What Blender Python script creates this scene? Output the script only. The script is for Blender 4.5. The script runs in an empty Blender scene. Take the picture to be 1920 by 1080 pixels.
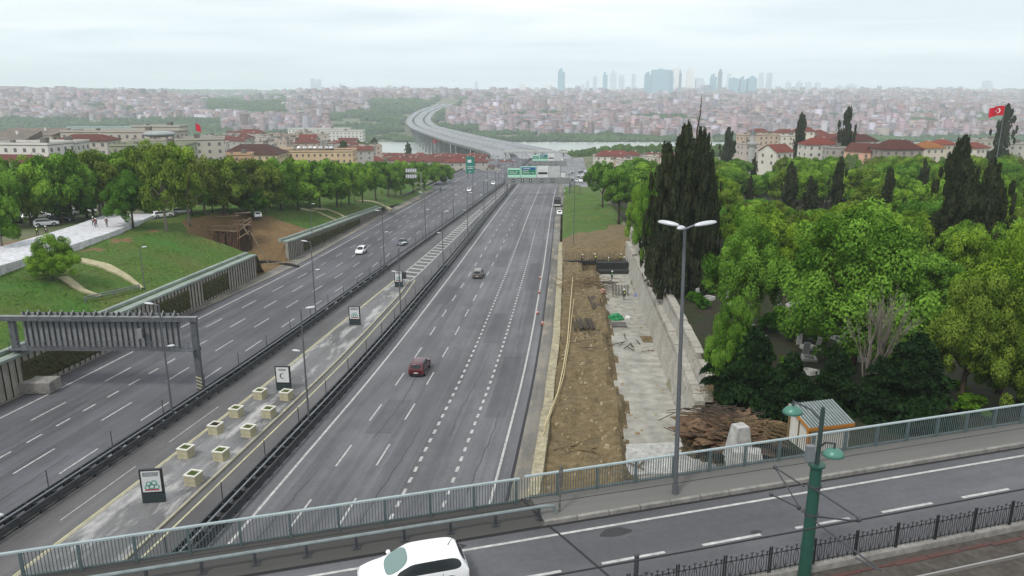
import bpy, bmesh, math, random
import numpy as np
from mathutils import Vector, Matrix, noise as mnoise
R = math.radians
random.seed(7)
rng = np.random.default_rng(11)
SC = bpy.context.scene
COL = SC.collection

# ---------------------------------------------------------------- camera
F = 1400.0
PITCH = math.atan(368 / F)
cc, ss = math.cos(PITCH), math.sin(PITCH)
cam_d = bpy.data.cameras.new('camera')
cam = bpy.data.objects.new('camera', cam_d)
COL.objects.link(cam)
cam.location = (0, 0, 0)                       # z = 0 is the drone's height; the water lies 105 m below
cam.rotation_euler = (math.pi / 2 - PITCH, 0, 0)
cam_d.sensor_width = 36
cam_d.lens = F / 1920 * 36
cam_d.clip_start = 0.5
cam_d.clip_end = 60000
SC.camera = cam

# ---------------------------------------------------------------- world and sun
SUN_EL, SUN_AZ = R(52), R(215)
world = bpy.data.worlds.new('World')
SC.world = world
world.use_nodes = True
wn, wl = world.node_tree.nodes, world.node_tree.links
wn.clear()
wout = wn.new('ShaderNodeOutputWorld')
bg_sky = wn.new('ShaderNodeBackground'); bg_sky.inputs[1].default_value = 0.10
sky = wn.new('ShaderNodeTexSky'); sky.sky_type = 'NISHITA'; sky.sun_disc = False
sky.sun_elevation = SUN_EL; sky.sun_rotation = SUN_AZ; sky.altitude = 100; sky.air_density = 1.2; sky.dust_density = 3.0
wl.new(sky.outputs[0], bg_sky.inputs[0])
# overcast deck: cloud brightness from noise stretched towards the horizon
tc = wn.new('ShaderNodeTexCoord')
sep = wn.new('ShaderNodeSeparateXYZ'); wl.new(tc.outputs['Generated'], sep.inputs[0])
def wmath(op, a, b=None, c=None):
    n = wn.new('ShaderNodeMath'); n.operation = op
    for i, v in enumerate((a, b, c)):
        if v is None: continue
        if isinstance(v, (int, float)): n.inputs[i].default_value = v
        else: wl.new(v, n.inputs[i])
    return n.outputs[0]
zc = wmath('ADD', wmath('MAXIMUM', sep.outputs[2], 0.0), 0.045)
cu = wmath('DIVIDE', sep.outputs[0], zc); cv = wmath('DIVIDE', sep.outputs[1], zc)
comb = wn.new('ShaderNodeCombineXYZ'); wl.new(cu, comb.inputs[0]); wl.new(cv, comb.inputs[1])
n1 = wn.new('ShaderNodeTexNoise'); n1.inputs['Scale'].default_value = 0.42; n1.inputs['Detail'].default_value = 6; n1.inputs['Roughness'].default_value = 0.52
n1.inputs['Distortion'].default_value = 0.3
mp_ = wn.new('ShaderNodeMapping'); mp_.inputs['Location'].default_value = (3.1, 1.7, 0); mp_.inputs['Scale'].default_value = (0.7, 1.0, 1)
wl.new(comb.outputs[0], mp_.inputs[0]); wl.new(mp_.outputs[0], n1.inputs[0])
ramp = wn.new('ShaderNodeValToRGB')
ramp.color_ramp.elements[0].position = 0.36; ramp.color_ramp.elements[0].color = (0.66, 0.715, 0.76, 1)
ramp.color_ramp.elements[1].position = 0.60; ramp.color_ramp.elements[1].color = (1.0, 1.0, 1.0, 1)
wl.new(n1.outputs[0], ramp.inputs[0])
# the deck thins to pale blue towards the horizon
hz = wn.new('ShaderNodeValToRGB')
hz.color_ramp.elements[0].position = 0.0; hz.color_ramp.elements[0].color = (1, 1, 1, 1)
hz.color_ramp.elements[1].position = 0.16; hz.color_ramp.elements[1].color = (0, 0, 0, 1)
wl.new(sep.outputs[2], hz.inputs[0])
mixc = wn.new('ShaderNodeMixRGB'); mixc.inputs[2].default_value = (0.70, 0.82, 0.885, 1)
wl.new(wmath('MULTIPLY', hz.outputs[0], 0.85), mixc.inputs[0]); wl.new(ramp.outputs[0], mixc.inputs[1])
bg_cl = wn.new('ShaderNodeBackground'); bg_cl.inputs[1].default_value = 1.34
wl.new(mixc.outputs[0], bg_cl.inputs[0])
mixs = wn.new('ShaderNodeMixShader'); mixs.inputs[0].default_value = 0.88
wl.new(bg_sky.outputs[0], mixs.inputs[1]); wl.new(bg_cl.outputs[0], mixs.inputs[2])
wl.new(mixs.outputs[0], wout.inputs[0])

sun_d = bpy.data.lights.new('sun', 'SUN')
sun_d.energy = 2.3; sun_d.angle = R(10); sun_d.color = (1.0, 0.96, 0.9)
sun = bpy.data.objects.new('sun', sun_d); COL.objects.link(sun)
sun.rotation_euler = (math.pi / 2 - SUN_EL, 0, math.pi - SUN_AZ)

SC.view_settings.view_transform = 'Standard'
SC.view_settings.look = 'None'
SC.view_settings.exposure = 0.0
SC.view_settings.gamma = 1.0
SC.render.engine = 'CYCLES'
cy = SC.cycles
cy.max_bounces = 6; cy.diffuse_bounces = 2; cy.glossy_bounces = 2; cy.transmission_bounces = 2
cy.volume_bounces = 4; cy.transparent_max_bounces = 6
cy.use_denoising = True
cy.caustics_reflective = False; cy.caustics_refractive = False
try:
    cy.volume_step_rate = 10
except Exception: pass

# ---------------------------------------------------------------- helpers
def srgb(h, k=1.0):
    h = h.lstrip('#'); v = [int(h[i:i + 2], 16) / 255 for i in (0, 2, 4)]
    return tuple((x / 12.92 if x <= 0.04045 else ((x + 0.055) / 1.055) ** 2.4) * k for x in v)

MATS = {}
def mat(name, col, rough=0.8, metal=0.0, spec=0.3, noise=None, bump=0.0, uv=False, objcol=False, attr=False, emit=None, coat=0.0, scale2=None):
    """noise = (scale, amount[, second colour]) mottles the base colour."""
    if name in MATS: return MATS[name]
    m = bpy.data.materials.new(name); m.use_nodes = True
    nt = m.node_tree; b = nt.nodes['Principled BSDF']; L = nt.links
    b.inputs['Roughness'].default_value = rough; b.inputs['Metallic'].default_value = metal
    b.inputs['Specular IOR Level'].default_value = spec
    if coat: b.inputs['Coat Weight'].default_value = coat; b.inputs['Coat Roughness'].default_value = 0.05
    rgb = nt.nodes.new('ShaderNodeRGB'); rgb.outputs[0].default_value = (*col, 1)
    src = rgb.outputs[0]
    if objcol:
        oi = nt.nodes.new('ShaderNodeObjectInfo')
        mx = nt.nodes.new('ShaderNodeMixRGB'); mx.blend_type = 'MULTIPLY'; mx.inputs[0].default_value = 1
        L.new(src, mx.inputs[1]); L.new(oi.outputs['Color'], mx.inputs[2]); src = mx.outputs[0]
    if attr:
        at_ = nt.nodes.new('ShaderNodeAttribute'); at_.attribute_name = 'Col'
        mx = nt.nodes.new('ShaderNodeMixRGB'); mx.blend_type = 'MULTIPLY'; mx.inputs[0].default_value = 1
        L.new(src, mx.inputs[1]); L.new(at_.outputs['Color'], mx.inputs[2]); src = mx.outputs[0]
    tcn = nt.nodes.new('ShaderNodeTexCoord')
    cout = tcn.outputs['UV'] if uv else tcn.outputs['Object']
    if noise:
        n = nt.nodes.new('ShaderNodeTexNoise'); n.inputs['Scale'].default_value = noise[0]; n.inputs['Detail'].default_value = 8
        n.inputs['Roughness'].default_value = 0.62
        L.new(cout, n.inputs[0])
        r = nt.nodes.new('ShaderNodeValToRGB')
        r.color_ramp.elements[0].position = 0.35; r.color_ramp.elements[1].position = 0.68
        r.color_ramp.elements[0].color = (1, 1, 1, 1); r.color_ramp.elements[1].color = (0, 0, 0, 1)
        L.new(n.outputs[0], r.inputs[0])
        mx = nt.nodes.new('ShaderNodeMixRGB')
        k = 1 - noise[1]
        if len(noise) > 2: mx.inputs[2].default_value = (*noise[2], 1)
        else:
            mm = nt.nodes.new('ShaderNodeMixRGB'); mm.blend_type = 'MULTIPLY'; mm.inputs[0].default_value = 1
            L.new(src, mm.inputs[1]); mm.inputs[2].default_value = (k, k, k, 1); L.new(mm.outputs[0], mx.inputs[2])
        mf = nt.nodes.new('ShaderNodeMath'); mf.operation = 'MULTIPLY'; mf.inputs[1].default_value = 1.0 if len(noise) < 3 else noise[1]
        L.new(r.outputs[0], mf.inputs[0]); L.new(mf.outputs[0], mx.inputs[0])
        L.new(src, mx.inputs[1]); src = mx.outputs[0]
        if scale2:
            n2 = nt.nodes.new('ShaderNodeTexNoise'); n2.inputs['Scale'].default_value = scale2; n2.inputs['Detail'].default_value = 6
            L.new(cout, n2.inputs[0])
            m2 = nt.nodes.new('ShaderNodeMapRange'); m2.inputs[1].default_value = 0.3; m2.inputs[2].default_value = 0.7
            m2.inputs[3].default_value = 0.72; m2.inputs[4].default_value = 1.2
            L.new(n2.outputs[0], m2.inputs[0])
            mx2 = nt.nodes.new('ShaderNodeMixRGB'); mx2.blend_type = 'MULTIPLY'; mx2.inputs[0].default_value = 1
            L.new(src, mx2.inputs[1]); L.new(m2.outputs[0], mx2.inputs[2]); src = mx2.outputs[0]
        if bump:
            bp = nt.nodes.new('ShaderNodeBump'); bp.inputs['Strength'].default_value = bump; bp.inputs['Distance'].default_value = 0.1
            L.new(n.outputs[0], bp.inputs['Height']); L.new(bp.outputs[0], b.inputs['Normal'])
    L.new(src, b.inputs['Base Color'])
    if emit:
        b.inputs['Emission Color'].default_value = (*emit[:3], 1); b.inputs['Emission Strength'].default_value = emit[3]
    MATS[name] = m
    return m

class MB:
    """collects shapes; build() links them as ONE mesh object"""
    def __init__(s): s.v = []; s.f = []; s.mi = []; s.uv = []; s.col = []; s.usecol = False
    def face(s, pts, mi=0, uv=None, col=None):
        b = len(s.v); s.v.extend([tuple(p) for p in pts]); s.f.append(tuple(range(b, b + len(pts)))); s.mi.append(mi)
        s.uv.append(uv if uv else [(0, 0)] * len(pts)); s.col.append(col)
        if col: s.usecol = True
    def raw(s, verts, faces, mi=0):
        b = len(s.v); s.v.extend([tuple(p) for p in verts])
        for f in faces:
            s.f.append(tuple(b + i for i in f)); s.mi.append(mi); s.uv.append([(0, 0)] * len(f)); s.col.append(None)
    def box(s, c, size, rz=0.0, mi=0, taper=1.0, M=None):
        x, y, z = size[0] / 2, size[1] / 2, size[2] / 2
        vs = [(-x, -y, -z), (x, -y, -z), (x, y, -z), (-x, y, -z), (-x * taper, -y * taper, z), (x * taper, -y * taper, z), (x * taper, y * taper, z), (-x * taper, y * taper, z)]
        ca, sa = math.cos(rz), math.sin(rz)
        if M is not None: vs = [tuple(M @ Vector(p)) for p in vs]
        vs = [(c[0] + p[0] * ca - p[1] * sa, c[1] + p[0] * sa + p[1] * ca, c[2] + p[2]) for p in vs]
        s.raw(vs, [(0, 3, 2, 1), (4, 5, 6, 7), (0, 1, 5, 4), (1, 2, 6, 5), (2, 3, 7, 6), (3, 0, 4, 7)], mi)
    def bar(s, a, b, w, h=None, mi=0):
        """rectangular bar from a to b"""
        h = h or w; a = Vector(a); b = Vector(b); d = (b - a)
        if d.length < 1e-6: return
        d.normalize(); up = Vector((0, 0, 1)) if abs(d.z) < 0.95 else Vector((0, 1, 0))
        sx = d.cross(up).normalized() * (w / 2); sy = sx.cross(d).normalized() * (h / 2)
        vs = [a - sx - sy, a + sx - sy, a + sx + sy, a - sx + sy, b - sx - sy, b + sx - sy, b + sx + sy, b - sx + sy]
        s.raw(vs, [(0, 3, 2, 1), (4, 5, 6, 7), (0, 1, 5, 4), (1, 2, 6, 5), (2, 3, 7, 6), (3, 0, 4, 7)], mi)
    def tube(s, pts, rs, n=8, mi=0, cap=True):
        pts = [Vector(p) for p in pts]
        if isinstance(rs, (int, float)): rs = [rs] * len(pts)
        rings = []
        for i, p in enumerate(pts):
            d = (pts[min(i + 1, len(pts) - 1)] - pts[max(i - 1, 0)])
            d = d.normalized() if d.length > 1e-9 else Vector((0, 0, 1))
            u = d.cross(Vector((0, 0, 1))) if abs(d.z) < 0.95 else d.cross(Vector((0, 1, 0)))
            u.normalize(); w = d.cross(u)
            rings.append([p + (u * math.cos(2 * math.pi * k / n) + w * math.sin(2 * math.pi * k / n)) * rs[i] for k in range(n)])
        vs = [q for r in rings for q in r]; fs = []
        for i in range(len(pts) - 1):
            for k in range(n):
                fs.append((i * n + k, i * n + (k + 1) % n, (i + 1) * n + (k + 1) % n, (i + 1) * n + k))
        if cap: fs.append(tuple(range(n - 1, -1, -1))); fs.append(tuple((len(pts) - 1) * n + k for k in range(n)))
        s.raw(vs, fs, mi)
    def ball(s, c, r, n=8, m=6, mi=0):
        r = r if hasattr(r, '__len__') else (r, r, r)
        vs = [(c[0] + r[0] * math.sin(math.pi * i / m) * math.cos(2 * math.pi * k / n), c[1] + r[1] * math.sin(math.pi * i / m) * math.sin(2 * math.pi * k / n), c[2] + r[2] * math.cos(math.pi * i / m)) for i in range(m + 1) for k in range(n)]
        fs = [(i * n + k, (i + 1) * n + k, (i + 1) * n + (k + 1) % n, i * n + (k + 1) % n) for i in range(m) for k in range(n)]
        s.raw(vs, fs, mi)
    def build(s, name, mats, parent=None, smooth=False, loc=None, bevel=None, **kw):
        me = bpy.data.meshes.new(name)
        me.from_pydata(s.v, [], s.f)
        mats = mats if isinstance(mats, (list, tuple)) else [mats]
        for m in mats: me.materials.append(m)
        if len(mats) > 1: me.polygons.foreach_set('material_index', s.mi)
        uvl = me.uv_layers.new(name='UVMap')
        flat = [c for f in s.uv for p in f for c in p]
        if any(flat): uvl.data.foreach_set('uv', flat)
        if s.usecol:
            ca = me.color_attributes.new('Col', 'FLOAT_COLOR', 'CORNER')
            fl = []
            for f, c in zip(s.f, s.col):
                c = c or (1, 1, 1); fl.extend([c[0], c[1], c[2], 1.0] * len(f))
            ca.data.foreach_set('color', fl)
        if smooth: me.polygons.foreach_set('use_smooth', [True] * len(me.polygons))
        me.update()
        o = bpy.data.objects.new(name, me); COL.objects.link(o)
        if loc: o.location = loc
        if parent is not None: o.parent = parent
        if bevel:
            bv = o.modifiers.new('bevel', 'BEVEL'); bv.width = bevel; bv.segments = 2; bv.limit_method = 'ANGLE'
        if kw: tag(o, **kw)
        return o

def tag(o, label=None, cat=None, group=None, kind=None):
    if label: o['label'] = label
    if cat: o['category'] = cat
    if group: o['group'] = group
    if kind: o['kind'] = kind
    return o
def thing(name, loc, label, cat, group=None, rz=0.0):
    o = bpy.data.objects.new(name, None); COL.objects.link(o); o.location = loc; o.rotation_euler.z = rz
    o.empty_display_size = 0.3
    return tag(o, label, cat, group)
KIDS = {}
def copy_tree(o, parent=None):
    c = o.copy(); COL.objects.link(c)
    if parent is not None: c.parent = parent
    for ch in list(o.children): copy_tree(ch, c)
    return c
def place(proto, loc, rz=0.0, label=None, cat=None, group=None, scale=None, first=None):
    """first use moves the prototype itself, later ones copy it"""
    if proto.get('used'): o = copy_tree(proto)
    else: o = proto; o['used'] = 1
    o.location = loc; o.rotation_euler.z = rz
    if scale: o.scale = scale if hasattr(scale, '__len__') else (scale,) * 3
    tag(o, label, cat, group)
    return o
ORD = ['nearest', 'second', 'third', 'fourth', 'fifth', 'sixth', 'seventh', 'eighth', 'ninth', 'tenth', 'eleventh', 'twelfth', 'thirteenth', 'fourteenth', 'fifteenth', 'sixteenth', 'seventeenth', 'eighteenth', 'nineteenth', 'twentieth']

# ---------------------------------------------------------------- the lie of the land
ROADH, GRADE = 29.4, 0.0371
_ys = [-100, 30, 50, 80, 100, 150, 240, 352, 600, 900]; _xs = [-36.5, -22, -19.8, -16.7, -15.0, -11.3, -5.2, 3.0, 21, 43]
_yy = np.linspace(-100, 900, 501); _k = np.exp(-np.linspace(-3, 3, 21) ** 2); _k /= _k.sum()
_xx = np.convolve(np.pad(np.interp(_yy, _ys, _xs), 10, mode='reflect', reflect_type='odd'), _k, 'valid')
def C(y): return float(np.interp(y, _yy, _xx))          # left edge line of the right-hand carriageway
def zr(y): return -ROADH - GRADE * y                     # road surface
def ray(px, py):
    u = (px - 960) / F; v = (540 - py) / F
    return Vector((u, cc + v * ss, v * cc - ss))
def at(px, py, dh=0.0):
    """point dh metres above the sloping road plane"""
    r = ray(px, py); return r * ((ROADH - dh) / (-r.z - GRADE * r.y))
def atz(px, py, z): r = ray(px, py); return r * (z / r.z)
def aty(px, py, y): r = ray(px, py); return r * (y / r.y)
def W(off, y, h=0.0): return (C(y) + off, y, zr(y) + h)
def fbm(x, y, s, oct=4): return mnoise.fractal(Vector((x / s, y / s, 3.3)), 1.0, 2.0, oct)
# ---------------------------------------------------------------- ground sheet (terrain) out to the horizon
SEA = -105.0
def smooth(a, b, t):
    t = np.clip((t - a) / (b - a), 0, 1); return t * t * (3 - 2 * t)
def hill_mask(x, y): return 1.0
FY = [1250, 1290, 1330, 1610, 1650, 1720, 1850, 2200, 2600, 3500, 4500, 6000, 9000, 16000, 60000]
FZ = [-101, -104, -110, -110, -103, -98, -93, -76, -62, -44, -28, -14, -8, -4, 0]
def GZ(x, y):
    """height of the natural ground"""
    if y < 640:
        base = zr(y)
    elif y < 1250:
        base = float(np.interp(y, [640, 700, 900, 1100, 1250], [zr(640), -62.5, -80, -96.5, -102]))
    else:
        base = float(np.interp(y, FY, FZ))
    h = 0.0
    if y < 700:
        off = x - C(min(y, 880)); k = float(1 - smooth(480, 700, y))
        sl = float(np.interp(y, [160, 240, 300, 360], [1, .5, .2, .1]))
        if off < 0: h = float(np.interp(-off, [48, 58, 95, 150], [-1.5, 9.6 * sl, 9.6 * sl + 0.0, 8.0]))
        else:
            hr = float(np.interp(y, [165, 185, 250, 330], [5.7, 4.8, 4.0, 1.0]))
            h = float(np.interp(off, [36.0, 36.8, 60, 200], [-1.5, hr, max(hr, 5.0) if y < 280 else hr + 1, 3.0]))
        h *= k
    if y > 1700:
        a = x / y; n = fbm(x, y, 900.0, 4); amp = float(np.interp(y, [1700, 2200, 3500, 6000], [0, 13, 22, 24]))
        h += n * amp
        h += 46 * math.exp(-((x + 2000) / 900) ** 2 - ((y - 3100) / 600) ** 2)
        h += 34 * math.exp(-((x + 420) / 500) ** 2 - ((y - 3400) / 500) ** 2)
        h -= 26 * math.exp(-((a + 0.36) / 0.09) ** 2) * float(smooth(2400, 3600, y)) * float(1 - smooth(5200, 7000, y))
        if y > 6500: h += float(smooth(6500, 9000, y)) * (30 + 50 * fbm(x, y, 5000.0, 3)) * float(np.interp(a, [-.6, -.2, .1, .6], [1, .7, .0, .5]))
    elif y > 760 and y < 1250:
        h += 5 * fbm(x, y, 160.0, 3)
    return base + h
ys = list(np.arange(-60, 720, 6.0)) + list(np.arange(726, 2000, 26.0)) + list(np.linspace(2020, 7560, 110))
ax = list(np.arange(0, 130, 4.0)) + list(np.geomspace(134, 5560, 60))
xs = [-v for v in ax[:0:-1]] + ax
gv = np.array([(x, y, GZ(x, y)) for y in ys for x in xs], dtype=np.float64)
nx, ny = len(xs), len(ys)
gi = np.arange(nx * ny).reshape(ny, nx)
gf = np.stack([gi[:-1, :-1], gi[:-1, 1:], gi[1:, 1:], gi[1:, :-1]], -1).reshape(-1, 4)
me = bpy.data.meshes.new('ground'); me.from_pydata(gv.tolist(), [], gf.tolist())
me.polygons.foreach_set('use_smooth', [True] * len(me.polygons))
m_ground = mat('ground_green', srgb('#566b38', .55), 0.95, noise=(0.02, 0.8, srgb('#8a8470', .8)), scale2=.15)
me.materials.append(m_ground)
ground = bpy.data.objects.new('ground', me); COL.objects.link(ground)
tag(ground, 'green and earthy ground running down to the water and up the far hills', 'ground', kind='structure')

# water of the inlet
w = MB(); w.face([(-5500, 1240, SEA), (5500, 1240, SEA), (5500, 1700, SEA), (-5500, 1700, SEA)])
m_water = mat('water', srgb('#a9b2ad', .9), 0.3, spec=0.5, noise=(0.01, .15), bump=0.0)
w.build('water', m_water, label='pale flat water of the inlet below the far town', cat='water', kind='structure')

# ---------------------------------------------------------------- road surfaces in (offset, y) strips
def yrange(a, b, st): n = max(1, int(round((b - a) / st))); return [a + (b - a) * i / n for i in range(n + 1)]
def strip(mb, o0, o1, y0, y1, h=0.0, st=6.0, nseg=1, mi=0, h1=None):
    """sheet between two offsets (numbers or functions of y) following the road"""
    fo0 = o0 if callable(o0) else (lambda y, k=o0: k); fo1 = o1 if callable(o1) else (lambda y, k=o1: k)
    yl = yrange(y0, y1, st)
    for a, b in zip(yl[:-1], yl[1:]):
        for j in range(nseg):
            t0, t1 = j / nseg, (j + 1) / nseg
            def P(y, t):
                o = fo0(y) + (fo1(y) - fo0(y)) * t; hh = h if h1 is None else h + (h1 - h) * t
                return W(o, y, hh), (o, y)
            q = [P(a, t0), P(a, t1), P(b, t1), P(b, t0)]
            mb.face([p[0] for p in q], mi, [p[1] for p in q])

def asphalt_mat(name, base, streak=0.24, patch=0.20, patchcol=None):
    m = bpy.data.materials.new(name); m.use_nodes = True; nt = m.node_tree; L = nt.links; b = nt.nodes['Principled BSDF']
    b.inputs['Roughness'].default_value = 0.82; b.inputs['Specular IOR Level'].default_value = 0.35
    uvn = nt.nodes.new('ShaderNodeTexCoord')
    def noise_(sc, det, r0, r1, o0, o1, rough=.6):
        mp = nt.nodes.new('ShaderNodeMapping'); mp.inputs['Scale'].default_value = sc; L.new(uvn.outputs['UV'], mp.inputs[0])
        n = nt.nodes.new('ShaderNodeTexNoise'); n.inputs['Scale'].default_value = 1; n.inputs['Detail'].default_value = det; n.inputs['Roughness'].default_value = rough
        L.new(mp.outputs[0], n.inputs[0])
        r = nt.nodes.new('ShaderNodeMapRange'); r.inputs[1].default_value = r0; r.inputs[2].default_value = r1; r.inputs[3].default_value = o0; r.inputs[4].default_value = o1
        L.new(n.outputs[0], r.inputs[0]); return r.outputs[0]
    # wheel tracks along the lanes, long stains, fine aggregate
    s1 = noise_((1.1, .012, 1), 3, .3, .7, 1 - streak, 1 + streak)
    s2 = noise_((.25, .03, 1), 6, .35, .7, 1 - patch, 1 + patch)
    s3 = noise_((3.0, 3.0, 1), 8, .3, .7, .88, 1.12, .75)
    s4 = noise_((.08, .045, 1), 7, .45, .58, 1 - patch, 1.0, .7)
    col = nt.nodes.new('ShaderNodeRGB'); col.outputs[0].default_value = (*base, 1); src = col.outputs[0]
    for s_ in (s1, s2, s3, s4):
        mx = nt.nodes.new('ShaderNodeMixRGB'); mx.blend_type = 'MULTIPLY'; mx.inputs[0].default_value = 1
        L.new(src, mx.inputs[1]); L.new(s_, mx.inputs[2]); src = mx.outputs[0]
    if patchcol:
        f = noise_((.5, .12, 1), 9, .5, .62, 0, 1, .7)
        mx = nt.nodes.new('ShaderNodeMixRGB'); mx.inputs[2].default_value = (*patchcol, 1); L.new(f, mx.inputs[0]); L.new(src, mx.inputs[1]); src = mx.outputs[0]
    L.new(src, b.inputs['Base Color'])
    MATS[name] = m; return m
m_asph = asphalt_mat('asphalt', srgb('#66666a'))
m_asph_l = asphalt_mat('asphalt_left', srgb('#5a5a5f'))
m_asph_bus = asphalt_mat('asphalt_bus', srgb('#605f60'), .1, .2)
m_island = asphalt_mat('island_paving', srgb('#727273'), .14, .28, srgb('#a3a3a1'))
m_walk = asphalt_mat('shoulder_paving', srgb('#77756f'), .15, .25, srgb('#8b8375'))
m_white = mat('road_paint_white', (.52, .52, .505), .7, noise=(2.5, .65, (.17, .17, .17)))
m_yellow = mat('road_paint_yellow', (.50, .48, .30), .7, noise=(1.2, .3))
m_conc = mat('concrete', srgb('#8f8d88'), .9, noise=(.5, .35), bump=.2, scale2=3)
m_conc_d = mat('dark_concrete', srgb('#64625f'), .9, noise=(.6, .35), bump=.2, scale2=2)
m_conc_l = mat('pale_concrete', srgb('#b0b0ad'), .9, noise=(.3, .22), scale2=2.5)
m_metal = mat('galvanised_metal', srgb('#7d8287'), .5, .3, noise=(2, .2))
m_metal_d = mat('dark_metal', srgb('#4b4e52'), .55, .3, noise=(2, .25))
m_black = mat('black_trim', (.02, .02, .022), .6)

def islR(y): return float(np.interp(y, [30, 43, 90, 125, 137, 300, 360], [-6.1, -6.1, -5.9, -6.3, -7.0, -4.6, -3.6]))
def islL(y): return float(np.interp(y, [30, 44, 79, 105, 128, 137, 300, 360], [-12.2, -12.0, -11.1, -10.6, -9.9, -9.6, -5.4, -4.2]))
def barL(y): return float(np.interp(y, [30, 48, 80, 164, 240, 352, 640], [-18.0, -17.1, -15.9, -13.5, -10.6, -7.6, -6.0]))
BARR = -2.0
def edgL(y): return float(np.interp(y, [30, 60, 96, 150, 240, 360, 640], [-34.4, -34.2, -33.8, -32.2, -32.0, -33.0, -33.0]))
def wallL(y): return -36.9

road = MB()
strip(road, BARR + .5, 19.3, -50, 640, 0.0, nseg=6)
strip(road, -40.5, lambda y: barL(y) - .3, -50, 640, 0.0, nseg=6, mi=1)
strip(road, lambda y: barL(y) - .3, BARR + .5, -50, 640, 0.0, nseg=4, mi=2)
rd = road.build('motorway', [m_asph, m_asph_l, m_asph_bus], label='wide grey motorway running away downhill between grassy banks', cat='road', kind='structure')

mk = MB(); my = MB()
def line(mb, off, y0, y1, wd=0.18, st=6): 
    fo = off if callable(off) else (lambda y, k=off: k)
    strip(mb, lambda y: fo(y) - wd / 2, lambda y: fo(y) + wd / 2, y0, y1, .006, st)
def dashes(mb, off, y0, y1, on, cyc, wd=0.16):
    y = y0
    while y < y1: line(mb, off, y, y + on, wd, 3); y += cyc
line(mk, 0, -40, 620, .24); line(mk, 17.8, -40, 330, .22)
dashes(mk, 3.5, 38.6, 420, 4.4, 10.2); dashes(mk, 7.0, 38.8, 420, 4.4, 10.2)
dashes(mk, 10.6, 40, 200, .95, 2.0, .27); dashes(mk, 14.2, 40, 200, .95, 2.0, .27); dashes(mk, 14.2, 200, 330, .9, 3.0, .2); line(mk, 10.6, 200, 330, .2)
dashes(mk, 10.6, 335, 560, 4, 10); dashes(mk, 14.2, 335, 560, 4, 10)
line(mk, edgL, -40, 620, .24)
for i in range(1, 5):
    if i == 2: dashes(mk, lambda y: edgL(y) + 7.1, 60, 88, 2.0, 3.9, .2); a0 = 92.4
    else: a0 = 46.0
    dashes(mk, lambda y, i=i: edgL(y) + 3.55 * i + (0 if i < 4 else .4), a0, 420, 5.0, 11.6, .17)
line(mk, lambda y: barL(y) - .9, 60, 300, .10)
dashes(mk, lambda y: (barL(y) + islL(y)) / 2 + .2, 50, 75, 9, 14, .09)
line(mk, lambda y: islR(y) + .32, 137, 360, .22); line(mk, lambda y: islL(y) - .2, 137, 360, .2)
y = 137.6
while y < 252:      # ladder hatching beyond the tip of the island
    a, b = islL(y) - .2, islR(y) + .3
    mk.face([W(a, y, .006), W(b, y - 1.5, .006), W(b, y - .6, .006), W(a, y + .9, .006)], 0, [(a, y)] * 4); y += 3.6
mk.build('lane_markings', m_white, rd)
line(my, lambda y: islR(y) + .9, -20, 137, .17); line(my, lambda y: islL(y) - .42, -20, 137, .17)
my.build('yellow_lines', m_yellow, rd)

# repaired patches, tar seams
m_patch = asphalt_mat('asphalt_patch', srgb('#5d5d61'), .08, .22); rr_ = random.Random(4)
for (o0_, y0_, w_, l_) in ((3.9, 66, 2.6, 9), (11.3, 96, 2.4, 16), (14.9, 70, 2.2, 20), (.6, 118, 2.5, 14), (7.6, 150, 2.4, 22), (15, 128, 2.4, 26), (-29.4, 74, 2.7, 8), (-25.6, 105, 2.6, 15), (-22.4, 88, 2.4, 12), (-32.8, 126, 2.3, 18)):
    mb = MB(); strip(mb, o0_, o0_ + w_, y0_, y0_ + l_, .004, 3); mb.build('repair_patch', m_patch, rd)
mb = MB()
for o_ in (1.75, 5.2, 8.7, 12.4, 16.0, -31.9, -28.4, -21.4):
    y_ = 40 + rr_.uniform(0, 30)
    while y_ < 260:
        L_ = rr_.uniform(6, 40); ph = rr_.uniform(0, 6); a_ = .10
        strip(mb, lambda y, o_=o_, ph=ph: o_ + .25 * math.sin(y * .21 + ph) + .08 * math.sin(y * 1.7), lambda y, o_=o_, ph=ph: o_ + .07 + .25 * math.sin(y * .21 + ph) + .08 * math.sin(y * 1.7), y_, y_ + L_, .0075, 1.2); y_ += L_ + rr_.uniform(12, 60)
mb.build('tar_seams', mat('tar', (.03, .03, .032), .5), rd)
# traffic island: kerbs and wet stained paving
isl = MB()
strip(isl, lambda y: islL(y) + .0, lambda y: islR(y) + .0, -30, 136.4, .14, nseg=3, st=5)
ik = MB()
def kerb(mb, off, y0, y1, wd, h, st=6, h0=0.0):
    fo = off if callable(off) else (lambda y, k=off: k)
    strip(mb, lambda y: fo(y) - wd / 2, lambda y: fo(y) + wd / 2, y0, y1, h, st)
    for sgn in (-1, 1):
        yl = yrange(y0, y1, st)
        for a, b in zip(yl[:-1], yl[1:]):
            q = [W(fo(a) + sgn * wd / 2, a, h0), W(fo(b) + sgn * wd / 2, b, h0), W(fo(b) + sgn * wd / 2, b, h), W(fo(a) + sgn * wd / 2, a, h)]
            mb.face(q if sgn > 0 else q[::-1], 0, [(a, 0), (b, 0), (b, h), (a, h)])
kerb(ik, lambda y: islL(y), -30, 136.5, .2, .165)
kerb(ik, lambda y: islR(y), -30, 136.5, .24, .165)
io = isl.build('traffic_island', m_island, label='long traffic island with wet stained paving', cat='traffic island', kind='structure')
ik.build('kerb', mat('cream_kerb', srgb('#a5a18f'), .85, noise=(1.5, .3)), io)

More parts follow.
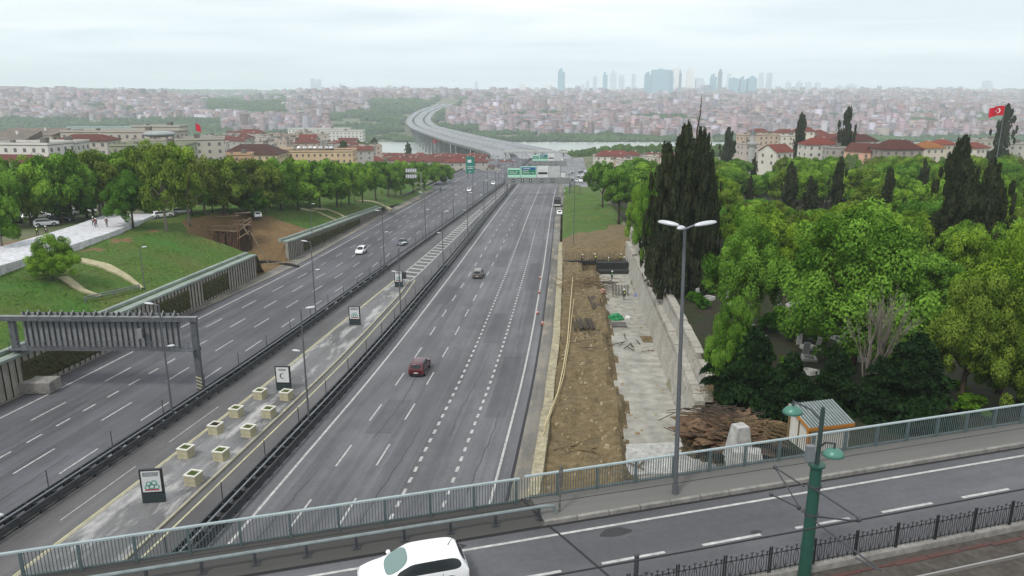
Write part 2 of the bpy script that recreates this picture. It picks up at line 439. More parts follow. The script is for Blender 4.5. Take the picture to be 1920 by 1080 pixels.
# shoulder walk on the right, with its dark gutter, and the broken parapet
sw = MB()
strip(sw, 19.25, 21.0, -50, 400, .1, nseg=2); 
strip(sw, 19.25, 19.251, -50, 400, 0.0, h1=.1)
strip(sw, -40.5, lambda y: edgL(y) - 2.0 + .6 * math.sin(y * .05), -50, 330, .12, nseg=2)
swo = sw.build('pavement', m_walk, label='stained concrete margins along both walls of the motorway', cat='pavement', kind='structure')
gt = MB(); strip(gt, 18.95, 19.22, -50, 400, .012); gt.build('gutter', m_black, swo)

# metal crash barriers: posts and two dark rails each
def barrier(offf, y0, y1, name, label):
    t = thing(name, W(offf(60), 60, 0), label, 'crash barrier')
    inv = Matrix.Translation(-Vector(t.location))
    for part, lo, hh, ww, mm in (('guard_rail', -.62, .78, .10, m_metal_d), ('guard_rail', .62, .78, .10, m_metal_d), ('guard_rail', -.66, .45, .07, m_metal_d), ('guard_rail', .66, .45, .07, m_metal_d), ('top_rail', -.0, .98, .14, m_metal)):
        mb = MB(); yl = yrange(y0, y1, 5)
        for a, b in zip(yl[:-1], yl[1:]): mb.bar(W(offf(a) + lo, a, hh), W(offf(b) + lo, b, hh), ww, .28 if part == 'guard_rail' else .1)
        o = mb.build(part, mm, t); o.matrix_parent_inverse = Matrix.Identity(4); o.location = -Vector(t.location)
    mb = MB(); strip(mb, lambda y: offf(y) - .55, lambda y: offf(y) + .55, y0, y1, .12); o = mb.build('base', m_conc_d, t); o.location = -Vector(t.location)
    p0 = None; y = y0 + 1; n = 0
    while y < min(y1, 150) and n < 60:
        if p0 is None:
            mb = MB(); mb.box((0, 0, .45), (1.2, .14, .9)); p0 = mb.build('post', m_black, t)
            o = p0
        else: o = p0.copy(); COL.objects.link(o)
        o.location = Vector(W(offf(y), y, 0)) - Vector(t.location); y += 2.0 if y < 110 else 4; n += 1
    # thin delineator rods
    r0 = None; y = y0 + 6; n = 0
    while y < 220 and n < 30:
        if r0 is None: mb = MB(); mb.tube([(0, 0, 0), (0, 0, 2.3)], .045, 5); r0 = mb.build('rod', m_metal_d, t); o = r0
        else: o = r0.copy(); COL.objects.link(o)
        o.location = Vector(W(offf(y) - .75, y, 0)) - Vector(t.location); y += 7.7; n += 1
    return t
barrier(barL, 40, 600, 'crash_barrier', 'dark metal crash barrier between the left carriageway and the bus lane')
barrier(lambda y: BARR, 38, 600, 'crash_barrier', 'dark metal crash barrier between the bus lane and the right carriageway')

# ---------------------------------------------------------------- left bank: retaining wall, grass slope, path
m_rib = mat('ribbed_concrete', srgb('#98958c'), .9, noise=(.7, .45, srgb('#5f5b50')), bump=.3)
m_coping = mat('green_grey_coping', srgb('#939f98'), .8, noise=(.4, .35))
m_hedge = mat('hedge_green', srgb('#4a4c26', .6), .95, noise=(1.5, .7, srgb('#3a3a1c')), bump=1.0)
m_grass = mat('grass', srgb('#4c802a', .58), .95, noise=(.12, .85, srgb('#7c8440', .42)), bump=.4, scale2=1.7)
m_dirt = mat('bare_earth', srgb('#957a55', .62), .95, noise=(.6, .6, srgb('#6a573c', .7)), bump=.6, scale2=3)

def wall_h(y): return float(np.interp(y, [40, 156, 158, 238], [4.2, 4.2, 4.0, 2.0]))
def ribbed_wall(y0, y1, label, panels):
    t = thing('retaining_wall', W(-36.9, y0, 0), label, 'retaining wall')
    L0 = -Vector(t.location)
    mb = MB(); y = y0; st = .5
    while y < y1 - 1e-6:
        yb = min(y + st, y1); k = int(round((y - y0) / st)); d = .0 if k % 2 else .14
        ha, hb = wall_h(y), wall_h(yb)
        mb.face([W(-36.9 - d, y, .1), W(-36.9 - d, y, ha), W(-36.9 - d, yb, hb), W(-36.9 - d, yb, .1)][::-1], 0)
        mb.face([W(-36.9, yb, .1), W(-36.9, yb, hb), W(-37.04, yb, hb), W(-37.04, yb, .1)], 0)
        mb.face([W(-36.9, yb, .1), W(-36.9, yb, hb), W(-37.04, yb, hb), W(-37.04, yb, .1)][::-1], 0)
        y = yb
    for yy in (y0, y1):
        q = [W(-36.9, yy, .1), W(-36.9, yy, wall_h(yy)), W(-37.6, yy, wall_h(yy)), W(-37.6, yy, .1)]
        mb.face(q if yy == y1 else q[::-1])
    o = mb.build('wall', m_rib, t); o.location = L0
    mb = MB(); yl = yrange(y0 - .1, y1 + .1, 4)
    for a, b in zip(yl[:-1], yl[1:]):
        for (o1, o2, z1, z2) in ((-36.75, -38.0, .32, 0), (-38.3, -38.9, .75, 0)):
            ha, hb = wall_h(a), wall_h(b)
            A = [W(o1, a, ha), W(o1, a, ha + z1), W(o2, a, ha + z1), W(o2, a, ha)]; B = [W(o1, b, hb), W(o1, b, hb + z1), W(o2, b, hb + z1), W(o2, b, hb)]
            for i in range(3): mb.face([A[i], B[i], B[i + 1], A[i + 1]])
            mb.face(A); mb.face(B[::-1])
    o = mb.build('coping', m_coping, t); o.location = L0
    for (a, b) in panels:      # green climbers in the recessed bays
        mb = MB(); n = int((b - a) / .3)
        hv = {}
        for i in range(n + 1):
            for j in range(11):
                y = a + (b - a) * i / n; hh = .6 + (wall_h(y) - 1.3) * j / 10
                e = .05 if (i in (0, n) or j in (0, 10)) else .18 + .22 * abs(mnoise.noise(Vector((y * 1.7, j * .9, 0)))) + random.random() * .08
                hv[i, j] = W(-36.9 + e, y, hh + .12 * mnoise.noise(Vector((y * .6, j, 4))))
        for i in range(n):
            for j in range(10): mb.face([hv[i, j], hv[i, j + 1], hv[i + 1, j + 1], hv[i + 1, j]][::-1])
        o = mb.build('hedge_panel', m_hedge, t); o.location = L0
    return t
ribbed_wall(36, 139.6, 'ribbed concrete retaining wall with three green hedge panels, nearer the camera', [(50, 60), (77.2, 91), (104.5, 113.5), (118, 127)][0:4])
ribbed_wall(156.4, 240, 'lower ribbed concrete wall with a long run of hedge, beyond the dug gap', [(166, 178), (179, 190), (191, 201), (202, 213)])

def bank_h(off, y):
    sl = float(np.interp(y, [160, 240, 300, 360], [1, .62, .3, .15]))
    o = -off
    top = wall_h(y) if y < 240 else max(0.0, 2.0 * (1 - (y - 240) / 30))
    if y < 240 or True:
        h = float(np.interp(o, [37.3, 40, 48, 54, 60, 70, 78], [top + .1, top + .75, top + (9.6 * sl - top) * .62 + .3, top + (9.6 * sl - top) * .92, 9.7 * sl, 9.75 * sl, 9.5 * sl - .6]))
    h += .25 * fbm(off, y, 7, 3) * (1 if o < 68 and o > 39 else 0)
    # the dug gap with its earth faces
    g = 0.0; dirt = 0.0
    if 141 < y < 176:
        rim = float(np.interp(y, [141, 143.5, 156, 176], [0, 1, 1, 0]))
        deep = float(np.interp(o, [37, 49, 52, 56], [1, 1, .85, 0]))
        g = rim * deep
        if y > 156 : g *= 1 if o > 39 else float(np.interp(y, [156, 158.5, 176], [1, 0.0, 0]))
    h = h * (1 - g) + .15 * g
    dirt = 1.0 if ((g > .04 and y > 150) or g > .5) else 0.0
    if 158 < y < 176 and 38 < o < 44 and fbm(off, y, 9, 3) > .05: dirt = 1.0
    if 100 < y < 160 and 52.8 < o < 55.5 and fbm(off, y, 6, 3) > .1: dirt = 1.0
    if 90 < y < 160 and 68 < o: dirt = 1.0 if fbm(off, y, 14, 3) > -.1 else 0
    return h, dirt
mb = MB(); ol = [-37.3 - .9 * i for i in range(12)] + [-48 - 1.2 * i for i in range(26)]
yl = list(np.arange(34, 140, 2.0)) + list(np.arange(140, 180, 1.0)) + list(np.arange(180, 340, 3.0))
hv = {(i, j): bank_h(o, y) for i, o in enumerate(ol) for j, y in enumerate(yl)}
for j in range(len(yl) - 1):
    for i in range(len(ol) - 1):
        ids = [(i, j), (i + 1, j), (i + 1, j + 1), (i, j + 1)]
        dv = sum(hv[k][1] for k in ids)
        mb.face([W(ol[a], yl[b], hv[a, b][0]) for a, b in ids][::-1], 1 if dv >= 2 else 0)
bank = mb.build('grass_bank', [m_grass, m_dirt], smooth=True, label='green grass bank above the left retaining wall, with bare earth round the dug gap', cat='grass bank', kind='structure')
# trench floor beside the road at the gap
mb = MB(); strip(mb, -43, -36.9, 139.6, 156.4, .14, st=2, nseg=3)
mb.build('trench_floor', m_dirt, label='strip of bare brown earth in the gap of the left wall', cat='earth', kind='structure')

# pale new path on the bank
mb = MB(); pathpts = [(-62, 70), (-60.5, 85), (-59, 97), (-60, 108), (-61, 118), (-62.5, 128), (-64.5, 138), (-67, 148), (-69, 156)]
for (a, b) in zip(pathpts[:-1], pathpts[1:]):
    for (o1, z1, o2, z2) in ((5.2, 10.35, -5.2, 10.35), (5.2, 8.6, 5.2, 10.35), (-5.2, 10.35, -5.2, 9)):
        mb.face([W(a[0] + o1, a[1], z1), W(a[0] + o2, a[1], z2), W(b[0] + o2, b[1], z2), W(b[0] + o1, b[1], z1)][::-1 if o1 == o2 == 5.2 else 1])
e = pathpts[-1]; mb.face([W(e[0] + 5.2, e[1], 10.35), W(e[0] - 5.2, e[1], 10.35), W(e[0] - 5.2, e[1], 9), W(e[0] + 5.2, e[1], 9)])
mb.build('path', mat('fresh_concrete', srgb('#c4c5c9'), .85, noise=(.2, .1), scale2=1.5), label='pale new concrete path across the top of the left bank', cat='path', kind='structure')

# cream stone curves set in the grass
m_cream = mat('cream_stone', srgb('#b3ac8b'), .9, noise=(1.3, .35), bump=.3)
def on_bank(px, py):
    lo = None
    r = ray(px, py); t = 30.0
    while t < 600:
        p = r * t; off = p.x - C(p.y)
        if p.z < zr(p.y) + bank_h(off, p.y)[0]: return p
        t += .25
    return r * 150
def curve_on_bank(px_pts, ws, label, wdir=1):
    mb = MB(); P = [on_bank(*p) for p in px_pts]
    # resample
    Q = []
    for i in range(len(P) - 1):
        for k in range(6):
            t = k / 6; p0 = P[max(i - 1, 0)]; p1 = P[i]; p2 = P[i + 1]; p3 = P[min(i + 2, len(P) - 1)]
            Q.append((0.5 * ((2 * p1) + (p2 - p0) * t + (2 * p0 - 5 * p1 + 4 * p2 - p3) * t * t + (3 * p1 - p0 - 3 * p2 + p3) * t ** 3), ws[i] + (ws[i + 1] - ws[i]) * t))
    Q.append((P[-1], ws[-1]))
    def g(x, y): return zr(y) + bank_h(x - C(y), y)[0]
    rows = []
    for i, (p, wd) in enumerate(Q):
        a = Q[max(0, i - 1)][0]; b = Q[min(len(Q) - 1, i + 1)][0]; d = (b - a); n = Vector((-d.y, d.x, 0)).normalized() * wd / 2
        rows.append([Vector((p.x + n.x * k, p.y + n.y * k, 0)) for k in (-1, -.33, .33, 1)])
        for v_ in rows[-1]: v_.z = g(v_.x, v_.y) + .28
    for A, B in zip(rows[:-1], rows[1:]):
        for k in range(3): mb.face([A[k], A[k + 1], B[k + 1], B[k]][::-1])
        for k, s_ in ((0, 1), (3, -1)):
            q = [A[k], B[k], B[k] - Vector((0, 0, .7)), A[k] - Vector((0, 0, .7))]; mb.face(q[::-1] if s_ > 0 else q)
    o0 = P[0]
    ob = mb.build('stone_border', m_cream, label=label, cat='stone border')
    return ob
curve_on_bank([(140, 488), (172, 494), (205, 505), (238, 522), (268, 543)], [1.2, 1.9, 1.9, 1.3, .4], 'longer cream stone curve sweeping down the grass by the big shrub')
curve_on_bank([(118, 522), (132, 532), (155, 546), (190, 558)], [1.5, 1.5, 1.0, .3], 'shorter cream stone curve below the big shrub')
curve_on_bank([(563, 393), (590, 397), (610, 405), (634, 414)], [.9, 1.3, 1.3, .6], 'cream stone arc on the far grass, lower left blade')
curve_on_bank([(585, 393), (610, 393), (632, 401), (650, 411)], [.6, 1.4, 1.3, .5], 'cream stone arc on the far grass, upper right blade')
curve_on_bank([(667, 377), (690, 378), (706, 381), (722, 388), (734, 394)], [.8, 1.6, 1.8, 1.2, .5], 'cream stone arc on the grass nearest the side road')

# ---------------------------------------------------------------- right side: parapet, dug platform, stone walls
m_band = mat('stained_parapet', srgb('#a49c82'), .9, noise=(.5, .5, srgb('#6f6a5c')), bump=.4, scale2=2)
t = thing('parapet_wall', W(21, 60, 0), 'low stained beige parapet wall along the right edge of the motorway', 'parapet')
mb = MB(); yl = yrange(20, 175, 2.0)
for a, b in zip(yl[:-1], yl[1:]):
    pr = []
    for y in (a, b):
        j = .12 * fbm(3, y, 6, 3); wv = .1 * fbm(8, y, 9, 3)
        pr.append([W(20.75 + wv, y, .1), W(20.8 + wv, y, 1.15 + j), W(21.75 + wv, y, 1.2 + j), W(21.85 + wv, y, .3)])
    for i in range(3): mb.face([pr[0][i], pr[1][i], pr[1][i + 1], pr[0][i + 1]][::-1])
o = mb.build('wall', m_band, t); o.location = -Vector(t.location)
mb = MB(); yl = yrange(20, 330, 3.0)
for a, b in zip(yl[:-1], yl[1:]):
    if b > 175: mb.bar(W(22.0, a, .45), W(22.0, b, .45), .35, .9)
o = mb.build('kerb', m_conc_l, t); o.location = -Vector(t.location)

def plat_h(off, y):
    h = .9 + .45 * fbm(off, y, 3.0, 4) + .2 * fbm(off, y, .9, 2) - .14 * math.exp(-((off - 24.2 - .3 * math.sin(y * .2)) / .35) ** 2) - .14 * math.exp(-((off - 26.1 - .3 * math.sin(y * .2)) / .35) ** 2); mi = 0
    edge = 28.9 + .9 * fbm(1, y, 7, 2)
    if off < edge:
        h += .55 * math.exp(-((off - edge + 1.0) / 1.1) ** 2); h = .62 + (h - .62) * min(1, (edge - off) / .7)
    else: h = .62 + .03 * fbm(off, y, 4, 3); mi = 1
    if y < 58: mi = 0 if off < 29.5 else 1
    if 141 < y < 151 and 25.8 < off: h = -1.3; mi = 0
    if 151 <= y: h = max(h, float(np.interp(y, [151, 158, 168, 190, 260, 330], [1.2, 3.8, 4.2, 3.5, 2.5, 0.2])) * float(np.interp(off, [21.5, 24, 34, 40], [.35, .75, 1.1, 1.2])) + .3 * fbm(off, y, 4, 3)); mi = 0
    if y > 182: mi = 2
    elif y > 174 and off < 34 - (y - 174) * 0 and fbm(off, y, 5, 2) > 0: mi = 2
    return h, mi
mb = MB(); ol = [21.6 + .45 * i for i in range(32)] + [36.2, 37.4, 39, 42]; yl = list(np.arange(10, 180, .9)) + list(np.arange(181, 336, 3.5))
hv = {(i, j): plat_h(o, y) for i, o in enumerate(ol) for j, y in enumerate(yl)}
for j in range(len(yl) - 1):
    for i in range(len(ol) - 1):
        if ol[i] > 35.9 and yl[j] < 166: continue
        ids = [(i, j), (i + 1, j), (i + 1, j + 1), (i, j + 1)]
        mis = [hv[k][1] for k in ids]
        mb.face([W(ol[a], yl[b], hv[a, b][0]) for a, b in ids], max(set(mis), key=mis.count))
m_dig = mat('dug_earth', srgb('#928160', .66), .95, noise=(1.1, .75, srgb('#5f5138', .7)), bump=1.0, scale2=4)
m_slab = mat('rough_slab', srgb('#9b9990'), .9, noise=(.35, .45, srgb('#88867e')), bump=.08, scale2=.7)
mb.build('works_ground', [m_dig, m_slab, m_grass], smooth=True, label='dug brown earth and rough concrete slab of the roadworks, grass beyond', cat='building site', kind='structure')

# two-tier wall of pale stone blocks
m_stone = mat('pale_block_stone', srgb('#aaa79e'), .92, noise=(.45, .55, srgb('#7c786c')), bump=.6, scale2=4)
t = thing('stone_wall', W(35, 70, 0), 'long two-tier wall of pale stone blocks between the roadworks and the cemetery', 'stone wall')
def tier(o_face0, o_face1, h0, h1, back, y0, y1, seed):
    rr = random.Random(seed); mb = MB(); rows = max(2, int((h1 - h0) / .62))
    for r in range(rows):
        za, zb = h0 + (h1 - h0) * r / rows, h0 + (h1 - h0) * (r + 1) / rows
        fo = lambda z: o_face0 + (o_face1 - o_face0) * (z - h0) / (h1 - h0)
        y = y0 - rr.random()
        while y < y1:
            L_ = rr.uniform(1.3, 2.8); y2 = min(y + L_ - .04, y1)
            d = rr.uniform(-.05, .08); zt = zb - (.02 if r < rows - 1 else rr.uniform(-.06, .12))
            if r == rows - 1 and rr.random() < .05: y = y2 + .06; continue
            bk = back if r == rows - 1 else fo(za) + .8
            A = [W(fo(za) - d, y, za), W(fo(zt) - d, y, zt), W(bk, y, zt), W(bk, y, za)]; B = [W(fo(za) - d, y2, za), W(fo(zt) - d, y2, zt), W(bk, y2, zt), W(bk, y2, za)]
            for i in range(3): mb.face([A[i], B[i], B[i + 1], A[i + 1]][::-1])
            mb.face(A); mb.face(B[::-1])
            y = y2 + .06
        # mortar / core behind
    mb.face([W(o_face0 + .15, y0, h0 - .3), W(o_face1 + .15, y0, h1 - .3), W(o_face1 + .15, y1, h1 - .3), W(o_face0 + .15, y1, h0 - .3)])
    return mb
o = tier(34.4, 35.3, .3, 4.3, 36.15, 64, 166, 3).build('lower_tier', m_stone, t); o.location = -Vector(t.location)
o = tier(36.2, 36.5, 3.9, 5.9, 37.4, 65, 168, 5).build('upper_tier', m_stone, t); o.location = -Vector(t.location)

# cemetery ground on the right
def cem_h(x, y):
    off = x - C(y)
    hr = float(np.interp(y, [165, 185, 250, 330], [5.75, 4.9, 4.1, 1.0]))
    h = float(np.interp(off, [35, 37.3, 60, 200], [hr - .4, hr, max(hr, 5.0) if y < 280 else hr + 1, 3.0])) + .08
    if y < 70 and off > 30: h = h + (x - 15) * .06 * (70 - y) / 25
    return h + .2 * fbm(x, y, 6, 3)
mb = MB(); m_cem = mat('cemetery_earth', srgb('#3d4a26', .4), .95, noise=(.25, .8, srgb('#4e4433', .4)), bump=.5, scale2=1.5)  # the dark shadow under the trees is put into this earth colour
yl = list(np.arange(30, 172, 2.5)) + list(np.arange(174.5, 300, 6)); ofl = [37.0 + 2.5 * i for i in range(20)] + [88 + 8 * i for i in range(18)]
for a, b in zip(yl[:-1], yl[1:]):
    for p, q in zip(ofl[:-1], ofl[1:]):
        P = []
        for (o_, y_) in ((p, a), (q, a), (q, b), (p, b)):
            x_ = C(y_) + o_; P.append((x_, y_, zr(y_) + cem_h(x_, y_)))
        mb.face(P)
mb.build('cemetery_ground', m_cem, smooth=True, label='shaded earth and ground cover under the cemetery trees', cat='ground', kind='structure')
def TOPZ(x, y):
    off = x - C(min(y, 880))
    if -78 < off < -37.3 and 34 < y < 337: return zr(y) + bank_h(off, y)[0]
    return GZ(x, y)
def gat(px, py):
    r = ray(px, py); t = 40.0
    while t < 900:
        p = r * t
        if p.z < TOPZ(p.x, p.y): return Vector((p.x, p.y, TOPZ(p.x, p.y)))
        t += .5
    return r * 400
def CZ(x, y): return zr(y) + cem_h(x, y)
# ---------------------------------------------------------------- road bridge in the foreground (local frame: s along the rail, w towards the camera)
BA = math.atan(.29); BZ = -18.0; BY = 30.02
bt = Vector((math.cos(BA), math.sin(BA), 0)); bn = Vector((math.sin(BA), -math.cos(BA), 0))
def Bp(s, w, z=0.0): return Vector((0, BY, BZ)) + bt * s + bn * w + Vector((0, 0, z))
def Bsw(p): d = Vector(p) - Vector((0, BY, BZ)); return d.dot(bt), d.dot(bn)
bridge = thing('road_bridge', (0, 0, 0), 'grey road bridge with a footpath crossing the foreground', 'road bridge')
m_asph_b = asphalt_mat('asphalt_bridge', srgb('#5d5d61'), .08, .22)
m_foot = asphalt_mat('footpath_concrete', srgb('#7b7a77'), .12, .35)
m_foot_d = asphalt_mat('worn_edge_concrete', srgb('#5c5b59'), .2, .4)
def bsheet(mb, s0, s1, w0, w1, z, mi=0, st=4.0, z1=None):
    n = max(1, int(abs(s1 - s0) / st))
    for i in range(n):
        a = s0 + (s1 - s0) * i / n; b = s0 + (s1 - s0) * (i + 1) / n; zz = z if z1 is None else z1
        mb.face([Bp(a, w0, z), Bp(a, w1, zz), Bp(b, w1, zz), Bp(b, w0, z)][::-1], mi, [(w0, a), (w1, a), (w1, b), (w0, b)][::-1])
def bbox(mb, s0, s1, w0, w1, z0, z1, mi=0):
    mb.box(Bp((s0 + s1) / 2, (w0 + w1) / 2, (z0 + z1) / 2), (abs(s1 - s0), abs(w1 - w0), z1 - z0), BA, mi)
mb = MB(); bbox(mb, -70, 90, -.35, 22, -1.7, -.01); mb.build('deck', m_conc_d, bridge)
mb = MB(); bsheet(mb, -70, 90, 1.95, 7.6, .004); mb.build('roadway', m_asph_b, bridge)
mb = MB(); bbox(mb, .9, 90, -.3, 1.78, -.005, .17); mb.build('footpath', m_foot, bridge)
mb = MB(); bbox(mb, -70, .75, -.3, 2.0, -.005, .05); mb.build('edge_strip', m_foot_d, bridge)
mb = MB()
s = .9
while s < 88: bbox(mb, s, s + 1.46, 1.8, 1.98, -.005, .185); s += 1.5
mb.build('kerb', m_conc, bridge)
mb = MB()
bsheet(mb, -70, 90, 2.68, 2.82, .010)
mb.build('edge_line', m_white, bridge)
s = -60.1 + 4.45 * 8
for k in range(26):
    mb = MB(); bsheet(mb, s, s + 2.75, 5.05, 5.2, .010, st=3); mb.build('lane_dash', m_white, bridge); s += 4.45
mb = MB()      # expansion joint and gullies, drain covers
A_ = [(0.55, -.3), (1.0, 1.9), (1.35, 3.0), (2.6, 7.6)]
for (a, b) in zip(A_[:-1], A_[1:]): mb.bar(Bp(a[0], a[1], .012 if a[1] > 1.8 else .175 - .1), Bp(b[0], b[1], .012 if a[1] > 1.8 else .175 - .1), .10, .012)
bsheet(mb, -70, 90, 2.0, 2.14, .010)
mb.build('expansion_joint', m_black, bridge)
m_wet = mat('damp_asphalt', (.035, .035, .037), .45, noise=(.6, .3))
for (s_, w_, r_) in ((3.6, 3.25, .7), (-3.2, 2.4, .5), (12.5, 4.1, .35), (9.3, 4.9, .28)):
    mb = MB(); mb.face([Bp(s_ + r_ * (1 + .2 * math.sin(3 * t_)) * math.cos(t_), w_ + r_ * .45 * math.sin(t_), .0085) for t_ in [i / 16 * 6.283 for i in range(16)]]); mb.build('damp_patch', m_wet, bridge)
mb = MB(); bbox(mb, 2, 90, 7.6, 22, -.005, .06); mb.build('tram_bed', mat('tram_ballast', srgb('#5c5853', .8), .95, noise=(1.2, .6, srgb('#4c443e', .6)), bump=.6, scale2=4), bridge)
mb = MB(); bbox(mb, -70, 90, 7.65, 8.0, -.005, .32); mb.build('fence_plinth', m_conc, bridge)
mb = MB()
for w_ in (9.45, 10.9): bbox(mb, -70, 90, w_ - .035, w_ + .035, .06, .2)
mb.build('tram_rail', mat('rail_steel', srgb('#a5a3a0'), .35, .6), bridge)
mb = MB(); 
for i in range(50): bbox(mb, -6 + i * 1.6, -6 + i * 1.6 + 1.57, 8.3 + .03 * (i % 4), 8.55 - .03 * (i % 3), .06, .09 + .01 * (i % 3))
mb.build('red_cable_cover', mat('dull_red', srgb('#6e4442', .7), .9, noise=(2, .7, srgb('#5e5650', .7))), bridge)
# abutment and girders under the deck
mb = MB()
for s_ in (27.5,): bbox(mb, s_, 90, -.2, 21, -15, -1.7)
bbox(mb, -70, -44, -.2, 21, -16, -1.7)
for w_ in (1, 5, 9, 13, 17, 20.5): bbox(mb, -44, 27.5, w_ - .3, w_ + .3, -2.9, -1.7)
mb.build('abutment', m_conc_d, bridge)

# railing: handrail, posts, bar panels
m_rail = mat('railing_paint', srgb('#5b6a6c'), .5, .1, noise=(3, .3))
m_rail_l = mat('handrail_paint', srgb('#9fadaf'), .45, .1, noise=(3, .15))
rl = thing('railing', Bp(0, 0, 0), 'long blue-grey metal railing along the far edge of the bridge', 'railing')
def addp(mb, name, m, par):
    o = mb.build(name, m, par); o.location = -Vector(par.location); return o
mb = MB(); mb.bar(Bp(-70, 0, 1.27), Bp(.35, 0, 1.27), .12, .07); mb.bar(Bp(.6, 0, 1.33), Bp(90, 0, 1.33), .12, .07); addp(mb, 'handrail', m_rail_l, rl)
mb = MB(); mb.bar(Bp(-70, 0, .20), Bp(.35, 0, .20), .06, .05); mb.bar(Bp(.6, 0, .26), Bp(90, 0, .26), .06, .05); addp(mb, 'bottom_rail', m_rail, rl)
mb = MB(); mb.bar((0, 0, 0), (0, 0, 1.24), .11, .09); p0 = mb.build('post', m_rail, rl)
mb = MB()
for i in range(1, 15): mb.bar((i * 1.93 / 15, 0, .22), (i * 1.93 / 15, 0, 1.25), .028, .028)
q0 = mb.build('bar_panel', m_rail, rl); q0.rotation_euler.z = BA
s = -19.3 * 1; k = 0; first = True
while s < 66:
    zoff = 0 if s < .5 else .07
    for base in (p0, q0):
        o = base if first else base.copy()
        if not first: COL.objects.link(o)
        o.location = bt * s + Vector((0, 0, zoff)) + (Vector((0, 0, 0)))
        if base is p0: o.rotation_euler.z = BA
    first = False
    s += 1.95
# pipe guard rail on the left part
gp = thing('pipe_guard_rail', Bp(0, 0, 0), 'low thick pipe guard rail along the near-side kerb of the bridge, ending at the joint', 'guard rail')
mb = MB(); mb.tube([Bp(-70, 1.45, .62), Bp(1.1, 1.45, .62), Bp(1.45, 1.45, .56), Bp(1.6, 1.45, .2), Bp(1.6, 1.45, .05)], .075, 8); addp(mb, 'pipe', mat('pipe_paint', srgb('#7f8a8b'), .5, .1, noise=(3, .3)), gp)
mb = MB(); mb.box((0, 0, .32), (.11, .11, .6)); mb.box((0, 0, .07), (.3, .24, .06)); pp = mb.build('post', m_metal_d, gp)
s = -22.6; first = True
while s < 1.2:
    o = pp if first else pp.copy()
    if not first: COL.objects.link(o)
    first = False
    o.location = bt * s + bn * 1.45; o.rotation_euler.z = BA; s += 1.95
# bent bollard pole by the joint
mb = MB(); b0 = Bp(1.78, 1.35, .1); mb.tube([b0, b0 + Vector((0, 0, .9)), b0 + Vector((.02, 0, 1.2))], .045, 6); mb.tube([b0 + Vector((0, 0, 1.0)), b0 + Vector((.03, 0, 2.0)), b0 + Vector((.05, 0, 2.35))], [.05, .1, .03], 6)
mb.build('striped_post', mat('post_dark', srgb('#3b3a38'), .7, noise=(6, .6, srgb('#8a8580'))), label='short dark post with a wrapped top standing at the bridge joint', cat='post')

# ornamental tram fence
fe = thing('tram_fence', Bp(0, 7.83, .32), 'black wrought iron fence with oval scrolls along the tram track', 'fence')
m_iron = mat('wrought_iron', (.03, .03, .033), .5, .3)
def bay_mesh():
    mb = MB(); Lb = 1.95
    for x in (.0, .09): mb.bar((x, 0, -.02), (x, 0, 1.12), .045)
    mb.bar((0, 0, .12), (Lb, 0, .12), .035); mb.bar((0, 0, .82), (Lb, 0, .82), .03)
    for i in range(4):
        x0 = .30 + i * .44
        for sg in (-1, 1):
            pts = [(x0 + sg * .11 * math.sin(math.pi * t) , 0, .12 + .78 * t) for t in [k / 8 for k in range(9)]]
            mb.tube(pts, .016, 4, cap=False)
        mb.tube([(x0, 0, .05), (x0, 0, 1.06)], .013, 4)
        mb.tube([(x0 - .07, 0, 1.04), (x0, 0, .93), (x0 + .07, 0, 1.04)], .016, 4)
        mb.tube([(x0 + .22, 0, .05), (x0 + .22, 0, .98)], .018, 4); mb.tube([(x0 + .15, 0, .98), (x0 + .22, 0, .86), (x0 + .29, 0, .98)], .014, 4)
    return mb
b0 = bay_mesh().build('fence_panel', m_iron, fe); s = -5.8; first = True
while s < 42:
    o = b0 if first else b0.copy()
    if not first: COL.objects.link(o)
    first = False
    o.location = bt * s; o.rotation_euler.z = BA; s += 1.95

# green tram mast with two lamps and wire brackets
m_green = mat('mast_green', srgb('#2c5348'), .4, .1, noise=(2, .12))
m_dome = mat('lamp_green', srgb('#4c7a6d'), .35, .1, noise=(3, .1))
mp = atz(1507, 1085, BZ + .05); mz = lambda py: aty(1515, py, mp.y).z - mp.z
mast = thing('tram_mast', mp, 'thick green tram mast with two domed green lamps', 'tram mast')
h1 = mz(872); h2 = mz(768)
mb = MB(); mb.tube([(0, 0, -.3), (0, 0, h1)], [.235, .205], 16); mb.tube([(0, 0, 1.35), (0, 0, 1.40)], .25, 16); mb.tube([(0, 0, h1 - .02), (0, 0, h1 + .05)], .30, 16); mb.build('pole', m_green, mast, smooth=False)
mb = MB(); mb.tube([(0, 0, h1), (0, 0, h2)], .085, 8); mb.tube([(0, 0, h2), (0, 0, h2 + .1)], .06, 6); mb.build('upper_pole', mat('mast_dark', srgb('#33413f'), .5, .1), mast)
mb = MB(); mb.box((-.28, .05, h1 + .45), (.3, .22, .6)); mb.build('control_box', m_metal, mast)
def dome(mb, c):
    vs = []; prof = [(0.02, .30), (.16, .29), (.30, .20), (.41, .06), (.44, -.06), (.40, -.08), (0.0, -.1)]
    n = 14
    for (r, z) in prof:
        for k in range(n): a = 2 * math.pi * k / n; vs.append((c[0] + r * math.cos(a) * 1.2 * .72, c[1] + r * math.sin(a) * .72, c[2] + z * .78))
    fs = [(i * n + k, i * n + (k + 1) % n, (i + 1) * n + (k + 1) % n, (i + 1) * n + k) for i in range(len(prof) - 1) for k in range(n)]
    mb.raw(vs, fs)
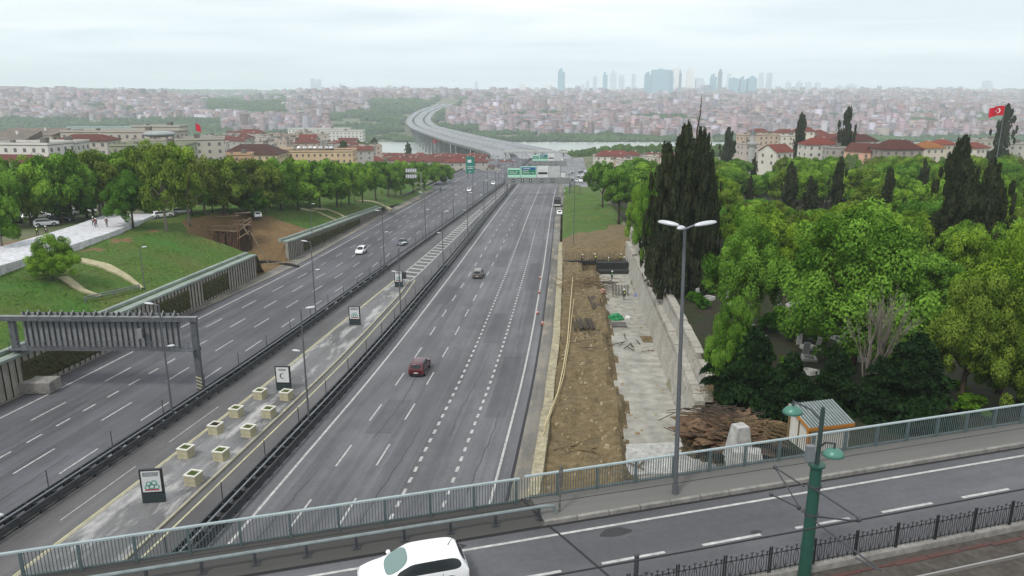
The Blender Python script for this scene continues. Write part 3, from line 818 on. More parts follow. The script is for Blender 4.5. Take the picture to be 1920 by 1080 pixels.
for (px, py, hz_) in ((1486, 772, h1 + 1.75), (1563, 852, h1 + .7)):
    r_ = ray(px, py); y_ = mp.y + (1.0 if px < 1510 else -.9); p = r_ * (y_ / r_.y) - mp
    mb = MB(); dome(mb, p); lo = mb.build('lamp_head', m_dome, mast, smooth=True)
    mb = MB(); mb.ball(tuple(p - Vector((0, 0, .07))), (.3, .25, .08), 10, 6); mb.build('lens', mat('lamp_lens', (.6, .6, .56), .3), lo)
    mb = MB(); a = Vector((0, 0, hz_)); top = p + Vector((0, 0, .38))
    mb.tube([a, a + (top - a) * .4 + Vector((0, 0, .15)), top + Vector((0, 0, .03))], .035, 6); mb.tube([top + Vector((0, 0, .05)), top - Vector((0, 0, .15))], .045, 6); mb.build('lamp_arm', m_metal_d, mast)
def mpt(px, py, dy): r_ = ray(px, py); return r_ * ((mp.y + dy) / r_.y) - mp
mb = MB()
L1 = [((1508, 912, 0), (1453, 876, 2.2)), ((1500, 953, 0), (1453, 876, 2.2)), ((1498, 952, 0), (1446, 927, 2.0)),
      ((1520, 912, 0), (1611, 972, -2.2)), ((1518, 967, 0), (1613, 978, -2.2)), ((1520, 972, 0), (1652, 1070, -3.2)), ((1604, 1045, -2.6), (1645, 1068, -3.1))]
for a, b in L1: mb.tube([mpt(*a), mpt(*b)], .032, 6)
for a in ((1453, 876, 2.2), (1611, 974, -2.2), (1498, 952, .1), (1446, 927, 2.0)): mb.ball(tuple(mpt(*a)), .09, 8, 6)
for h_ in (910, 962): zz = mz(h_); mb.tube([(0, 0, zz - .04), (0, 0, zz + .04)], .26, 12)
mb.build('wire_bracket', m_metal_d, mast)
# overhead wires
m_wire = mat('wire', (.02, .02, .02), .6)
def wire(p, lab, dirs=60, r=.03, sag=.25):
    mb = MB(); pts = [p + bt * k + Vector((0, 0, sag * (abs(k) / 30) ** 2 if abs(k) < 31 else sag)) for k in range(-dirs, dirs + 1, 6)]
    mb.tube(pts, r, 5); mb.build('overhead_wire', m_wire, label=lab, cat='overhead wire')
wire(mpt(1611, 975, -2.2) + mp, 'thicker overhead tram wire carried by the right bracket of the green mast')
wire(mpt(1453, 877, 2.2) + mp, 'thin overhead wire passing above the white hatchback roof', r=.012)
# slack hangers and short bollard
mb = MB(); q = atz(1192, 1085, BZ + .3); mb.tube([q - Vector((0, 0, .3)), q + Vector((0, 0, 1.0))], .09, 8); mb.ball(tuple(q + Vector((0, 0, 1.0))), .1, 8, 6)
mb.build('bollard', m_metal_d, label='short grey bollard at the bottom edge, left of the iron fence', cat='bollard')

# ---------------------------------------------------------------- street lamps
m_lhead = mat('lamp_head_grey', srgb('#b9bdc0'), .35, .1)
m_lpole = mat('lamp_pole_grey', srgb('#6b6e72'), .5, .4, noise=(1.5, .2))
def lamp_head(par, p, dx, dy, L_=1.0, w_=.32):
    """cobra head: flattened ellipsoid with a glass lens under it"""
    mb = MB(); n, m = 12, 6; vs = []
    a = math.atan2(dy, dx)
    for i in range(m + 1):
        for k in range(n):
            th_ = math.pi * i / m; ph = 2 * math.pi * k / n
            x = -L_ / 2 * math.cos(th_); rr = math.sin(th_) ** .8; y = w_ / 2 * rr * math.cos(ph); z = .13 * rr * math.sin(ph) * (1 if math.sin(ph) > 0 else .5)
            vs.append((p[0] + x * math.cos(a) - y * math.sin(a), p[1] + x * math.sin(a) + y * math.cos(a), p[2] + z + x * .12))
    fs = [(i * n + k, i * n + (k + 1) % n, (i + 1) * n + (k + 1) % n, (i + 1) * n + k) for i in range(m) for k in range(n)]
    mb.raw(vs, fs); return mb.build('lamp_head', m_lhead, par, smooth=True)
def street_lamp(loc, label, H, arms, group=None, r=.11):
    t = thing('street_lamp', loc, label, 'street lamp', group)
    mb = MB(); mb.tube([(0, 0, 0), (0, 0, H * .5), (0, 0, H)], [r, r * .8, r * .55], 10); mb.tube([(0, 0, 0), (0, 0, .5)], r * 1.35, 10)
    mb.build('pole', m_lpole, t)
    for (z, dx, dy, L_, hl) in arms:
        d = Vector((dx, dy, 0)).normalized()
        mb = MB(); mb.tube([(0, 0, z), tuple(d * L_ * .5 + Vector((0, 0, z + .1))), tuple(d * L_ + Vector((0, 0, z + .16)))], r * .4, 6); mb.build('arm', m_lpole, t)
        lamp_head(t, tuple(d * (L_ + hl * .45) + Vector((0, 0, z + .2))), d.x, d.y, hl)
    return t
# big three-headed lamp on the footpath
lb = atz(1266, 925, BZ + .17); H_ = aty(1280, 428, lb.y).z - lb.z
t = street_lamp(lb, 'tall grey street lamp with three heads on the bridge footpath', H_, [(H_ - .05, 1, .1, .42, 1.0), (H_ - .05, -1, .55, .28, .95), (H_ - .1, -.5, -1, .3, .75)], r=.115)
t.rotation_euler = (0, R(-1.3), 0)
# lamps along the two barriers
side = {'R': (lambda y: BARR, 'barrier beside the right carriageway'), 'L': (lambda y: barL(y), 'barrier beside the left carriageway')}
for key, ys_, s0 in (('R', [29.6] + [67.7 + 38.6 * i for i in range(11)], 1), ('L', [30.5] + [69.3 + 38.4 * i for i in range(11)], -1)):
    fo, nm = side[key]
    for i, y in enumerate(ys_):
        p = W(fo(y), y, .1)
        lab = f'{ORD[i]} tall lamp post along the {nm}'
        street_lamp(p, lab, 12.0, [(11.9, s0, .0, .5, .95), (7.6, -s0, .0, .35, .8)], 'lamp posts along the median barriers')
# lamps on the left bank and beyond
for (px, py, dh, top, lab) in ((272, 545, 5.0, 464, 'lamp post standing on the grass by the longer cream stone curve'), (585, 437, 5, 383, 'lamp post on the far grass in front of the lower cream arc'), (557, 0, 0, 0, '')):
    if not lab: continue
    p = on_bank(px, py); H = aty(px, top, p.y).z - p.z
    street_lamp(p, lab, H, [(H - .1, 1, -.2, .4, .9)], r=.08)
for i, (px, py, top, lab) in enumerate([(666, 405, 330, 'lamp post on the grass left of the two-row wire sign'), (733, 372, 335, 'lamp post beside the side road in front of the trees'), (1075, 470, 330, 'lamp post on the right parapet before the sign gantry')]):
    p = at(px, py, 1.5); H = aty(px, top, p.y).z - p.z
    street_lamp(p, lab, H, [(H - .1, 1, 0, .5, .9)], r=.09)
# ---------------------------------------------------------------- cars
m_glass = mat('car_glass', (.012, .016, .018), .12, spec=.45)
m_tyre = mat('tyre_rubber', (.02, .02, .02), .8)
m_rim = mat('alloy_rim', (.45, .45, .47), .35, .6)
m_redlamp = mat('tail_lamp_red', (.35, .01, .015), .25, spec=.6)
m_clear = mat('head_lamp_clear', (.6, .62, .65), .15, spec=.7)
m_plate = mat('number_plate', (.65, .65, .65), .5)
def car(label, paint, L_=4.1, Wd=1.75, H=1.47, style='hatch', group=None, glasscol=None, name='parked_car'):
    """front of the car points to +x; origin at ground centre. Lofted cage, subdivided."""
    hw = Wd / 2
    t = thing(name, (0, 0, 0), label, 'car', group)
    # (x, zbottom, [ (half width, z, x shift) from rocker to roof centre ])
    belt = .62 * H
    if style == 'suv': cowl, wst, rst, rbl, hood = .74, .56, .06, .02, .66 * H
    elif style == 'sedan': cowl, wst, rst, rbl, hood = .72, .54, .22, .10, .60 * H
    elif style == 'van': cowl, wst, rst, rbl, hood = .80, .62, .045, .015, .64 * H
    else: cowl, wst, rst, rbl, hood = .755, .55, .085, .03, .60 * H
    X = lambda f: (f - .5) * L_
    z0 = .17 * (1 if style != 'suv' else 1.35)
    def ring(fb, ft, zb, zt, zc, wt, k=1.0, nose=0):
        # points: bottom, rocker, mid, belt(shoulder), top edge, top centre
        return [(X(fb), hw * .86 * k, z0), (X(fb), hw * .97 * k, z0 + .12), (X(fb), hw * 1.0 * k, zb * .62), (X(fb), hw * .97 * k, zb), (X(ft), hw * wt * k, zt), (X(ft), 0, zc)]
    zt = H * .965
    rings = [
        ring(0.0, 0.0, belt * .8, belt * .84, belt * .86, .70, .86),
        ring(.012, .012, belt * .96, belt * .985, belt, .74, .95),
        ring(rbl + .012, rst, belt, zt * .97, H * .975, .76),
        ring(.20, .20 if style != 'sedan' else .27, belt, zt, H, .79),
        ring(.40, .40, belt, zt, H * 1.003, .80),
        ring(.52, .50, belt, zt * .995, H, .80),
        ring(cowl - .09, wst, belt * .99, zt * .975, H * .975, .77),
        ring(cowl, cowl + .005, belt * .965, belt * 1.01, belt * 1.035, .80),
        ring(.88, .88, hood * .93, hood * .97, hood * .99, .74, .985),
        ring(.965, .965, hood * .80, hood * .85, hood * .87, .66, .93),
        ring(1.0, 1.0, hood * .60, hood * .64, hood * .66, .50, .80),
    ]
    if style == 'sedan':
        rings[1] = ring(.0, .0, belt * .96, belt * .99, belt, .72, .95)
        rings[2] = ring(.17, .175, belt * 1.0, belt * 1.03, belt * 1.04, .76)
        rings[3] = ring(.21, .31, belt, zt * .985, H * .985, .76)
    bm = bmesh.new(); vv = []
    for r in rings:
        row = [bm.verts.new((x, y, z)) for (x, y, z) in r[:5]] + [bm.verts.new(r[5])] + [bm.verts.new((x, -y, z)) for (x, y, z) in r[4::-1]]
        vv.append(row)
    n = len(vv[0]); glass = {}
    for i in range(len(vv) - 1):
        for j in range(n - 1):
            f = bm.faces.new((vv[i][j], vv[i][j + 1], vv[i + 1][j + 1], vv[i + 1][j]))
            f.smooth = True; glass[i, j] = f
        f = bm.faces.new((vv[i][n - 1], vv[i][0], vv[i + 1][0], vv[i + 1][n - 1]))
    bm.faces.new(vv[0][::-1]); bm.faces.new(vv[-1])
    wins = []
    side_i = range(2, 7) if style != 'sedan' else range(3, 7)
    for i in side_i:
        for j in (3, n - 2 - 3): wins.append((glass[i, j], 2))
    for j in (4, 5): wins.append((glass[6, j], 1))
    rr = 1 if style != 'sedan' else 2
    for j in (4, 5): wins.append((glass[rr, j], 3))
    for j in (3, n - 2 - 3, ): wins.append((glass[9, j], 4))
    for j in (2, n - 2 - 2): wins.append((glass[0, j], 5))
    for grp, th, sd in (((1,), .05, 0), ((3,), .07, 0), ((2,), .045, 1), ((2,), .045, -1), ((4,), .04, 0), ((5,), .03, 0)):
        fs = [f for f, k in wins if k in grp and (sd == 0 or f.calc_center_median().y * sd > 0)]
        for f in fs: f.material_index = grp[0]
        if grp[0] in (1, 2, 3): bmesh.ops.inset_region(bm, faces=fs, thickness=th, depth=0.0, use_even_offset=True)
        else: bmesh.ops.inset_individual(bm, faces=fs, thickness=th, depth=0.0)
        for f in fs: f.material_index = grp[0]
        keep = set(fs)
    # ring faces made by the inset take the body colour
    ok = {f for f, k in wins}
    for f in bm.faces:
        if f.material_index and f not in ok: f.material_index = 0
    cl_ = bm.edges.layers.float.new('crease_edge')
    for e in bm.edges:
        mi_ = [f.material_index for f in e.link_faces]
        if len(mi_) == 2 and mi_[0] != mi_[1]: e[cl_] = 1.0
    bmesh.ops.recalc_face_normals(bm, faces=bm.faces[:])
    me = bpy.data.meshes.new('tmp'); bm.to_mesh(me); bm.free()
    to = bpy.data.objects.new('tmp', me); COL.objects.link(to)
    sb = to.modifiers.new('s', 'SUBSURF'); sb.levels = 2; sb.render_levels = 2
    dg = bpy.context.evaluated_depsgraph_get(); ev = to.evaluated_get(dg).to_mesh()
    V = [v.co.copy() for v in ev.vertices]; N = [v.normal.copy() for v in ev.vertices]
    P = [(tuple(p.vertices), p.material_index) for p in ev.polygons]
    bpy.data.objects.remove(to)
    def part(name, mis, m, off=0.0, cond=None):
        mb = MB(); idx = {}
        for vs, mi_ in P:
            if mi_ in mis and (cond is None or cond(sum((V[k] for k in vs), Vector()) / len(vs))):
                loc = []
                for k in vs:
                    if k not in idx: idx[k] = len(mb.v); mb.v.append(tuple(V[k] + N[k] * off))
                    loc.append(idx[k])
                mb.f.append(tuple(loc)); mb.mi.append(0); mb.uv.append([(0, 0)] * len(vs)); mb.col.append(None)
        if mb.f: return mb.build(name, m, t, smooth=True)
    part('body', (0,), paint); gl = glasscol or m_glass
    part('windscreen', (1,), gl, .006); part('rear_window', (3,), m_glass, .006)
    part('side_window', (2,), m_glass, .006, lambda c: c.y > 0); part('side_window', (2,), m_glass, .006, lambda c: c.y < 0)
    part('headlight', (4,), m_clear, .008, lambda c: c.y > 0); part('headlight', (4,), m_clear, .008, lambda c: c.y < 0)
    part('tail_light', (5,), m_redlamp, .012, lambda c: c.y > 0); part('tail_light', (5,), m_redlamp, .012, lambda c: c.y < 0)
    wr = .32 if style != 'suv' else .38
    for fx in (.19, .80):
        for sy in (-1, 1):
            mb = MB(); c = (X(fx), sy * (hw - .10), wr)
            mb.tube([(c[0], c[1] - .12, wr), (c[0], c[1] - .10, wr), (c[0], c[1] + .10, wr), (c[0], c[1] + .12, wr)], [wr * .9, wr, wr, wr * .9], 18)
            wo = mb.build('wheel', m_tyre, t)
            mb = MB(); ys_ = sy * (hw + .024)
            mb.tube([(c[0], ys_ - sy * .02, wr), (c[0], ys_, wr)], wr * .62, 14); mb.build('rim', m_rim, wo)
            mb = MB(); mb.tube([(c[0], sy * (hw - .02), wr + .03), (c[0], sy * (hw + .006), wr + .03)], wr * 1.2, 18); mb.build('wheel_arch', m_black, t)
    for sy in (-1, 1):
        mb = MB(); mb.ball((X(cowl - .06), sy * (hw + .05), belt + .05), (.10, .13, .08), 8, 6); mb.build('wing_mirror', paint, t, smooth=True)
    for xx in (X(0) - .012, X(1) + .0):
        mb = MB(); mb.box((xx, 0, .5 if xx > 0 else .62), (.03, .5, .11)); mb.build('number_plate', m_plate, t)
    mb = MB(); mb.box((X(0) + .03, 0, z0 + .16), (.10, Wd * .84, .2)); mb.box((X(1) - .04, 0, z0 + .14), (.10, Wd * .70, .16)); mb.build('bumper_trim', m_black, t)
    if style in ('suv', 'van'):
        mb = MB()
        for sy in (-1, 1): mb.bar((X(.16), sy * hw * .72, H + .02), (X(.52), sy * hw * .72, H + .02), .04)
        mb.build('roof_rail', m_metal, t)
    mb = MB(); mb.box((0, 0, z0 + .02), (L_ * .9, Wd * .8, .1)); mb.build('underbody', m_black, t)
    return t
def paint(n, c, m_=.0): return mat('paint_' + n, c, .28, m_, spec=.5, coat=.6)
P_white, P_red, P_grey, P_blue, P_black, P_silver = paint('white', (.78, .79, .8)), paint('red', srgb('#5c0c20', .7), .1), paint('grey', srgb('#7c7770', .55), .3), paint('blue', srgb('#2a3a55', .7), .2), paint('black', (.02, .02, .025), .2), paint('silver', (.42, .43, .45), .4)
def heading(y): return math.atan2(1.0, (C(y + 10) - C(y - 10)) / 20.0)
def put(o, p, rz): o.location = p; o.rotation_euler.z = rz
m_ws = mat('pale_windscreen', srgb('#86a39e', .6), .1, spec=.8)
c = car('white hatchback driving left on the bridge, in the foreground', P_white, 4.05, 1.74, 1.45, 'hatch', glasscol=m_ws, name='hatchback'); 
q = atz(775, 1096, BZ + .02); put(c, q, BA + math.pi)
mb = MB(); mb.tube([(-1.35, 0, 1.46), (-1.55, 0, 1.75)], [.02, .006], 5); mb.build('aerial', m_black, c)
for sy in (-1, 1):
    for x_ in (-.52, .42): mb = MB(); mb.bar((x_ - .1, sy * .875, .83), (x_ + .1, sy * .875, .83), .03, .035); mb.build('door_handle', m_metal, c)
    mb = MB()
    for pts in ([(-.95, .30), (-.98, .6), (-1.0, .86)], [(-.03, .30), (-.03, .6), (-.05, .86)], [(.86, .30), (.9, .6), (.86, .84)]): mb.tube([(a_, sy * (.873 if b_ > .5 and b_ < .8 else .862), b_) for a_, b_ in pts], .008, 4)
    mb.tube([(-1.35, sy * .866, .34), (1.25, sy * .866, .34)], .03, 5); mb.build('door_seam', m_black, c)
c = car('dark red off-road car on the right carriageway, seen from behind', P_red, 4.65, 1.9, 1.7, 'suv', name='car'); p = at(776, 706); put(c, (p.x + .5, p.y + 2.0, zr(p.y + 2.0) + .01), heading(p.y))
c = car('grey people carrier on the right carriageway, far ahead of the red car', P_grey, 4.5, 1.85, 1.68, 'van', name='car'); p = at(893, 523); put(c, (p.x + .3, p.y + 2.0, zr(p.y + 2) + .01), heading(p.y))
c = car('white off-road car coming towards the camera on the left carriageway', P_white, 4.4, 1.85, 1.65, 'suv', name='car'); p = at(674, 478); put(c, (p.x, p.y + 2, zr(p.y + 2) + .01), heading(p.y) + math.pi)
c = car('dark blue saloon coming towards the camera on the left carriageway', P_blue, 4.5, 1.8, 1.43, 'sedan', name='car'); p = at(752, 461); put(c, (p.x, p.y + 2, zr(p.y + 2) + .01), heading(p.y) + math.pi)
wc = car('white car on the left carriageway, lower of the two distant ones', P_white, 4.3, 1.8, 1.47, 'sedan', name='car'); p = at(880, 359); put(wc, (p.x, p.y, zr(p.y) + .01), heading(p.y) + math.pi)
o = copy_tree(wc); o['label'] = 'white car on the left carriageway, farthest of those in view, by the sign gantry'; p = at(925, 346); put(o, (p.x, p.y, zr(p.y) + .01), heading(p.y) + math.pi)
wc2 = copy_tree(wc); wc2['label'] = 'silver-white car stopped behind the covered lorry on the right shoulder'; p = at(1050, 404); put(wc2, (p.x, p.y + 2, zr(p.y + 2) + .01), heading(p.y))
# parked lorry
p = at(1047, 390); lo = thing('lorry', (p.x, p.y + 6, zr(p.y + 6)), 'lorry with a dark covered load parked on the right shoulder', 'lorry', rz=heading(p.y))
mb = MB(); mb.box((-1.2, 0, 1.9), (6.0, 2.4, 2.0)); mb.build('cargo_body', mat('tarpaulin', (.05, .05, .055), .8, noise=(2, .4)), lo, bevel=.08)
mb = MB(); mb.box((3.0, 0, 1.75), (1.7, 2.3, 2.3), taper=.92); mb.build('cab', m_metal_d, lo, bevel=.1)
mb = MB(); mb.box((-4.24, 0, 1.0), (.1, 2.3, .4)); mb.build('tail_board', m_plate, lo)
mb = MB(); mb.box((0, 0, .8), (7.6, 1.6, .25)); mb.build('chassis', m_black, lo)
for x in (-3, -1.8, 2.9):
    for s_ in (-1, 1): mb = MB(); mb.tube([(x, s_ * 1.0, .5), (x, s_ * 1.25, .5)], .5, 14); mb.build('wheel', m_tyre, lo)

# parked cars on the left, under the trees
pk = [((55, 412), 'silver'), ((78, 410), 'white'), ((105, 407), 'white'), ((132, 404), 'silver'), ((150, 402), 'white'), ((163, 400), 'white'), ((30, 418), 'black'), ((88, 424), 'white'), ((306, 408), 'white'), ((482, 409), 'white'), ((340, 402), 'silver'), ((118, 415), 'black')]
base = {}
descr = ['parked car seen under the trees left of the new path', 'parked car between the tree trunks left of the new path', 'parked car', 'parked car']
poslab = {0: 'far left, behind the first tree trunk', 1: 'second from the left edge under the trees', 2: 'in the middle of the car park, among the trunks', 3: 'right of the middle of the car park', 4: 'just left of the workmen on the path', 5: 'directly behind the workmen on the path', 6: 'farthest left, half hidden by foliage', 7: 'nearest the earth edge of the path', 8: 'between the dark tree and the bare trees', 9: 'right of the dark bushy tree by the scaffold', 10: 'behind the dark tree, in deep shade', 11: 'in the shade near the earth heap'}
for i, ((px, py), cn) in enumerate(pk):
    p = gat(px, py)
    lab = f'{cn} parked car, {poslab[i]}'
    if cn not in base: base[cn] = o = car(lab, {'silver': P_silver, 'white': P_white, 'black': P_black}[cn], 4.3, 1.78, 1.48, 'hatch', 'cars parked under the left trees', name='parked_car')
    else: o = copy_tree(base[cn])
    o['label'] = lab; put(o, (p.x, p.y, p.z + .03), R(20 + (i * 37) % 25 + (90 if i % 3 == 0 else 0)))

# ---------------------------------------------------------------- sign gantry near left
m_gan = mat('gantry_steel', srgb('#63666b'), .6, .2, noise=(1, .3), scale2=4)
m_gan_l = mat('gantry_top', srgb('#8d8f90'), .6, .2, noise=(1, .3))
gR = Vector((-34.6, 77.5, zr(77.5))); gL = Vector((gR.x - 20.6, gR.y + .4, gR.z))
ga = thing('sign_gantry', gR, 'grey steel sign gantry over the left carriageway, seen from behind', 'sign gantry')
gd = gL - gR; ln = gd.length; gd = gd.normalized()
G = lambda u, v, z: Vector((gd.x * u, gd.y * u + v, z))
for (u, lab, zb) in ((0, 'leg', .1), (ln - .6, 'leg', .6)):
    mb = MB(); mb.bar(G(u, 0, zb), G(u, 0, 8.6), .62, .5); mb.build('leg', m_gan, ga)
mb = MB(); mb.bar(G(-.5, -.2, 8.45), G(ln + 1.0, -.2, 8.45), .5, .5); mb.bar(G(-.3, .3, 4.9), G(ln, .3, 4.9), .5, .4); mb.build('beam', m_gan, ga)
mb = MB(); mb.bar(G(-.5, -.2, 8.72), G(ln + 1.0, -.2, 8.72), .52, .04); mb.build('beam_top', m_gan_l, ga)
mb = MB(); mb.bar(G(0, -.55, 5.05), G(ln - .3, -.55, 5.05), .9, .06)
for z in (5.6, 6.1): mb.bar(G(.4, -1.0, z), G(ln - .5, -1.0, z), .05)
for i in range(11): mb.bar(G(.4 + i * (ln - .9) / 10, -1.0, 5.05), G(.4 + i * (ln - .9) / 10, -1.0, 6.1), .05)
mb.build('walkway', m_gan, ga)
mb = MB(); mb.bar(G(1.6, .25, 7.0), G(ln - 1.6, .25, 7.0), .08, 4.0); mb.build('sign_panel', mat('sign_back', srgb('#8b8d90'), .6, .2, noise=(1.5, .3)), ga)
mb = MB(); k = 0; u = 1.9
while u < ln - 1.8: mb.bar(G(u, .12, 5.1), G(u, .12, 9.15), .09, .14); u += .62
mb.build('panel_stiffener', m_metal_d, ga)
mb = MB(); u = 2.0
while u < ln - 1.8: mb.face([G(u, -.35, 8.75), G(u, .2, 8.75), G(u, .2, 9.3)]); mb.face([G(u + .05, -.35, 8.75), G(u + .05, .2, 8.75), G(u + .05, .2, 9.3)][::-1]); mb.bar(G(u + .02, -.35, 8.75), G(u + .02, .2, 9.3), .07); mb.bar(G(u + .02, -.35, 8.75), G(u + .02, .25, 8.78), .12, .06); u += 1.24
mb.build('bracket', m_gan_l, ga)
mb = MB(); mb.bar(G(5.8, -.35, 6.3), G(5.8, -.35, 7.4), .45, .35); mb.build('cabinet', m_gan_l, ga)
mb = MB()
for i in range(5): mb.bar(G(.0, -.27, .5 + i * .36), G(.001, -.27, .5 + i * .36 + .2), .64, .03)
mb2 = MB()
for i in range(4): mb2.face([G(-.32, -.28, .3 + i * .4), G(.32, -.28, .55 + i * .4), G(.32, -.28, .72 + i * .4), G(-.32, -.28, .47 + i * .4)])
mb2.build('warning_stripes', m_yellow, ga)
mb = MB(); b0 = G(ln - 1.2, -.3, .75); mb.box(b0, (6.5, 2.2, 1.3)); mb.build('pedestal', m_conc, ga, bevel=.06)
ga.rotation_euler = (0, 0, 0)

# ---------------------------------------------------------------- far sign gantries over the right carriageway
m_sg = mat('sign_green', srgb('#1e7a5c'), .5, noise=(1, .1)); m_sb = mat('sign_blue', srgb('#1d4f8c'), .5); m_sf = mat('sign_frame', srgb('#a9d9c3'), .5); m_sw = mat('sign_white', (.62, .64, .64), .5)
def far_gantry(pxL, pxR, pyb, ybeam, label, y):
    a = aty(pxL, pyb, y); b = aty(pxR, pyb, y); z0 = zr(y)
    t = thing('sign_gantry', (a.x, y, z0), label, 'sign gantry')
    wd = b.x - a.x; hb = a.z - z0
    for u in (.6, wd - .6):
        mb = MB(); mb.bar((u, 0, 0), (u, 0, hb), .55); mb.build('leg', m_gan, t)
    H1 = (aty(pxL, pyb - 11.5, y).z - a.z)
    mb = MB(); mb.box((wd / 2, 0, hb + H1 / 2), (wd, .9, H1)); mb.build('beam', m_gan_l, t)
    S = wd / 122.0
    for i, u in enumerate((14, 31, 46, 67, 86)):
        mb = MB(); mb.box((u * S, -.52, hb + H1 * .55), (5 * S, .12, H1 * .5)); lo = mb.build('lane_signal', m_black, t)
        mb = MB(); mb.box((u * S, -.62, hb + H1 * .55), (2.2 * S, .06, H1 * .2)); mb.build('signal_face', m_sw, lo)
    zt = hb + H1 + .1
    def panel(u0, u1, h, m1, frame, rows, nm='direction_sign'):
        mb = MB(); mb.box(((u0 + u1) / 2 * S, -.3, zt + h / 2), ((u1 - u0) * S, .2, h)); fo = mb.build(nm, frame, t)
        for (r0, r1, v0, v1, m_) in m1:
            mb = MB(); mb.box(((u0 + (u1 - u0) * (r0 + r1) / 2) * S, -.43, zt + h * (v0 + v1) / 2), ((u1 - u0) * (r1 - r0) * S, .05, h * (v1 - v0))); mb.build('sign_face', m_, fo)
        mb = MB()
        for (r0, r1, v) in rows: mb.box(((u0 + (u1 - u0) * (r0 + r1) / 2) * S, -.47, zt + h * v), ((u1 - u0) * (r1 - r0) * S, .02, h * .05))
        if rows: mb.build('sign_lettering', m_sw, fo)
    panel(4, 27, 3.7, [(.04, .96, .30, .80, m_sg)], m_sf, [(.12, .5, .6), (.12, .75, .45), (.58, .85, .6)])
    panel(28, 57, 4.4, [(.05, .95, .26, .70, m_sg), (.05, .95, .705, .92, m_sb)], m_sf, [(.12, .5, .6), (.12, .7, .42), (.6, .85, .42), (.15, .6, .8)])
    panel(58.5, 79, 4.6, [(.08, .92, .28, .46, m_black)], m_sw, [(.15, .4, .7), (.5, .85, .7), (.15, .6, .6)], 'information_sign')
    panel(80, 100, 4.5, [], mat('sign_back_pale', (.5, .52, .52), .6, noise=(1, .2)), [], 'information_sign')
    mb = MB()
    for u in range(2, 122, 6): mb.bar((u * S, .45, zt), (u * S, .45, zt + 1.1), .06)
    mb.bar((0, .45, zt + 1.1), (wd, .45, zt + 1.1), .07); mb.build('handrail', m_metal_d, t)
    mb = MB(); mb.box((106 * S, -.2, zt + .9), (8 * S, .3, 1.6)); mb.build('camera_box', m_sw, t)
    return t
far_gantry(948, 1071.5, 344.5, 0, 'wide sign gantry with green and blue boards, nearer one over the right carriageway', 300)
far_gantry(996, 1062, 313, 0, 'smaller sign gantry with green boards, farther one over the right carriageway', 505)
# two-row wire sign by the side road
p = at(791, 386, 1.0); t = thing('road_sign', p, 'cantilever sign post with two rows of pale letters left of the carriageway', 'road sign')
H = aty(791, 323, p.y).z - p.z
mb = MB(); mb.tube([(0, 0, 0), (0, 0, H)], .2, 8); mb.bar((0, 0, H - .1), (-4.2, 0, H - .1), .14); mb.build('post', mat('post_olive', srgb('#767c6c'), .6), t)
for r_ in range(2):
    mb = MB(); z = H + .6 - r_ * 1.95; mb.box((-3.3, 0, z), (3.9, .08, 1.5)); so = mb.build('letter_board', m_metal, t)
    mb = MB()
    for k in range(6): mb.box((-4.85 + k * .62, -.07, z), (.34, .04, 1.0))
    mb.build('lettering', m_sw, so)

# ---------------------------------------------------------------- poster boards on the island
m_frame = mat('board_black', (.012, .013, .016), .35, spec=.5); m_paper = mat('poster_paper', (.58, .6, .6), .25, spec=.5)
m_teal = mat('poster_teal', srgb('#3f8f85'), .5); m_txt = mat('poster_text', srgb('#3b4450'), .5); m_pred = mat('poster_red', srgb('#a0464e'), .5); m_grn = mat('board_side_green', srgb('#1f4a40'), .4)
m_lid = mat('board_foot', srgb('#30393b'), .5)
def poster(p, label, Wd, H, rz, kind, faced=1):
    t = thing('poster_board', p, label, 'poster board', rz=rz)
    mb = MB(); mb.box((0, 0, H * .14), (Wd, .32, H * .28)); mb.build('foot', m_lid, t, bevel=.02)
    mb = MB(); mb.box((0, 0, H * .64), (Wd * 1.02, .26, H * .72)); fr = mb.build('frame', m_frame, t, bevel=.03)
    mb = MB(); mb.box((0, -.14, H * .645), (Wd * .84, .02, H * .62)); pa = mb.build('poster', m_paper, t)
    yy = -.157; rr = random.Random(kind + 5)
    x0 = -Wd * .36
    mb = MB()
    if kind != 2:
        for r_ in range(4):
            x = x0; z = H * (.91 - r_ * .032)
            while x < Wd * .33:
                l = rr.uniform(.05, .16) * Wd; l = min(l, Wd * .36 - x); 
                if l > .02: mb.box((x + l / 2, yy, z), (l * .85, .01, H * .016))
                x += l
            if r_ == 2: pass
    else:
        for r_ in range(2): mb.box((0, yy, H * (.88 - r_ * .05)), (Wd * .5, .01, H * .022))
    mb.build('poster_text', m_txt, pa)
    if kind != 2:
        mb = MB()
        for (cx_, cz_, r_) in ((-.12, .58, .13), (.12, .6, .14), (.0, .50, .15), (-.2, .47, .12), (.22, .48, .13)):
            n = 14
            for k in range(n):
                a0, a1 = 2 * math.pi * k / n, 2 * math.pi * (k + 1) / n
                q = [(Wd * (cx_ + r_ * f * math.cos(a)), yy, H * cz_ + Wd * r_ * f * math.sin(a)) for a, f in ((a0, 1), (a1, 1), (a1, .62), (a0, .62))]
                mb.face(q)
        mb.build('poster_drawing', m_teal, pa)
        mb = MB(); mb.box((0, yy + .004, H * .40), (Wd * .62, .01, H * .045)); mb.build('poster_band', m_pred, pa)
    else:
        mb = MB(); n = 18; R1 = Wd * .2
        for k in range(n):
            a0, a1 = R(40) + R(280) * k / n, R(40) + R(280) * (k + 1) / n
            f = lambda a: R1 * (1 - .42 * math.sin((a - R(40)) / R(280) * math.pi))
            q = [(R1 * math.cos(a0), yy, H * .6 + R1 * math.sin(a0)), (R1 * math.cos(a1), yy, H * .6 + R1 * math.sin(a1)), (f(a1) * math.cos(a1), yy, H * .6 + f(a1) * math.sin(a1)), (f(a0) * math.cos(a0), yy, H * .6 + f(a0) * math.sin(a0))]
            mb.face(q)
        mb.build('poster_drawing', m_txt, pa)
    return t
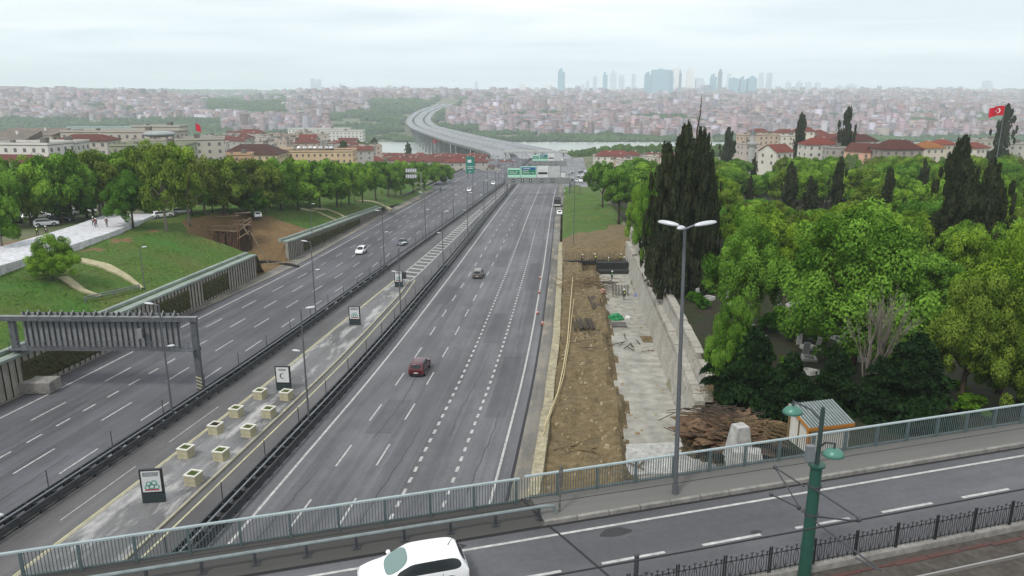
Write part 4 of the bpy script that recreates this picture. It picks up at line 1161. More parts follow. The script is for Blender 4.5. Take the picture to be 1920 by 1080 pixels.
for (px, py, pt, wpx, kind, lab) in ((290, 941, 879, 40, 1, 'nearest black poster board on the traffic island, with a teal drawing'), (533, 731, 686, 28, 2, 'second black poster board on the island, showing a dark crescent'), (666, 609, 574, 21, 1, 'third poster board on the island, alone beyond the planters'), (748, 538, 507, 15, 3, 'farthest poster board, at the tip of the island')):
    p = at(px, py, .14); H = aty(px, pt, p.y).z - p.z; wd = wpx * (p.y * cc - p.z * ss) / F
    poster(p, lab, wd, H, R(-3) + (R(10) if py > 900 else 0), kind)
p = at(758, 533, .1); t = thing('waste_bin', p, 'small dark box on a post behind the farthest poster board', 'waste bin')
mb = MB(); mb.tube([(0, 0, 0), (0, 0, 1.2)], .05, 6); mb.build('post', m_metal_d, t); mb = MB(); mb.box((0, 0, 1.7), (.8, .5, 1.2)); mb.build('box', m_metal_d, t, bevel=.04)

# planters
m_pl = mat('cream_planter', srgb('#b3ae93'), .85, noise=(2, .25)); m_pl_r = mat('planter_rim', srgb('#d3d2c6'), .8, noise=(2, .15)); m_soil = mat('planter_soil', srgb('#2b2a20', .6), .95, noise=(4, .5))
m_moss = mat('planter_moss', srgb('#5d6f2e', .6), .95, noise=(5, .5))
def planter(label):
    t = thing('planter', (0, 0, 0), label, 'planter', 'square concrete planters on the traffic island')
    mb = MB(); s_ = 1.02
    for (z0, z1, w0, w1) in ((0, .08, 1.06, 1.06), (.08, .40, .98, 1.0), (.40, .58, 1.04, 1.04), (.58, .86, 1.0, 1.02)):
        mb.box((0, 0, (z0 + z1) / 2), (w0 * s_, w0 * s_, z1 - z0), taper=w1 / w0)
    mb.build('tub', m_pl, t)
    mb = MB(); a, b, z0, z1 = .56, .41, .86, .97
    for (x, y, sx, sy) in ((0, -(a + b) / 2, 2 * a, a - b), (0, (a + b) / 2, 2 * a, a - b), (-(a + b) / 2, 0, a - b, 2 * b), ((a + b) / 2, 0, a - b, 2 * b)): mb.box((x, y, (z0 + z1) / 2), (sx, sy, z1 - z0))
    mb.build('rim', m_pl_r, t)
    mb = MB(); mb.box((0, 0, .875), (2 * b - .01, 2 * b - .01, .02)); mb.build('soil', m_soil, t)
    return t
pls = [(346, 862, 'left row, nearest planter, its soil green with moss'), (402, 817, 'left row, second planter from the nearest'), (441, 785, 'left row, third planter from the nearest'), (486, 751, 'left row, farthest planter'),
       (360, 913, 'right row, planter nearest the camera'), (412, 867, 'right row, second planter from the nearest'), (464, 822, 'right row, third planter from the nearest'), (502, 786, 'right row, fourth planter from the nearest'), (535, 753, 'right row, farthest, below the crescent poster')]
pr0 = None
for i, (px, py, lab) in enumerate(pls):
    lab = 'cream square planter on the island: ' + lab
    if pr0 is None: o = pr0 = planter(lab)
    else: o = copy_tree(pr0); o['label'] = lab
    p = at(px, py - 2, .14); o.location = (p.x, p.y + .45, zr(p.y + .45) + .14); o.rotation_euler.z = R(-14)
    if i == 0: [ch for ch in o.children if ch.name.startswith('soil')][0].active_material = m_moss
    if i == 1:
        for ch in o.children:
            if ch.name.startswith('soil'): ch.data = ch.data.copy(); ch.data.materials[0] = m_soil

# ---------------------------------------------------------------- people
def person(label, pose=0, vest=(.55, .7, .1), legs='#2a2c33', helmet=(.75, .75, .72), group='workers on the building site', top='#2c3038', h=1.75):
    """skinned body grown from a skeleton, origin at the feet"""
    t = thing('person', (0, 0, 0), label, 'person', group)
    K = {0: dict(hipL=(.1, 0, .92), kneeL=(.13, .03, .5), anL=(.14, -.02, .08), toL=(.15, .14, .03), hipR=(-.1, 0, .92), kneeR=(-.13, .02, .5), anR=(-.15, -.05, .08), toR=(-.16, .1, .03), elL=(.27, -.03, 1.13), haL=(.30, .10, .90), elR=(-.27, -.04, 1.13), haR=(-.29, .12, .92), lean=0),
         1: dict(hipL=(.1, 0, .92), kneeL=(.12, .20, .52), anL=(.12, .10, .09), toL=(.13, .25, .05), hipR=(-.1, 0, .92), kneeR=(-.12, -.02, .5), anR=(-.12, -.26, .12), toR=(-.12, -.14, .03), elL=(.26, -.14, 1.15), haL=(.25, .02, .95), elR=(-.26, .12, 1.15), haR=(-.22, .30, 1.02), lean=.05),
         2: dict(hipL=(.12, -.1, .85), kneeL=(.16, .1, .46), anL=(.16, -.02, .08), toL=(.17, .14, .03), hipR=(-.12, -.1, .85), kneeR=(-.16, .12, .46), anR=(-.16, 0, .08), toR=(-.17, .15, .03), elL=(.24, .40, 1.0), haL=(.16, .55, .75), elR=(-.24, .40, 1.02), haR=(-.14, .56, .78), lean=.35)}[pose]
    ln_ = K['lean']; pv = (0, -.0 if pose < 2 else -.1, .95 if pose < 2 else .88)
    sh = lambda x, z: (x, pv[1] + ln_ * (z - .9) * 1.1, z - (0.12 if pose == 2 else 0))
    V = [pv, sh(0, 1.18), sh(0, 1.40), sh(0, 1.50), sh(0, 1.58), sh(0, 1.68),
         K['hipL'], K['kneeL'], K['anL'], K['toL'], K['hipR'], K['kneeR'], K['anR'], K['toR'], sh(.19, 1.40), K['elL'], K['haL'], sh(-.19, 1.40), K['elR'], K['haR']]
    E_ = [(0, 1), (1, 2), (2, 3), (3, 4), (4, 5), (0, 6), (6, 7), (7, 8), (8, 9), (0, 10), (10, 11), (11, 12), (12, 13), (2, 14), (14, 15), (15, 16), (2, 17), (17, 18), (18, 19)]
    Rr = [.13, .14, .13, .055, .10, .10, .095, .065, .045, .04, .095, .065, .045, .04, .07, .045, .035, .07, .045, .035]
    def skin(name, Vs, Es, Rs, m, par):
        me = bpy.data.meshes.new(name); me.from_pydata(Vs, Es, []); o = bpy.data.objects.new(name, me); COL.objects.link(o)
        md = o.modifiers.new('skin', 'SKIN'); md.use_smooth_shade = True
        sv = me.skin_vertices[0].data
        for i, r_ in enumerate(Rs): sv[i].radius = (r_, r_ * .85 if i in (0, 1, 2) else r_)
        sv[0].use_root = True
        sb = o.modifiers.new('sub', 'SUBSURF'); sb.levels = 1; sb.render_levels = 1
        dg = bpy.context.evaluated_depsgraph_get(); nm = bpy.data.meshes.new_from_object(o.evaluated_get(dg)); bpy.data.objects.remove(o)
        nm.materials.clear()
        for x in (m if isinstance(m, list) else [m]): nm.materials.append(x)
        ob = bpy.data.objects.new(name, nm); COL.objects.link(ob); ob.parent = par; return ob
    mskin = mat('skin', srgb('#9c6b50'), .6); mtop = mat('top' + top, srgb(top), .8); mleg = mat('legs' + legs, srgb(legs), .8); mboot = mat('boots', (.03, .025, .02), .7)
    b = skin('body', V, E_, Rr, [mtop, mleg, mskin, mboot], t)
    nz = V[3][2]
    for f in b.data.polygons:
        c_ = f.center; f.material_index = 2 if c_.z > nz or ((c_ - Vector(K['haL'])).length < .09) or ((c_ - Vector(K['haR'])).length < .09) else (3 if c_.z < .1 else (1 if c_.z < pv[2] + .02 else 0))
    vb = skin('vest', [pv, V[1], (V[2][0], V[2][1], V[2][2] + .02)], [(0, 1), (1, 2)], [.15, .165, .165], mat('vest%d' % int(vest[0] * 100), vest, .7, emit=None), t)
    mb = MB(); c_ = V[5]; mb.ball((c_[0], c_[1], c_[2] + .03), (.13, .15, .12), 10, 8); mb.tube([(c_[0], c_[1] + .03, c_[2] + .01), (c_[0], c_[1] + .03, c_[2] + .035)], .165, 12)
    mb.build('helmet', mat('helmet%d%d' % (int(helmet[0] * 100), int(helmet[2] * 100)), helmet, .4), t, smooth=True)
    return t
Y_, O_ = (.50, .68, .08), (.75, .16, .05)
ppl = [((1092, 494), .9, 0, (.75, .5, .45), 'worker in a white helmet by the dark corner of the pit'), ((1116, 492), .9, 2, Y_, 'bending worker in a yellow vest at the back of the pit'),
       ((1141, 500), .9, 0, Y_, 'worker standing at the left end of the dark formwork'), ((1164, 493), .9, 1, Y_, 'worker half hidden behind another at the right of the formwork'),
       ((1170, 499), .9, 0, (.2, .5, .25), 'worker in a green vest and white helmet at the right end of the formwork'), ((1147, 527), .9, 1, (.12, .60, .22), 'worker in a bright green vest walking in front of the formwork'),
       ((1170, 563), .7, 0, Y_, 'worker in a yellow vest standing on the slab near the blue sack')]
for (px, py), dh, pose, vc, lab in ppl:
    o = person(lab, pose, vc); p = at(px, py, dh); o.location = p; o.rotation_euler.z = R(random.choice([-150, 170, 20, 120, -40])); o.scale = (1.08,) * 3
for (px, py), vc, lab, pose in (((176, 424), O_, 'workman in dark clothes, left of the two close together on the path', 0), ((181, 427), (.65, .06, .04), 'workman in a red vest, right of the two close together on the path', 1), ((201, 426), (.45, .12, .06), 'workman walking alone on the path, right of the pair', 1),
                        ((71, 443), Y_, 'workman in a yellow vest behind the big shrub', 0), ((88, 441), O_, 'workman in an orange vest behind the big shrub', 2)):
    o = person(lab, pose, vc, group='workmen on the new path'); p = at(px, py, 10.35 if px > 100 else 10.1); o.location = p; o.rotation_euler.z = R(40 if px > 190 else 200)
o = person('lone person in dark clothes standing by the side road kerb', 0, (.03, .03, .03), group='passers-by', helmet=(.03, .02, .02)); p = at(826, 362, .5); o.location = p; o.scale = (1.3,) * 3

# ---------------------------------------------------------------- things on the building site
m_wood = mat('old_timber', srgb('#8a7656', .8), .9, noise=(3, .4)); m_woodd = mat('dark_timber', srgb('#5b5148', .7), .9, noise=(3, .4)); m_wreck = mat('rusty_timber', srgb('#63564a', .65), .9, noise=(3, .5))
m_form = mat('formwork_dark', (.03, .032, .03), .7, noise=(1, .4))
# timber bundles
def bundle(px, py, n, L_, label, sp=.45, m_=m_woodd, seed=0, dh=1.35):
    rr = random.Random(seed); p = at(px, py, dh); t = thing('timber_stack', p, label, 'timber')
    for i in range(n):
        mb = MB(); x = (i - n / 2) * sp + rr.uniform(-.08, .08); a = rr.uniform(-.1, .1)
        mb.bar((x - a, -L_ / 2, .0), (x + a, L_ / 2, .0 - GRADE * L_), .26 if sp > .35 else .16, .2); mb.build('beam', m_, t)
bundle(1084, 606, 2, 5.4, 'pair of dark beams lying left in the dug earth', .55, seed=1); bundle(1102, 605, 5, 5.2, 'row of five dark beams lying side by side in the dug earth', .42, seed=2)
bundle(1117, 565, 3, 8.0, 'three long beams lying beside the slab edge', .45, seed=3)
def scatter_sticks(px, py, n, rad, label, m_, seed, dh=1.2, Ls=(.8, 2.5), h=.6):
    rr = random.Random(seed); p = at(px, py, dh); mb = MB(); few = n < 20
    if few: t = thing('timber_pile', p, label, 'timber pile')
    for i in range(n):
        if few: mb = MB()
        x, y = rr.gauss(0, rad * .5), rr.gauss(0, rad * .6); a = rr.uniform(0, 3.14); l = rr.uniform(*Ls); z = max(0, h * (1 - math.hypot(x, y) / rad)) * rr.random()
        mb.bar((x - l / 2 * math.cos(a), y - l / 2 * math.sin(a), z + .05 - GRADE * y), (x + l / 2 * math.cos(a), y + l / 2 * math.sin(a), z + .12 + rr.uniform(-.1, .25) - GRADE * y), rr.uniform(.07, .16), .06)
        if few: mb.build('board', m_, t)
    if few: return t
    return mb.build('timber_pile', m_, loc=p, label=label, cat='timber pile')
scatter_sticks(1095, 530, 70, 4.5, 'brown heap of loose boards and branches below the pit', m_wood, 4, Ls=(1.5, 4.5), h=1.0)
scatter_sticks(1140, 535, 16, 2.5, 'grey-green boards stacked beside the formwork', m_woodd, 5, Ls=(1.5, 3))
scatter_sticks(1108, 832, 9, 3.5, 'few pale boards lying on the near earth', m_wood, 6, dh=.95, Ls=(1, 3.2), h=.1)
scatter_sticks(1150, 880, 9, 2.6, 'pale boards lying on the orange patch behind the railing', m_wood, 7, dh=.95, Ls=(1, 2.5), h=.1)
scatter_sticks(1120, 640, 10, 3.5, 'thin boards lying across the earth below the five beams', m_woodd, 8, dh=1.2, Ls=(1, 4), h=.1)
scatter_sticks(1175, 648, 8, 3.0, 'few rods lying on the slab', m_woodd, 9, dh=.75, Ls=(1, 3), h=.05)
# formwork and pit wall
t = thing('formwork', W(29.2, 143, 0), 'dark formwork block on the slab in front of the pit', 'formwork')
mb = MB(); mb.box((2.3, 0, 1.35), (6.2, 1.6, 2.1)); mb.build('block', m_form, t)
mb = MB(); mb.box((2.3, -2.2, .9), (6.0, 2.2, .9)); mb.build('lower_block', m_form, t)
mb = MB()
for i in range(12): mb.bar((-.7 + i * .55, .85, 1.2), (-.7 + i * .55, .85, 3.1), .06)
for z in (1.9, 2.5): mb.bar((-.8, .85, z), (5.4, .85, z), .06)
mb.build('props', m_woodd, t)
mb = MB(); 
for i in range(34): mb.bar(W(22.2 + i * .34, 150.9, -.8), W(22.2 + i * .34, 151.4, 2.7 + .3 * math.sin(i * 1.7)), .07)
mb.bar(W(22, 150.9, .9), W(34, 150.9, .9), .5, .6)
mb.build('shoring_fence', m_form, label='dark upright shoring rods against the earth face of the pit', cat='shoring')
# rebar cage with worker
p = at(1168, 556, .65); mb = MB()
for i in range(6):
    for j in range(4): mb.bar((i * .5 - 1.6, j * .5, 0), (i * .5 - 1.6, j * .5, 1.7), .035)
for z in (.4, 1.0, 1.6):
    for j in range(4): mb.bar((-1.7, j * .5, z), (1.1, j * .5, z), .03)
mb.build('rebar_cage', m_woodd, loc=p, label='square cage of thin reinforcing rods on the slab', cat='rebar cage')
def blob(name, label, cat, p, r, m_, seed=1, n=3, fine=.15):
    bm = bmesh.new(); bmesh.ops.create_icosphere(bm, subdivisions=n, radius=1)
    for v in bm.verts:
        d = 1 + .35 * mnoise.noise(v.co * 1.8 + Vector((seed * 7.3, 0, 0))) + fine * mnoise.noise(v.co * 5 + Vector((seed, 3, 0))) + fine * .6 * mnoise.noise(v.co * 13 + Vector((seed, 3, 9)))
        v.co = Vector((v.co.x * r[0] * d, v.co.y * r[1] * d, max(v.co.z, -.2) * r[2] * d))
    me = bpy.data.meshes.new(name); bm.to_mesh(me); bm.free(); me.materials.append(m_)
    o = bpy.data.objects.new(name, me); COL.objects.link(o); o.location = p; tag(o, label, cat); return o
m_tarp = mat('green_tarpaulin', srgb('#2b9a5f', .8), .5, noise=(3, .45)); m_blue = mat('blue_sack', srgb('#2f3f7d', .9), .6, noise=(4, .5, (.5, .5, .5)))
blob('tarpaulin', 'crumpled bright green tarpaulin on the edge of the slab', 'tarpaulin', at(1154, 598, .7), (1.15, .8, .8), m_tarp, 2)
mb = MB(); mb.box((0, 0, .06), (2.6, 2.0, .1)); mb.build('board', m_conc_d, loc=at(1157, 609, .75), label='flat grey board lying below the green tarpaulin', cat='board')
blob('sack', 'blue and white sack at the foot of the stone wall', 'sack', at(1197, 555, .7), (.8, .6, .6), m_blue, 5)
blob('sack', 'white sack on the slab right of the green tarpaulin', 'sack', at(1177, 597, .65), (.45, .4, .4), m_plate, 7)
blob('sack', 'orange and white sack lying by the long beams', 'sack', at(1129, 547, 1.0), (.6, .5, .5), mat('orange_sack', srgb('#b0684a'), .7, noise=(4, .5, (.6, .6, .6))), 8)
mb = MB(); mb.box((0, 0, .05), (2.0, 2.6, .14)); mb.box((0, .2, .14), (1.3, .5, .06)); mb.build('earth_patch', m_dig, loc=at(1217, 637, .62), label='square opening of orange earth in the slab by the stone wall', cat='opening', kind=None)
mb = MB(); mb.box((0, 0, .12), (9.2, 5.5, .2), rz=.08); mb.build('smooth_slab', m_conc_l, loc=at(1238, 862, .7), label='smooth pale slab nearest the railing', cat='slab')
# plank track (pale string lines along the parapet)
mb = MB(); PT = [(1074, 520), (1068, 590), (1064, 640), (1056, 690), (1046, 735), (1020, 800)]
pts = [at(x, y, 1.5) for x, y in PT]; mb.tube(pts, .06, 5); mb.build('hose', mat('pale_hose', srgb('#c9bb94'), .8), label='pale hose running along the parapet beside the dug earth', cat='hose')
mb = MB(); PT = [(1072, 560), (1063, 640), (1053, 705), (1040, 745), (1014, 815)]
pts = [at(x + 4, y, 1.35) for x, y in PT]; mb.tube(pts, .04, 5); mb.build('hose', MATS['pale_hose'], label='thinner pale cord just right of the hose on the earth', cat='cord')
# debris stones as one uncountable scatter
mb = MB(); rr = random.Random(3)
for i in range(380):
    y = rr.uniform(44, 150); off = rr.uniform(22.2, 29.3) if rr.random() < .8 else rr.uniform(29, 34); h, mi_ = plat_h(off, y); s_ = rr.uniform(.05, .2) * (1 if rr.random() < .93 else 1.6)
    mb.box(W(off, y, h + s_ * .3), (s_ * 2, s_ * 1.3, s_), rz=rr.uniform(0, 3), taper=.6)
mb.build('rubble', mat('rubble', srgb('#8a7a5c'), .9, noise=(3, .5, srgb('#b5ad9a'))), label='small stones and clods strewn over the dug earth', cat='rubble', kind='stuff')
# traffic cones and markers on the hard shoulder
cone0 = None
for i, (px, py) in enumerate([(1013, 523), (1011, 550), (1008, 589), (1017, 609)]):
    lab = f'orange and white traffic cone by the right edge line, {["farthest", "second farthest", "third farthest", "nearest"][i]} of the four'
    if cone0 is None:
        t = cone0 = thing('traffic_cone', (0, 0, 0), lab, 'traffic cone', 'traffic cones by the right edge line')
        mb = MB(); mb.box((0, 0, .03), (.45, .45, .06)); mb.build('foot', m_black, t); mb = MB(); mb.tube([(0, 0, .05), (0, 0, .8)], [.19, .03], 10); mb.build('cone', mat('cone_orange', srgb('#b24a3a'), .6), t)
        mb = MB(); mb.tube([(0, 0, .32), (0, 0, .55)], [.135, .092], 10); mb.build('white_band', m_sw, t)
    else: t = copy_tree(cone0); t['label'] = lab
    t.location = at(px, py, .02)
# shed on the right by the railing
p = Vector((0, 0, 0)); zg = -22.6; sA = atz(1513, 850, zg); t = thing('shed', sA, 'small white shed with orange edges and a striped tin roof behind the railing', 'shed', rz=.24)
Wd_, Dp_, H_ = 3.0, 2.1, 1.85
m_shw = mat('shed_white', (.6, .58, .52), .8, noise=(2, .15)); m_or = mat('shed_orange', srgb('#a8702c'), .7); m_tin = mat('tin_roof', srgb('#8f9a98'), .45, .3, noise=(2, .3)); m_tind = mat('tin_dark', srgb('#4a5453'), .5, .3)
mb = MB()
mb.box((Wd_ / 2, Dp_ / 2, H_ / 2), (Wd_, Dp_, H_)); mb.face([(0, 0, H_), (0, Dp_, H_), (0, Dp_, H_ + .55)]); mb.face([(Wd_, 0, H_), (Wd_, Dp_, H_ + .55), (Wd_, Dp_, H_)]); mb.face([(0, Dp_, H_), (Wd_, Dp_, H_), (Wd_, Dp_, H_ + .55), (0, Dp_, H_ + .55)]); mb.build('wall', m_shw, t)
mb = MB(); mb.face([(-.15, -.2, H_ - .02), (Wd_ + .15, -.2, H_ - .02), (Wd_ + .15, Dp_ + .1, H_ + .64), (-.15, Dp_ + .1, H_ + .64)])
ro = mb.build('roof', m_tind, t)
mb = MB(); 
for i in range(15): x = -.1 + i * (Wd_ + .2) / 14; mb.bar((x, -.2, H_ + .02), (x, Dp_ + .1, H_ + .68), .13, .05)
mb.build('roof_rib', m_tin, ro)
mb = MB(); mb.bar((-.17, -.22, H_ - .1), (Wd_ + .17, -.22, H_ - .1), .05, .2); mb.bar((-.17, -.22, H_ - .1), (-.17, Dp_ + .1, H_ + .56), .05, .2); mb.box((-.02, 0, H_ * .5), (.2, .2, H_ - .1)); mb.build('orange_trim', m_or, t)
mb = MB(); mb.bar((-.02, Dp_ * .5, 0), (-.02, Dp_ * .5, H_ + .3), .08); mb.bar((-.02, Dp_, 0), (-.02, Dp_, H_ + .4), .14); mb.build('corner_post', m_wood, t)
# blocks, heaps and pallets near the shed
m_redearth = mat('red_brown_debris', srgb('#5e4434', .7), .95, noise=(1.5, .6, srgb('#8a7358', .8)), bump=.8)
blob('debris_heap', 'red-brown heap of dry debris at the end of the stone wall', 'debris heap', atz(1370, 815, -24.6), (3.3, 2.6, 1.0), m_redearth, 3, 5, .5)
blob('debris_heap', 'dull earth heap covered in dry grass left of the pale blocks', 'debris heap', atz(1316, 838, -26.0), (1.4, 1.8, 1.5), m_dig, 9, 4, .4)
def sticks_at(p, n, rad, label, m_, seed, Ls, h):
    rr = random.Random(seed); mb = MB()
    for i in range(n):
        x, y = rr.gauss(0, rad * .5), rr.gauss(0, rad * .5); a = rr.gauss(-.3, .5); l = rr.uniform(*Ls); z = h * max(0, 1 - math.hypot(x, y) / rad / 1.2)
        mb.bar((x - l / 2 * math.cos(a), y - l / 2 * math.sin(a), z), (x + l / 2 * math.cos(a), y + l / 2 * math.sin(a), z + rr.uniform(-.2, .5)), rr.uniform(.03, .07), .04)
    return mb.build('brushwood', m_, loc=p, label=label, cat='brushwood')
sticks_at(atz(1358, 800, -24.3), 120, 3.4, 'tangle of brown sticks on top of the debris heap', m_wreck, 3, (.6, 2.8), 1.2)
sticks_at(atz(1395, 812, -23.9), 45, 2.2, 'paler sticks and roots on the right of the debris heap', m_wood, 14, (.5, 2.0), .9)
sticks_at(atz(1350, 740, -25.0), 60, 1.6, 'dry pale branches on the end of the wall', m_wood, 4, (.4, 1.3), .6)
mb = MB(); mb.box((0, 0, .9), (1.5, 1.4, 2.4), rz=.3, taper=.6); mb.build('concrete_block', m_conc_l, loc=atz(1384, 850, -24.2), label='tall pale concrete block tapering upwards behind the railing', cat='concrete block')
mb = MB(); mb.box((0, 0, .4), (2.6, 1.4, 1.1), rz=-.2, taper=.7); mb.build('concrete_block', m_conc_l, loc=atz(1398, 868, -24.0), label='lower slanting concrete block right beside the tall tapering one', cat='concrete block')
t = thing('pallet_stack', atz(1455, 825, -23.3), 'leaning stack of broken wooden pallets left of the shed', 'pallets')
for i in range(5):
    mb = MB()
    for k in range(3): mb.bar((-.9, -.5 + k * .45, i * .27 + k * .03), (.9, -.5 + k * .45, i * .27 - .1), .1, .08)
    for k in range(4): mb.bar((-.8 + k * .5, -.55, i * .27 + .1), (-.8 + k * .5, .5, i * .27 + .1), .12, .03)
    o = mb.build('pallet', m_wood, t); o.rotation_euler = (R(-8), R(14), R(6 * i - 10))
# palm-like dry fronds
mb = MB(); b0 = atz(1345, 783, -24.5)
for i in range(9):
    a = R(150 + i * 9); mb.tube([b0, b0 + Vector((math.cos(a) * 1.6, math.sin(a) * .6, .35)), b0 + Vector((math.cos(a) * 3.2, math.sin(a) * 1.2, .15 + .05 * i))], [.05, .04, .01], 4)
mb.build('dry_fronds', m_wood, label='long dry fronds sticking out left over the stone wall', cat='dry fronds')

# wooden scaffold in the left gap
sp = Vector(W(-50, 158, 0)); sc_ = thing('scaffold', sp, 'timber formwork scaffold standing in the dug gap of the left bank', 'scaffold')
def SP(px, py, y): return aty(px, py, y) - sp
rr = random.Random(8); mb = MB(); m_scw = mat('scaffold_timber', srgb('#8a6e5c', .9), .9, noise=(.8, .9, srgb('#4a3026', .7)))
y0 = 158.0
for i in range(30):
    x = 376 + i * 3.3; yy = y0 + (4 if i > 22 else 0) + rr.uniform(-.5, .5)
    topy = 437 if x < 445 else 410; boty = float(np.interp(x, [376, 420, 450, 475], [448, 470, 488, 486]))
    for k in range(2): mb.bar(SP(x + rr.uniform(-1, 1), topy + rr.uniform(-4, 6), yy + k * 2), SP(x + rr.uniform(-2, 2), boty, yy + k * 2 - .5), .2 if i % 2 else .16)
mb.build('uprights', m_scw, sc_)
mb = MB()
for (a, b, d_) in (((350, 428), (446, 434), 0), ((350, 423), (436, 424), 1), ((445, 434), (470, 415), 0), ((445, 426), (470, 408), 2), ((434, 415), (462, 412), 3), ((372, 408), (448, 404), 6), ((438, 420), (470, 422), 1), ((366, 442), (382, 422), -1), ((445, 448), (470, 432), -1), ((456, 424), (466, 440), -1), ((470, 436), (503, 492), -6), ((478, 498), (548, 490), -12), ((340, 421), (380, 424), 2), ((440, 400), (470, 398), 4)):
    mb.bar(SP(*a, y0 + d_), SP(*b, y0 + d_), .22, .2)
mb.build('ledgers', mat('pale_timber', srgb('#a3917a', .85), .9, noise=(2, .4)), sc_)
mb = MB(); q = [SP(378, 432, 160), SP(447, 436, 160), SP(463, 486, 158), SP(420, 470, 159)]; mb.face(q); mb.face([SP(447, 436, 160), SP(470, 418, 163), SP(474, 486, 160), SP(463, 486, 158)]); mb.build('earth_face', mat('dark_earth', srgb('#54402c', .5), .95, noise=(1, .5)), sc_)  # earth face in a darker brown than the bare earth around it
mb = MB(); q0 = at(500, 497, .2); 
pts = [at(478, 492, .4), at(500, 490, .8), at(522, 492, .5), at(545, 496, .4), at(560, 500, .2)]
mb.tube(pts, .28, 6); mb.build('black_sheeting', m_form, label='rolled black sheeting across the foot of the dug gap', cat='sheeting')
# white barrier rail on the near bank (top of wall)
mb = MB(); a_ = [on_bank(160, 568), on_bank(215, 556), on_bank(262, 545)]
for z in (.5, .85): mb.tube([p + Vector((0, 0, z)) for p in a_], .09, 5)
for p in a_: mb.bar(p, p + Vector((0, 0, .9)), .12)
mb.build('guard_rail', m_metal, label='short grey guard rail on the grass below the cream stone curves', cat='guard rail')

# flags
m_flag = mat('flag_red', srgb('#c8102e', .9), .7); m_fw = mat('flag_white', (.75, .75, .75), .7)
def flag(p_top, H, Wd, Hd, label, dirx=-1, detail=True):
    t = thing('flag', p_top, label, 'flag')
    mb = MB(); mb.tube([(0, 0, -H), (0, 0, .3)], [.12, .06], 6); mb.build('flagpole', m_metal, t)
    mb = MB(); n = 14; m_ = 8
    def S(u, v): return Vector((dirx * u * Wd, .18 * Wd * math.sin(u * 6) * u, -v * Hd - u * u * Hd * .28 * (1 if dirx < 0 else 1)))
    for i in range(n):
        for j in range(m_): mb.face([S(i / n, j / m_), S((i + 1) / n, j / m_), S((i + 1) / n, (j + 1) / m_), S(i / n, (j + 1) / m_)])
    c = mb.build('cloth', m_flag, t, smooth=True)
    if detail:
        mb = MB(); cx_, cy_ = .38, .5; r1, r2 = .25, .20
        k = 20
        for sgn in (-1, 1):
            for i in range(k):
                a0, a1 = R(35) + R(290) * i / k, R(35) + R(290) * (i + 1) / k
                def pt(a, inner):
                    if not inner: u, v = cx_ + r1 * Hd / Wd * math.cos(a), cy_ + r1 * math.sin(a)
                    else: u, v = cx_ + (.0625 + r2 * math.cos(a)) * Hd / Wd, cy_ + r2 * math.sin(a)
                    q = S(u, v); q.y += sgn * .03; return q
                mb.face([pt(a0, 0), pt(a1, 0), pt(a1, 1), pt(a0, 1)])
            st = []
            for i in range(10):
                a = R(36) * i; rr_ = .125 if i % 2 == 0 else .05
                q = S(cx_ + (.30 + rr_ * math.cos(a + math.pi)) * Hd / Wd, cy_ + rr_ * math.sin(a)); q.y += sgn * .03; st.append(q)
            mb.face(st)
        mb.build('crescent_and_star', m_fw, c)
    return t
p = aty(1885, 198, 190); flag(p, 18, 3.9, 2.3, 'large red flag with white crescent and star above the leaning cypress at the right', -1)
p = aty(826, 255, 1150); flag(p, 40, 11, 9, 'red flag on a tall mast beside the viaduct piers', -1, False)
p = aty(366, 232, 330); flag(p, 9, 2.2, 3.0, 'dull red flag hanging from a pole on the left rooftops', 1, False)
# ---------------------------------------------------------------- trees
def leaf_mat(name, col, col2, trans=.22):
    m = bpy.data.materials.new(name); m.use_nodes = True; nt = m.node_tree; L = nt.links; nt.nodes.clear()
    out = nt.nodes.new('ShaderNodeOutputMaterial'); d = nt.nodes.new('ShaderNodeBsdfDiffuse'); tr = nt.nodes.new('ShaderNodeBsdfTranslucent'); mx = nt.nodes.new('ShaderNodeMixShader'); mx.inputs[0].default_value = trans
    oi = nt.nodes.new('ShaderNodeObjectInfo'); at_ = nt.nodes.new('ShaderNodeAttribute'); at_.attribute_name = 'Col'
    c = nt.nodes.new('ShaderNodeMixRGB'); c.inputs[1].default_value = (*col, 1); c.inputs[2].default_value = (*col2, 1); sepc = nt.nodes.new('ShaderNodeSeparateColor'); L.new(at_.outputs['Color'], sepc.inputs[0]); L.new(sepc.outputs[0], c.inputs[0])
    mu = nt.nodes.new('ShaderNodeMixRGB'); mu.blend_type = 'MULTIPLY'; mu.inputs[0].default_value = 1; L.new(c.outputs[0], mu.inputs[1]); L.new(oi.outputs['Color'], mu.inputs[2])
    L.new(mu.outputs[0], d.inputs[0]); L.new(mu.outputs[0], tr.inputs[0]); L.new(d.outputs[0], mx.inputs[1]); L.new(tr.outputs[0], mx.inputs[2]); L.new(mx.outputs[0], out.inputs[0])
    MATS[name] = m; return m
m_leaf = leaf_mat('broad_leaf', srgb('#3c6f1e', .50), srgb('#90bd4a', .90))
m_leafd = leaf_mat('cypress_leaf', srgb('#242c1c', .85), srgb('#4a5038', .85), .1)
m_leafn = leaf_mat('conifer_leaf', srgb('#182a15', .8), srgb('#304a28', .85), .15)
m_bark = mat('bark', srgb('#6b5c4c', .6), .95, noise=(3, .5), bump=.6); m_barkg = mat('grey_bark', srgb('#8a8378', .8), .95, noise=(3, .4))
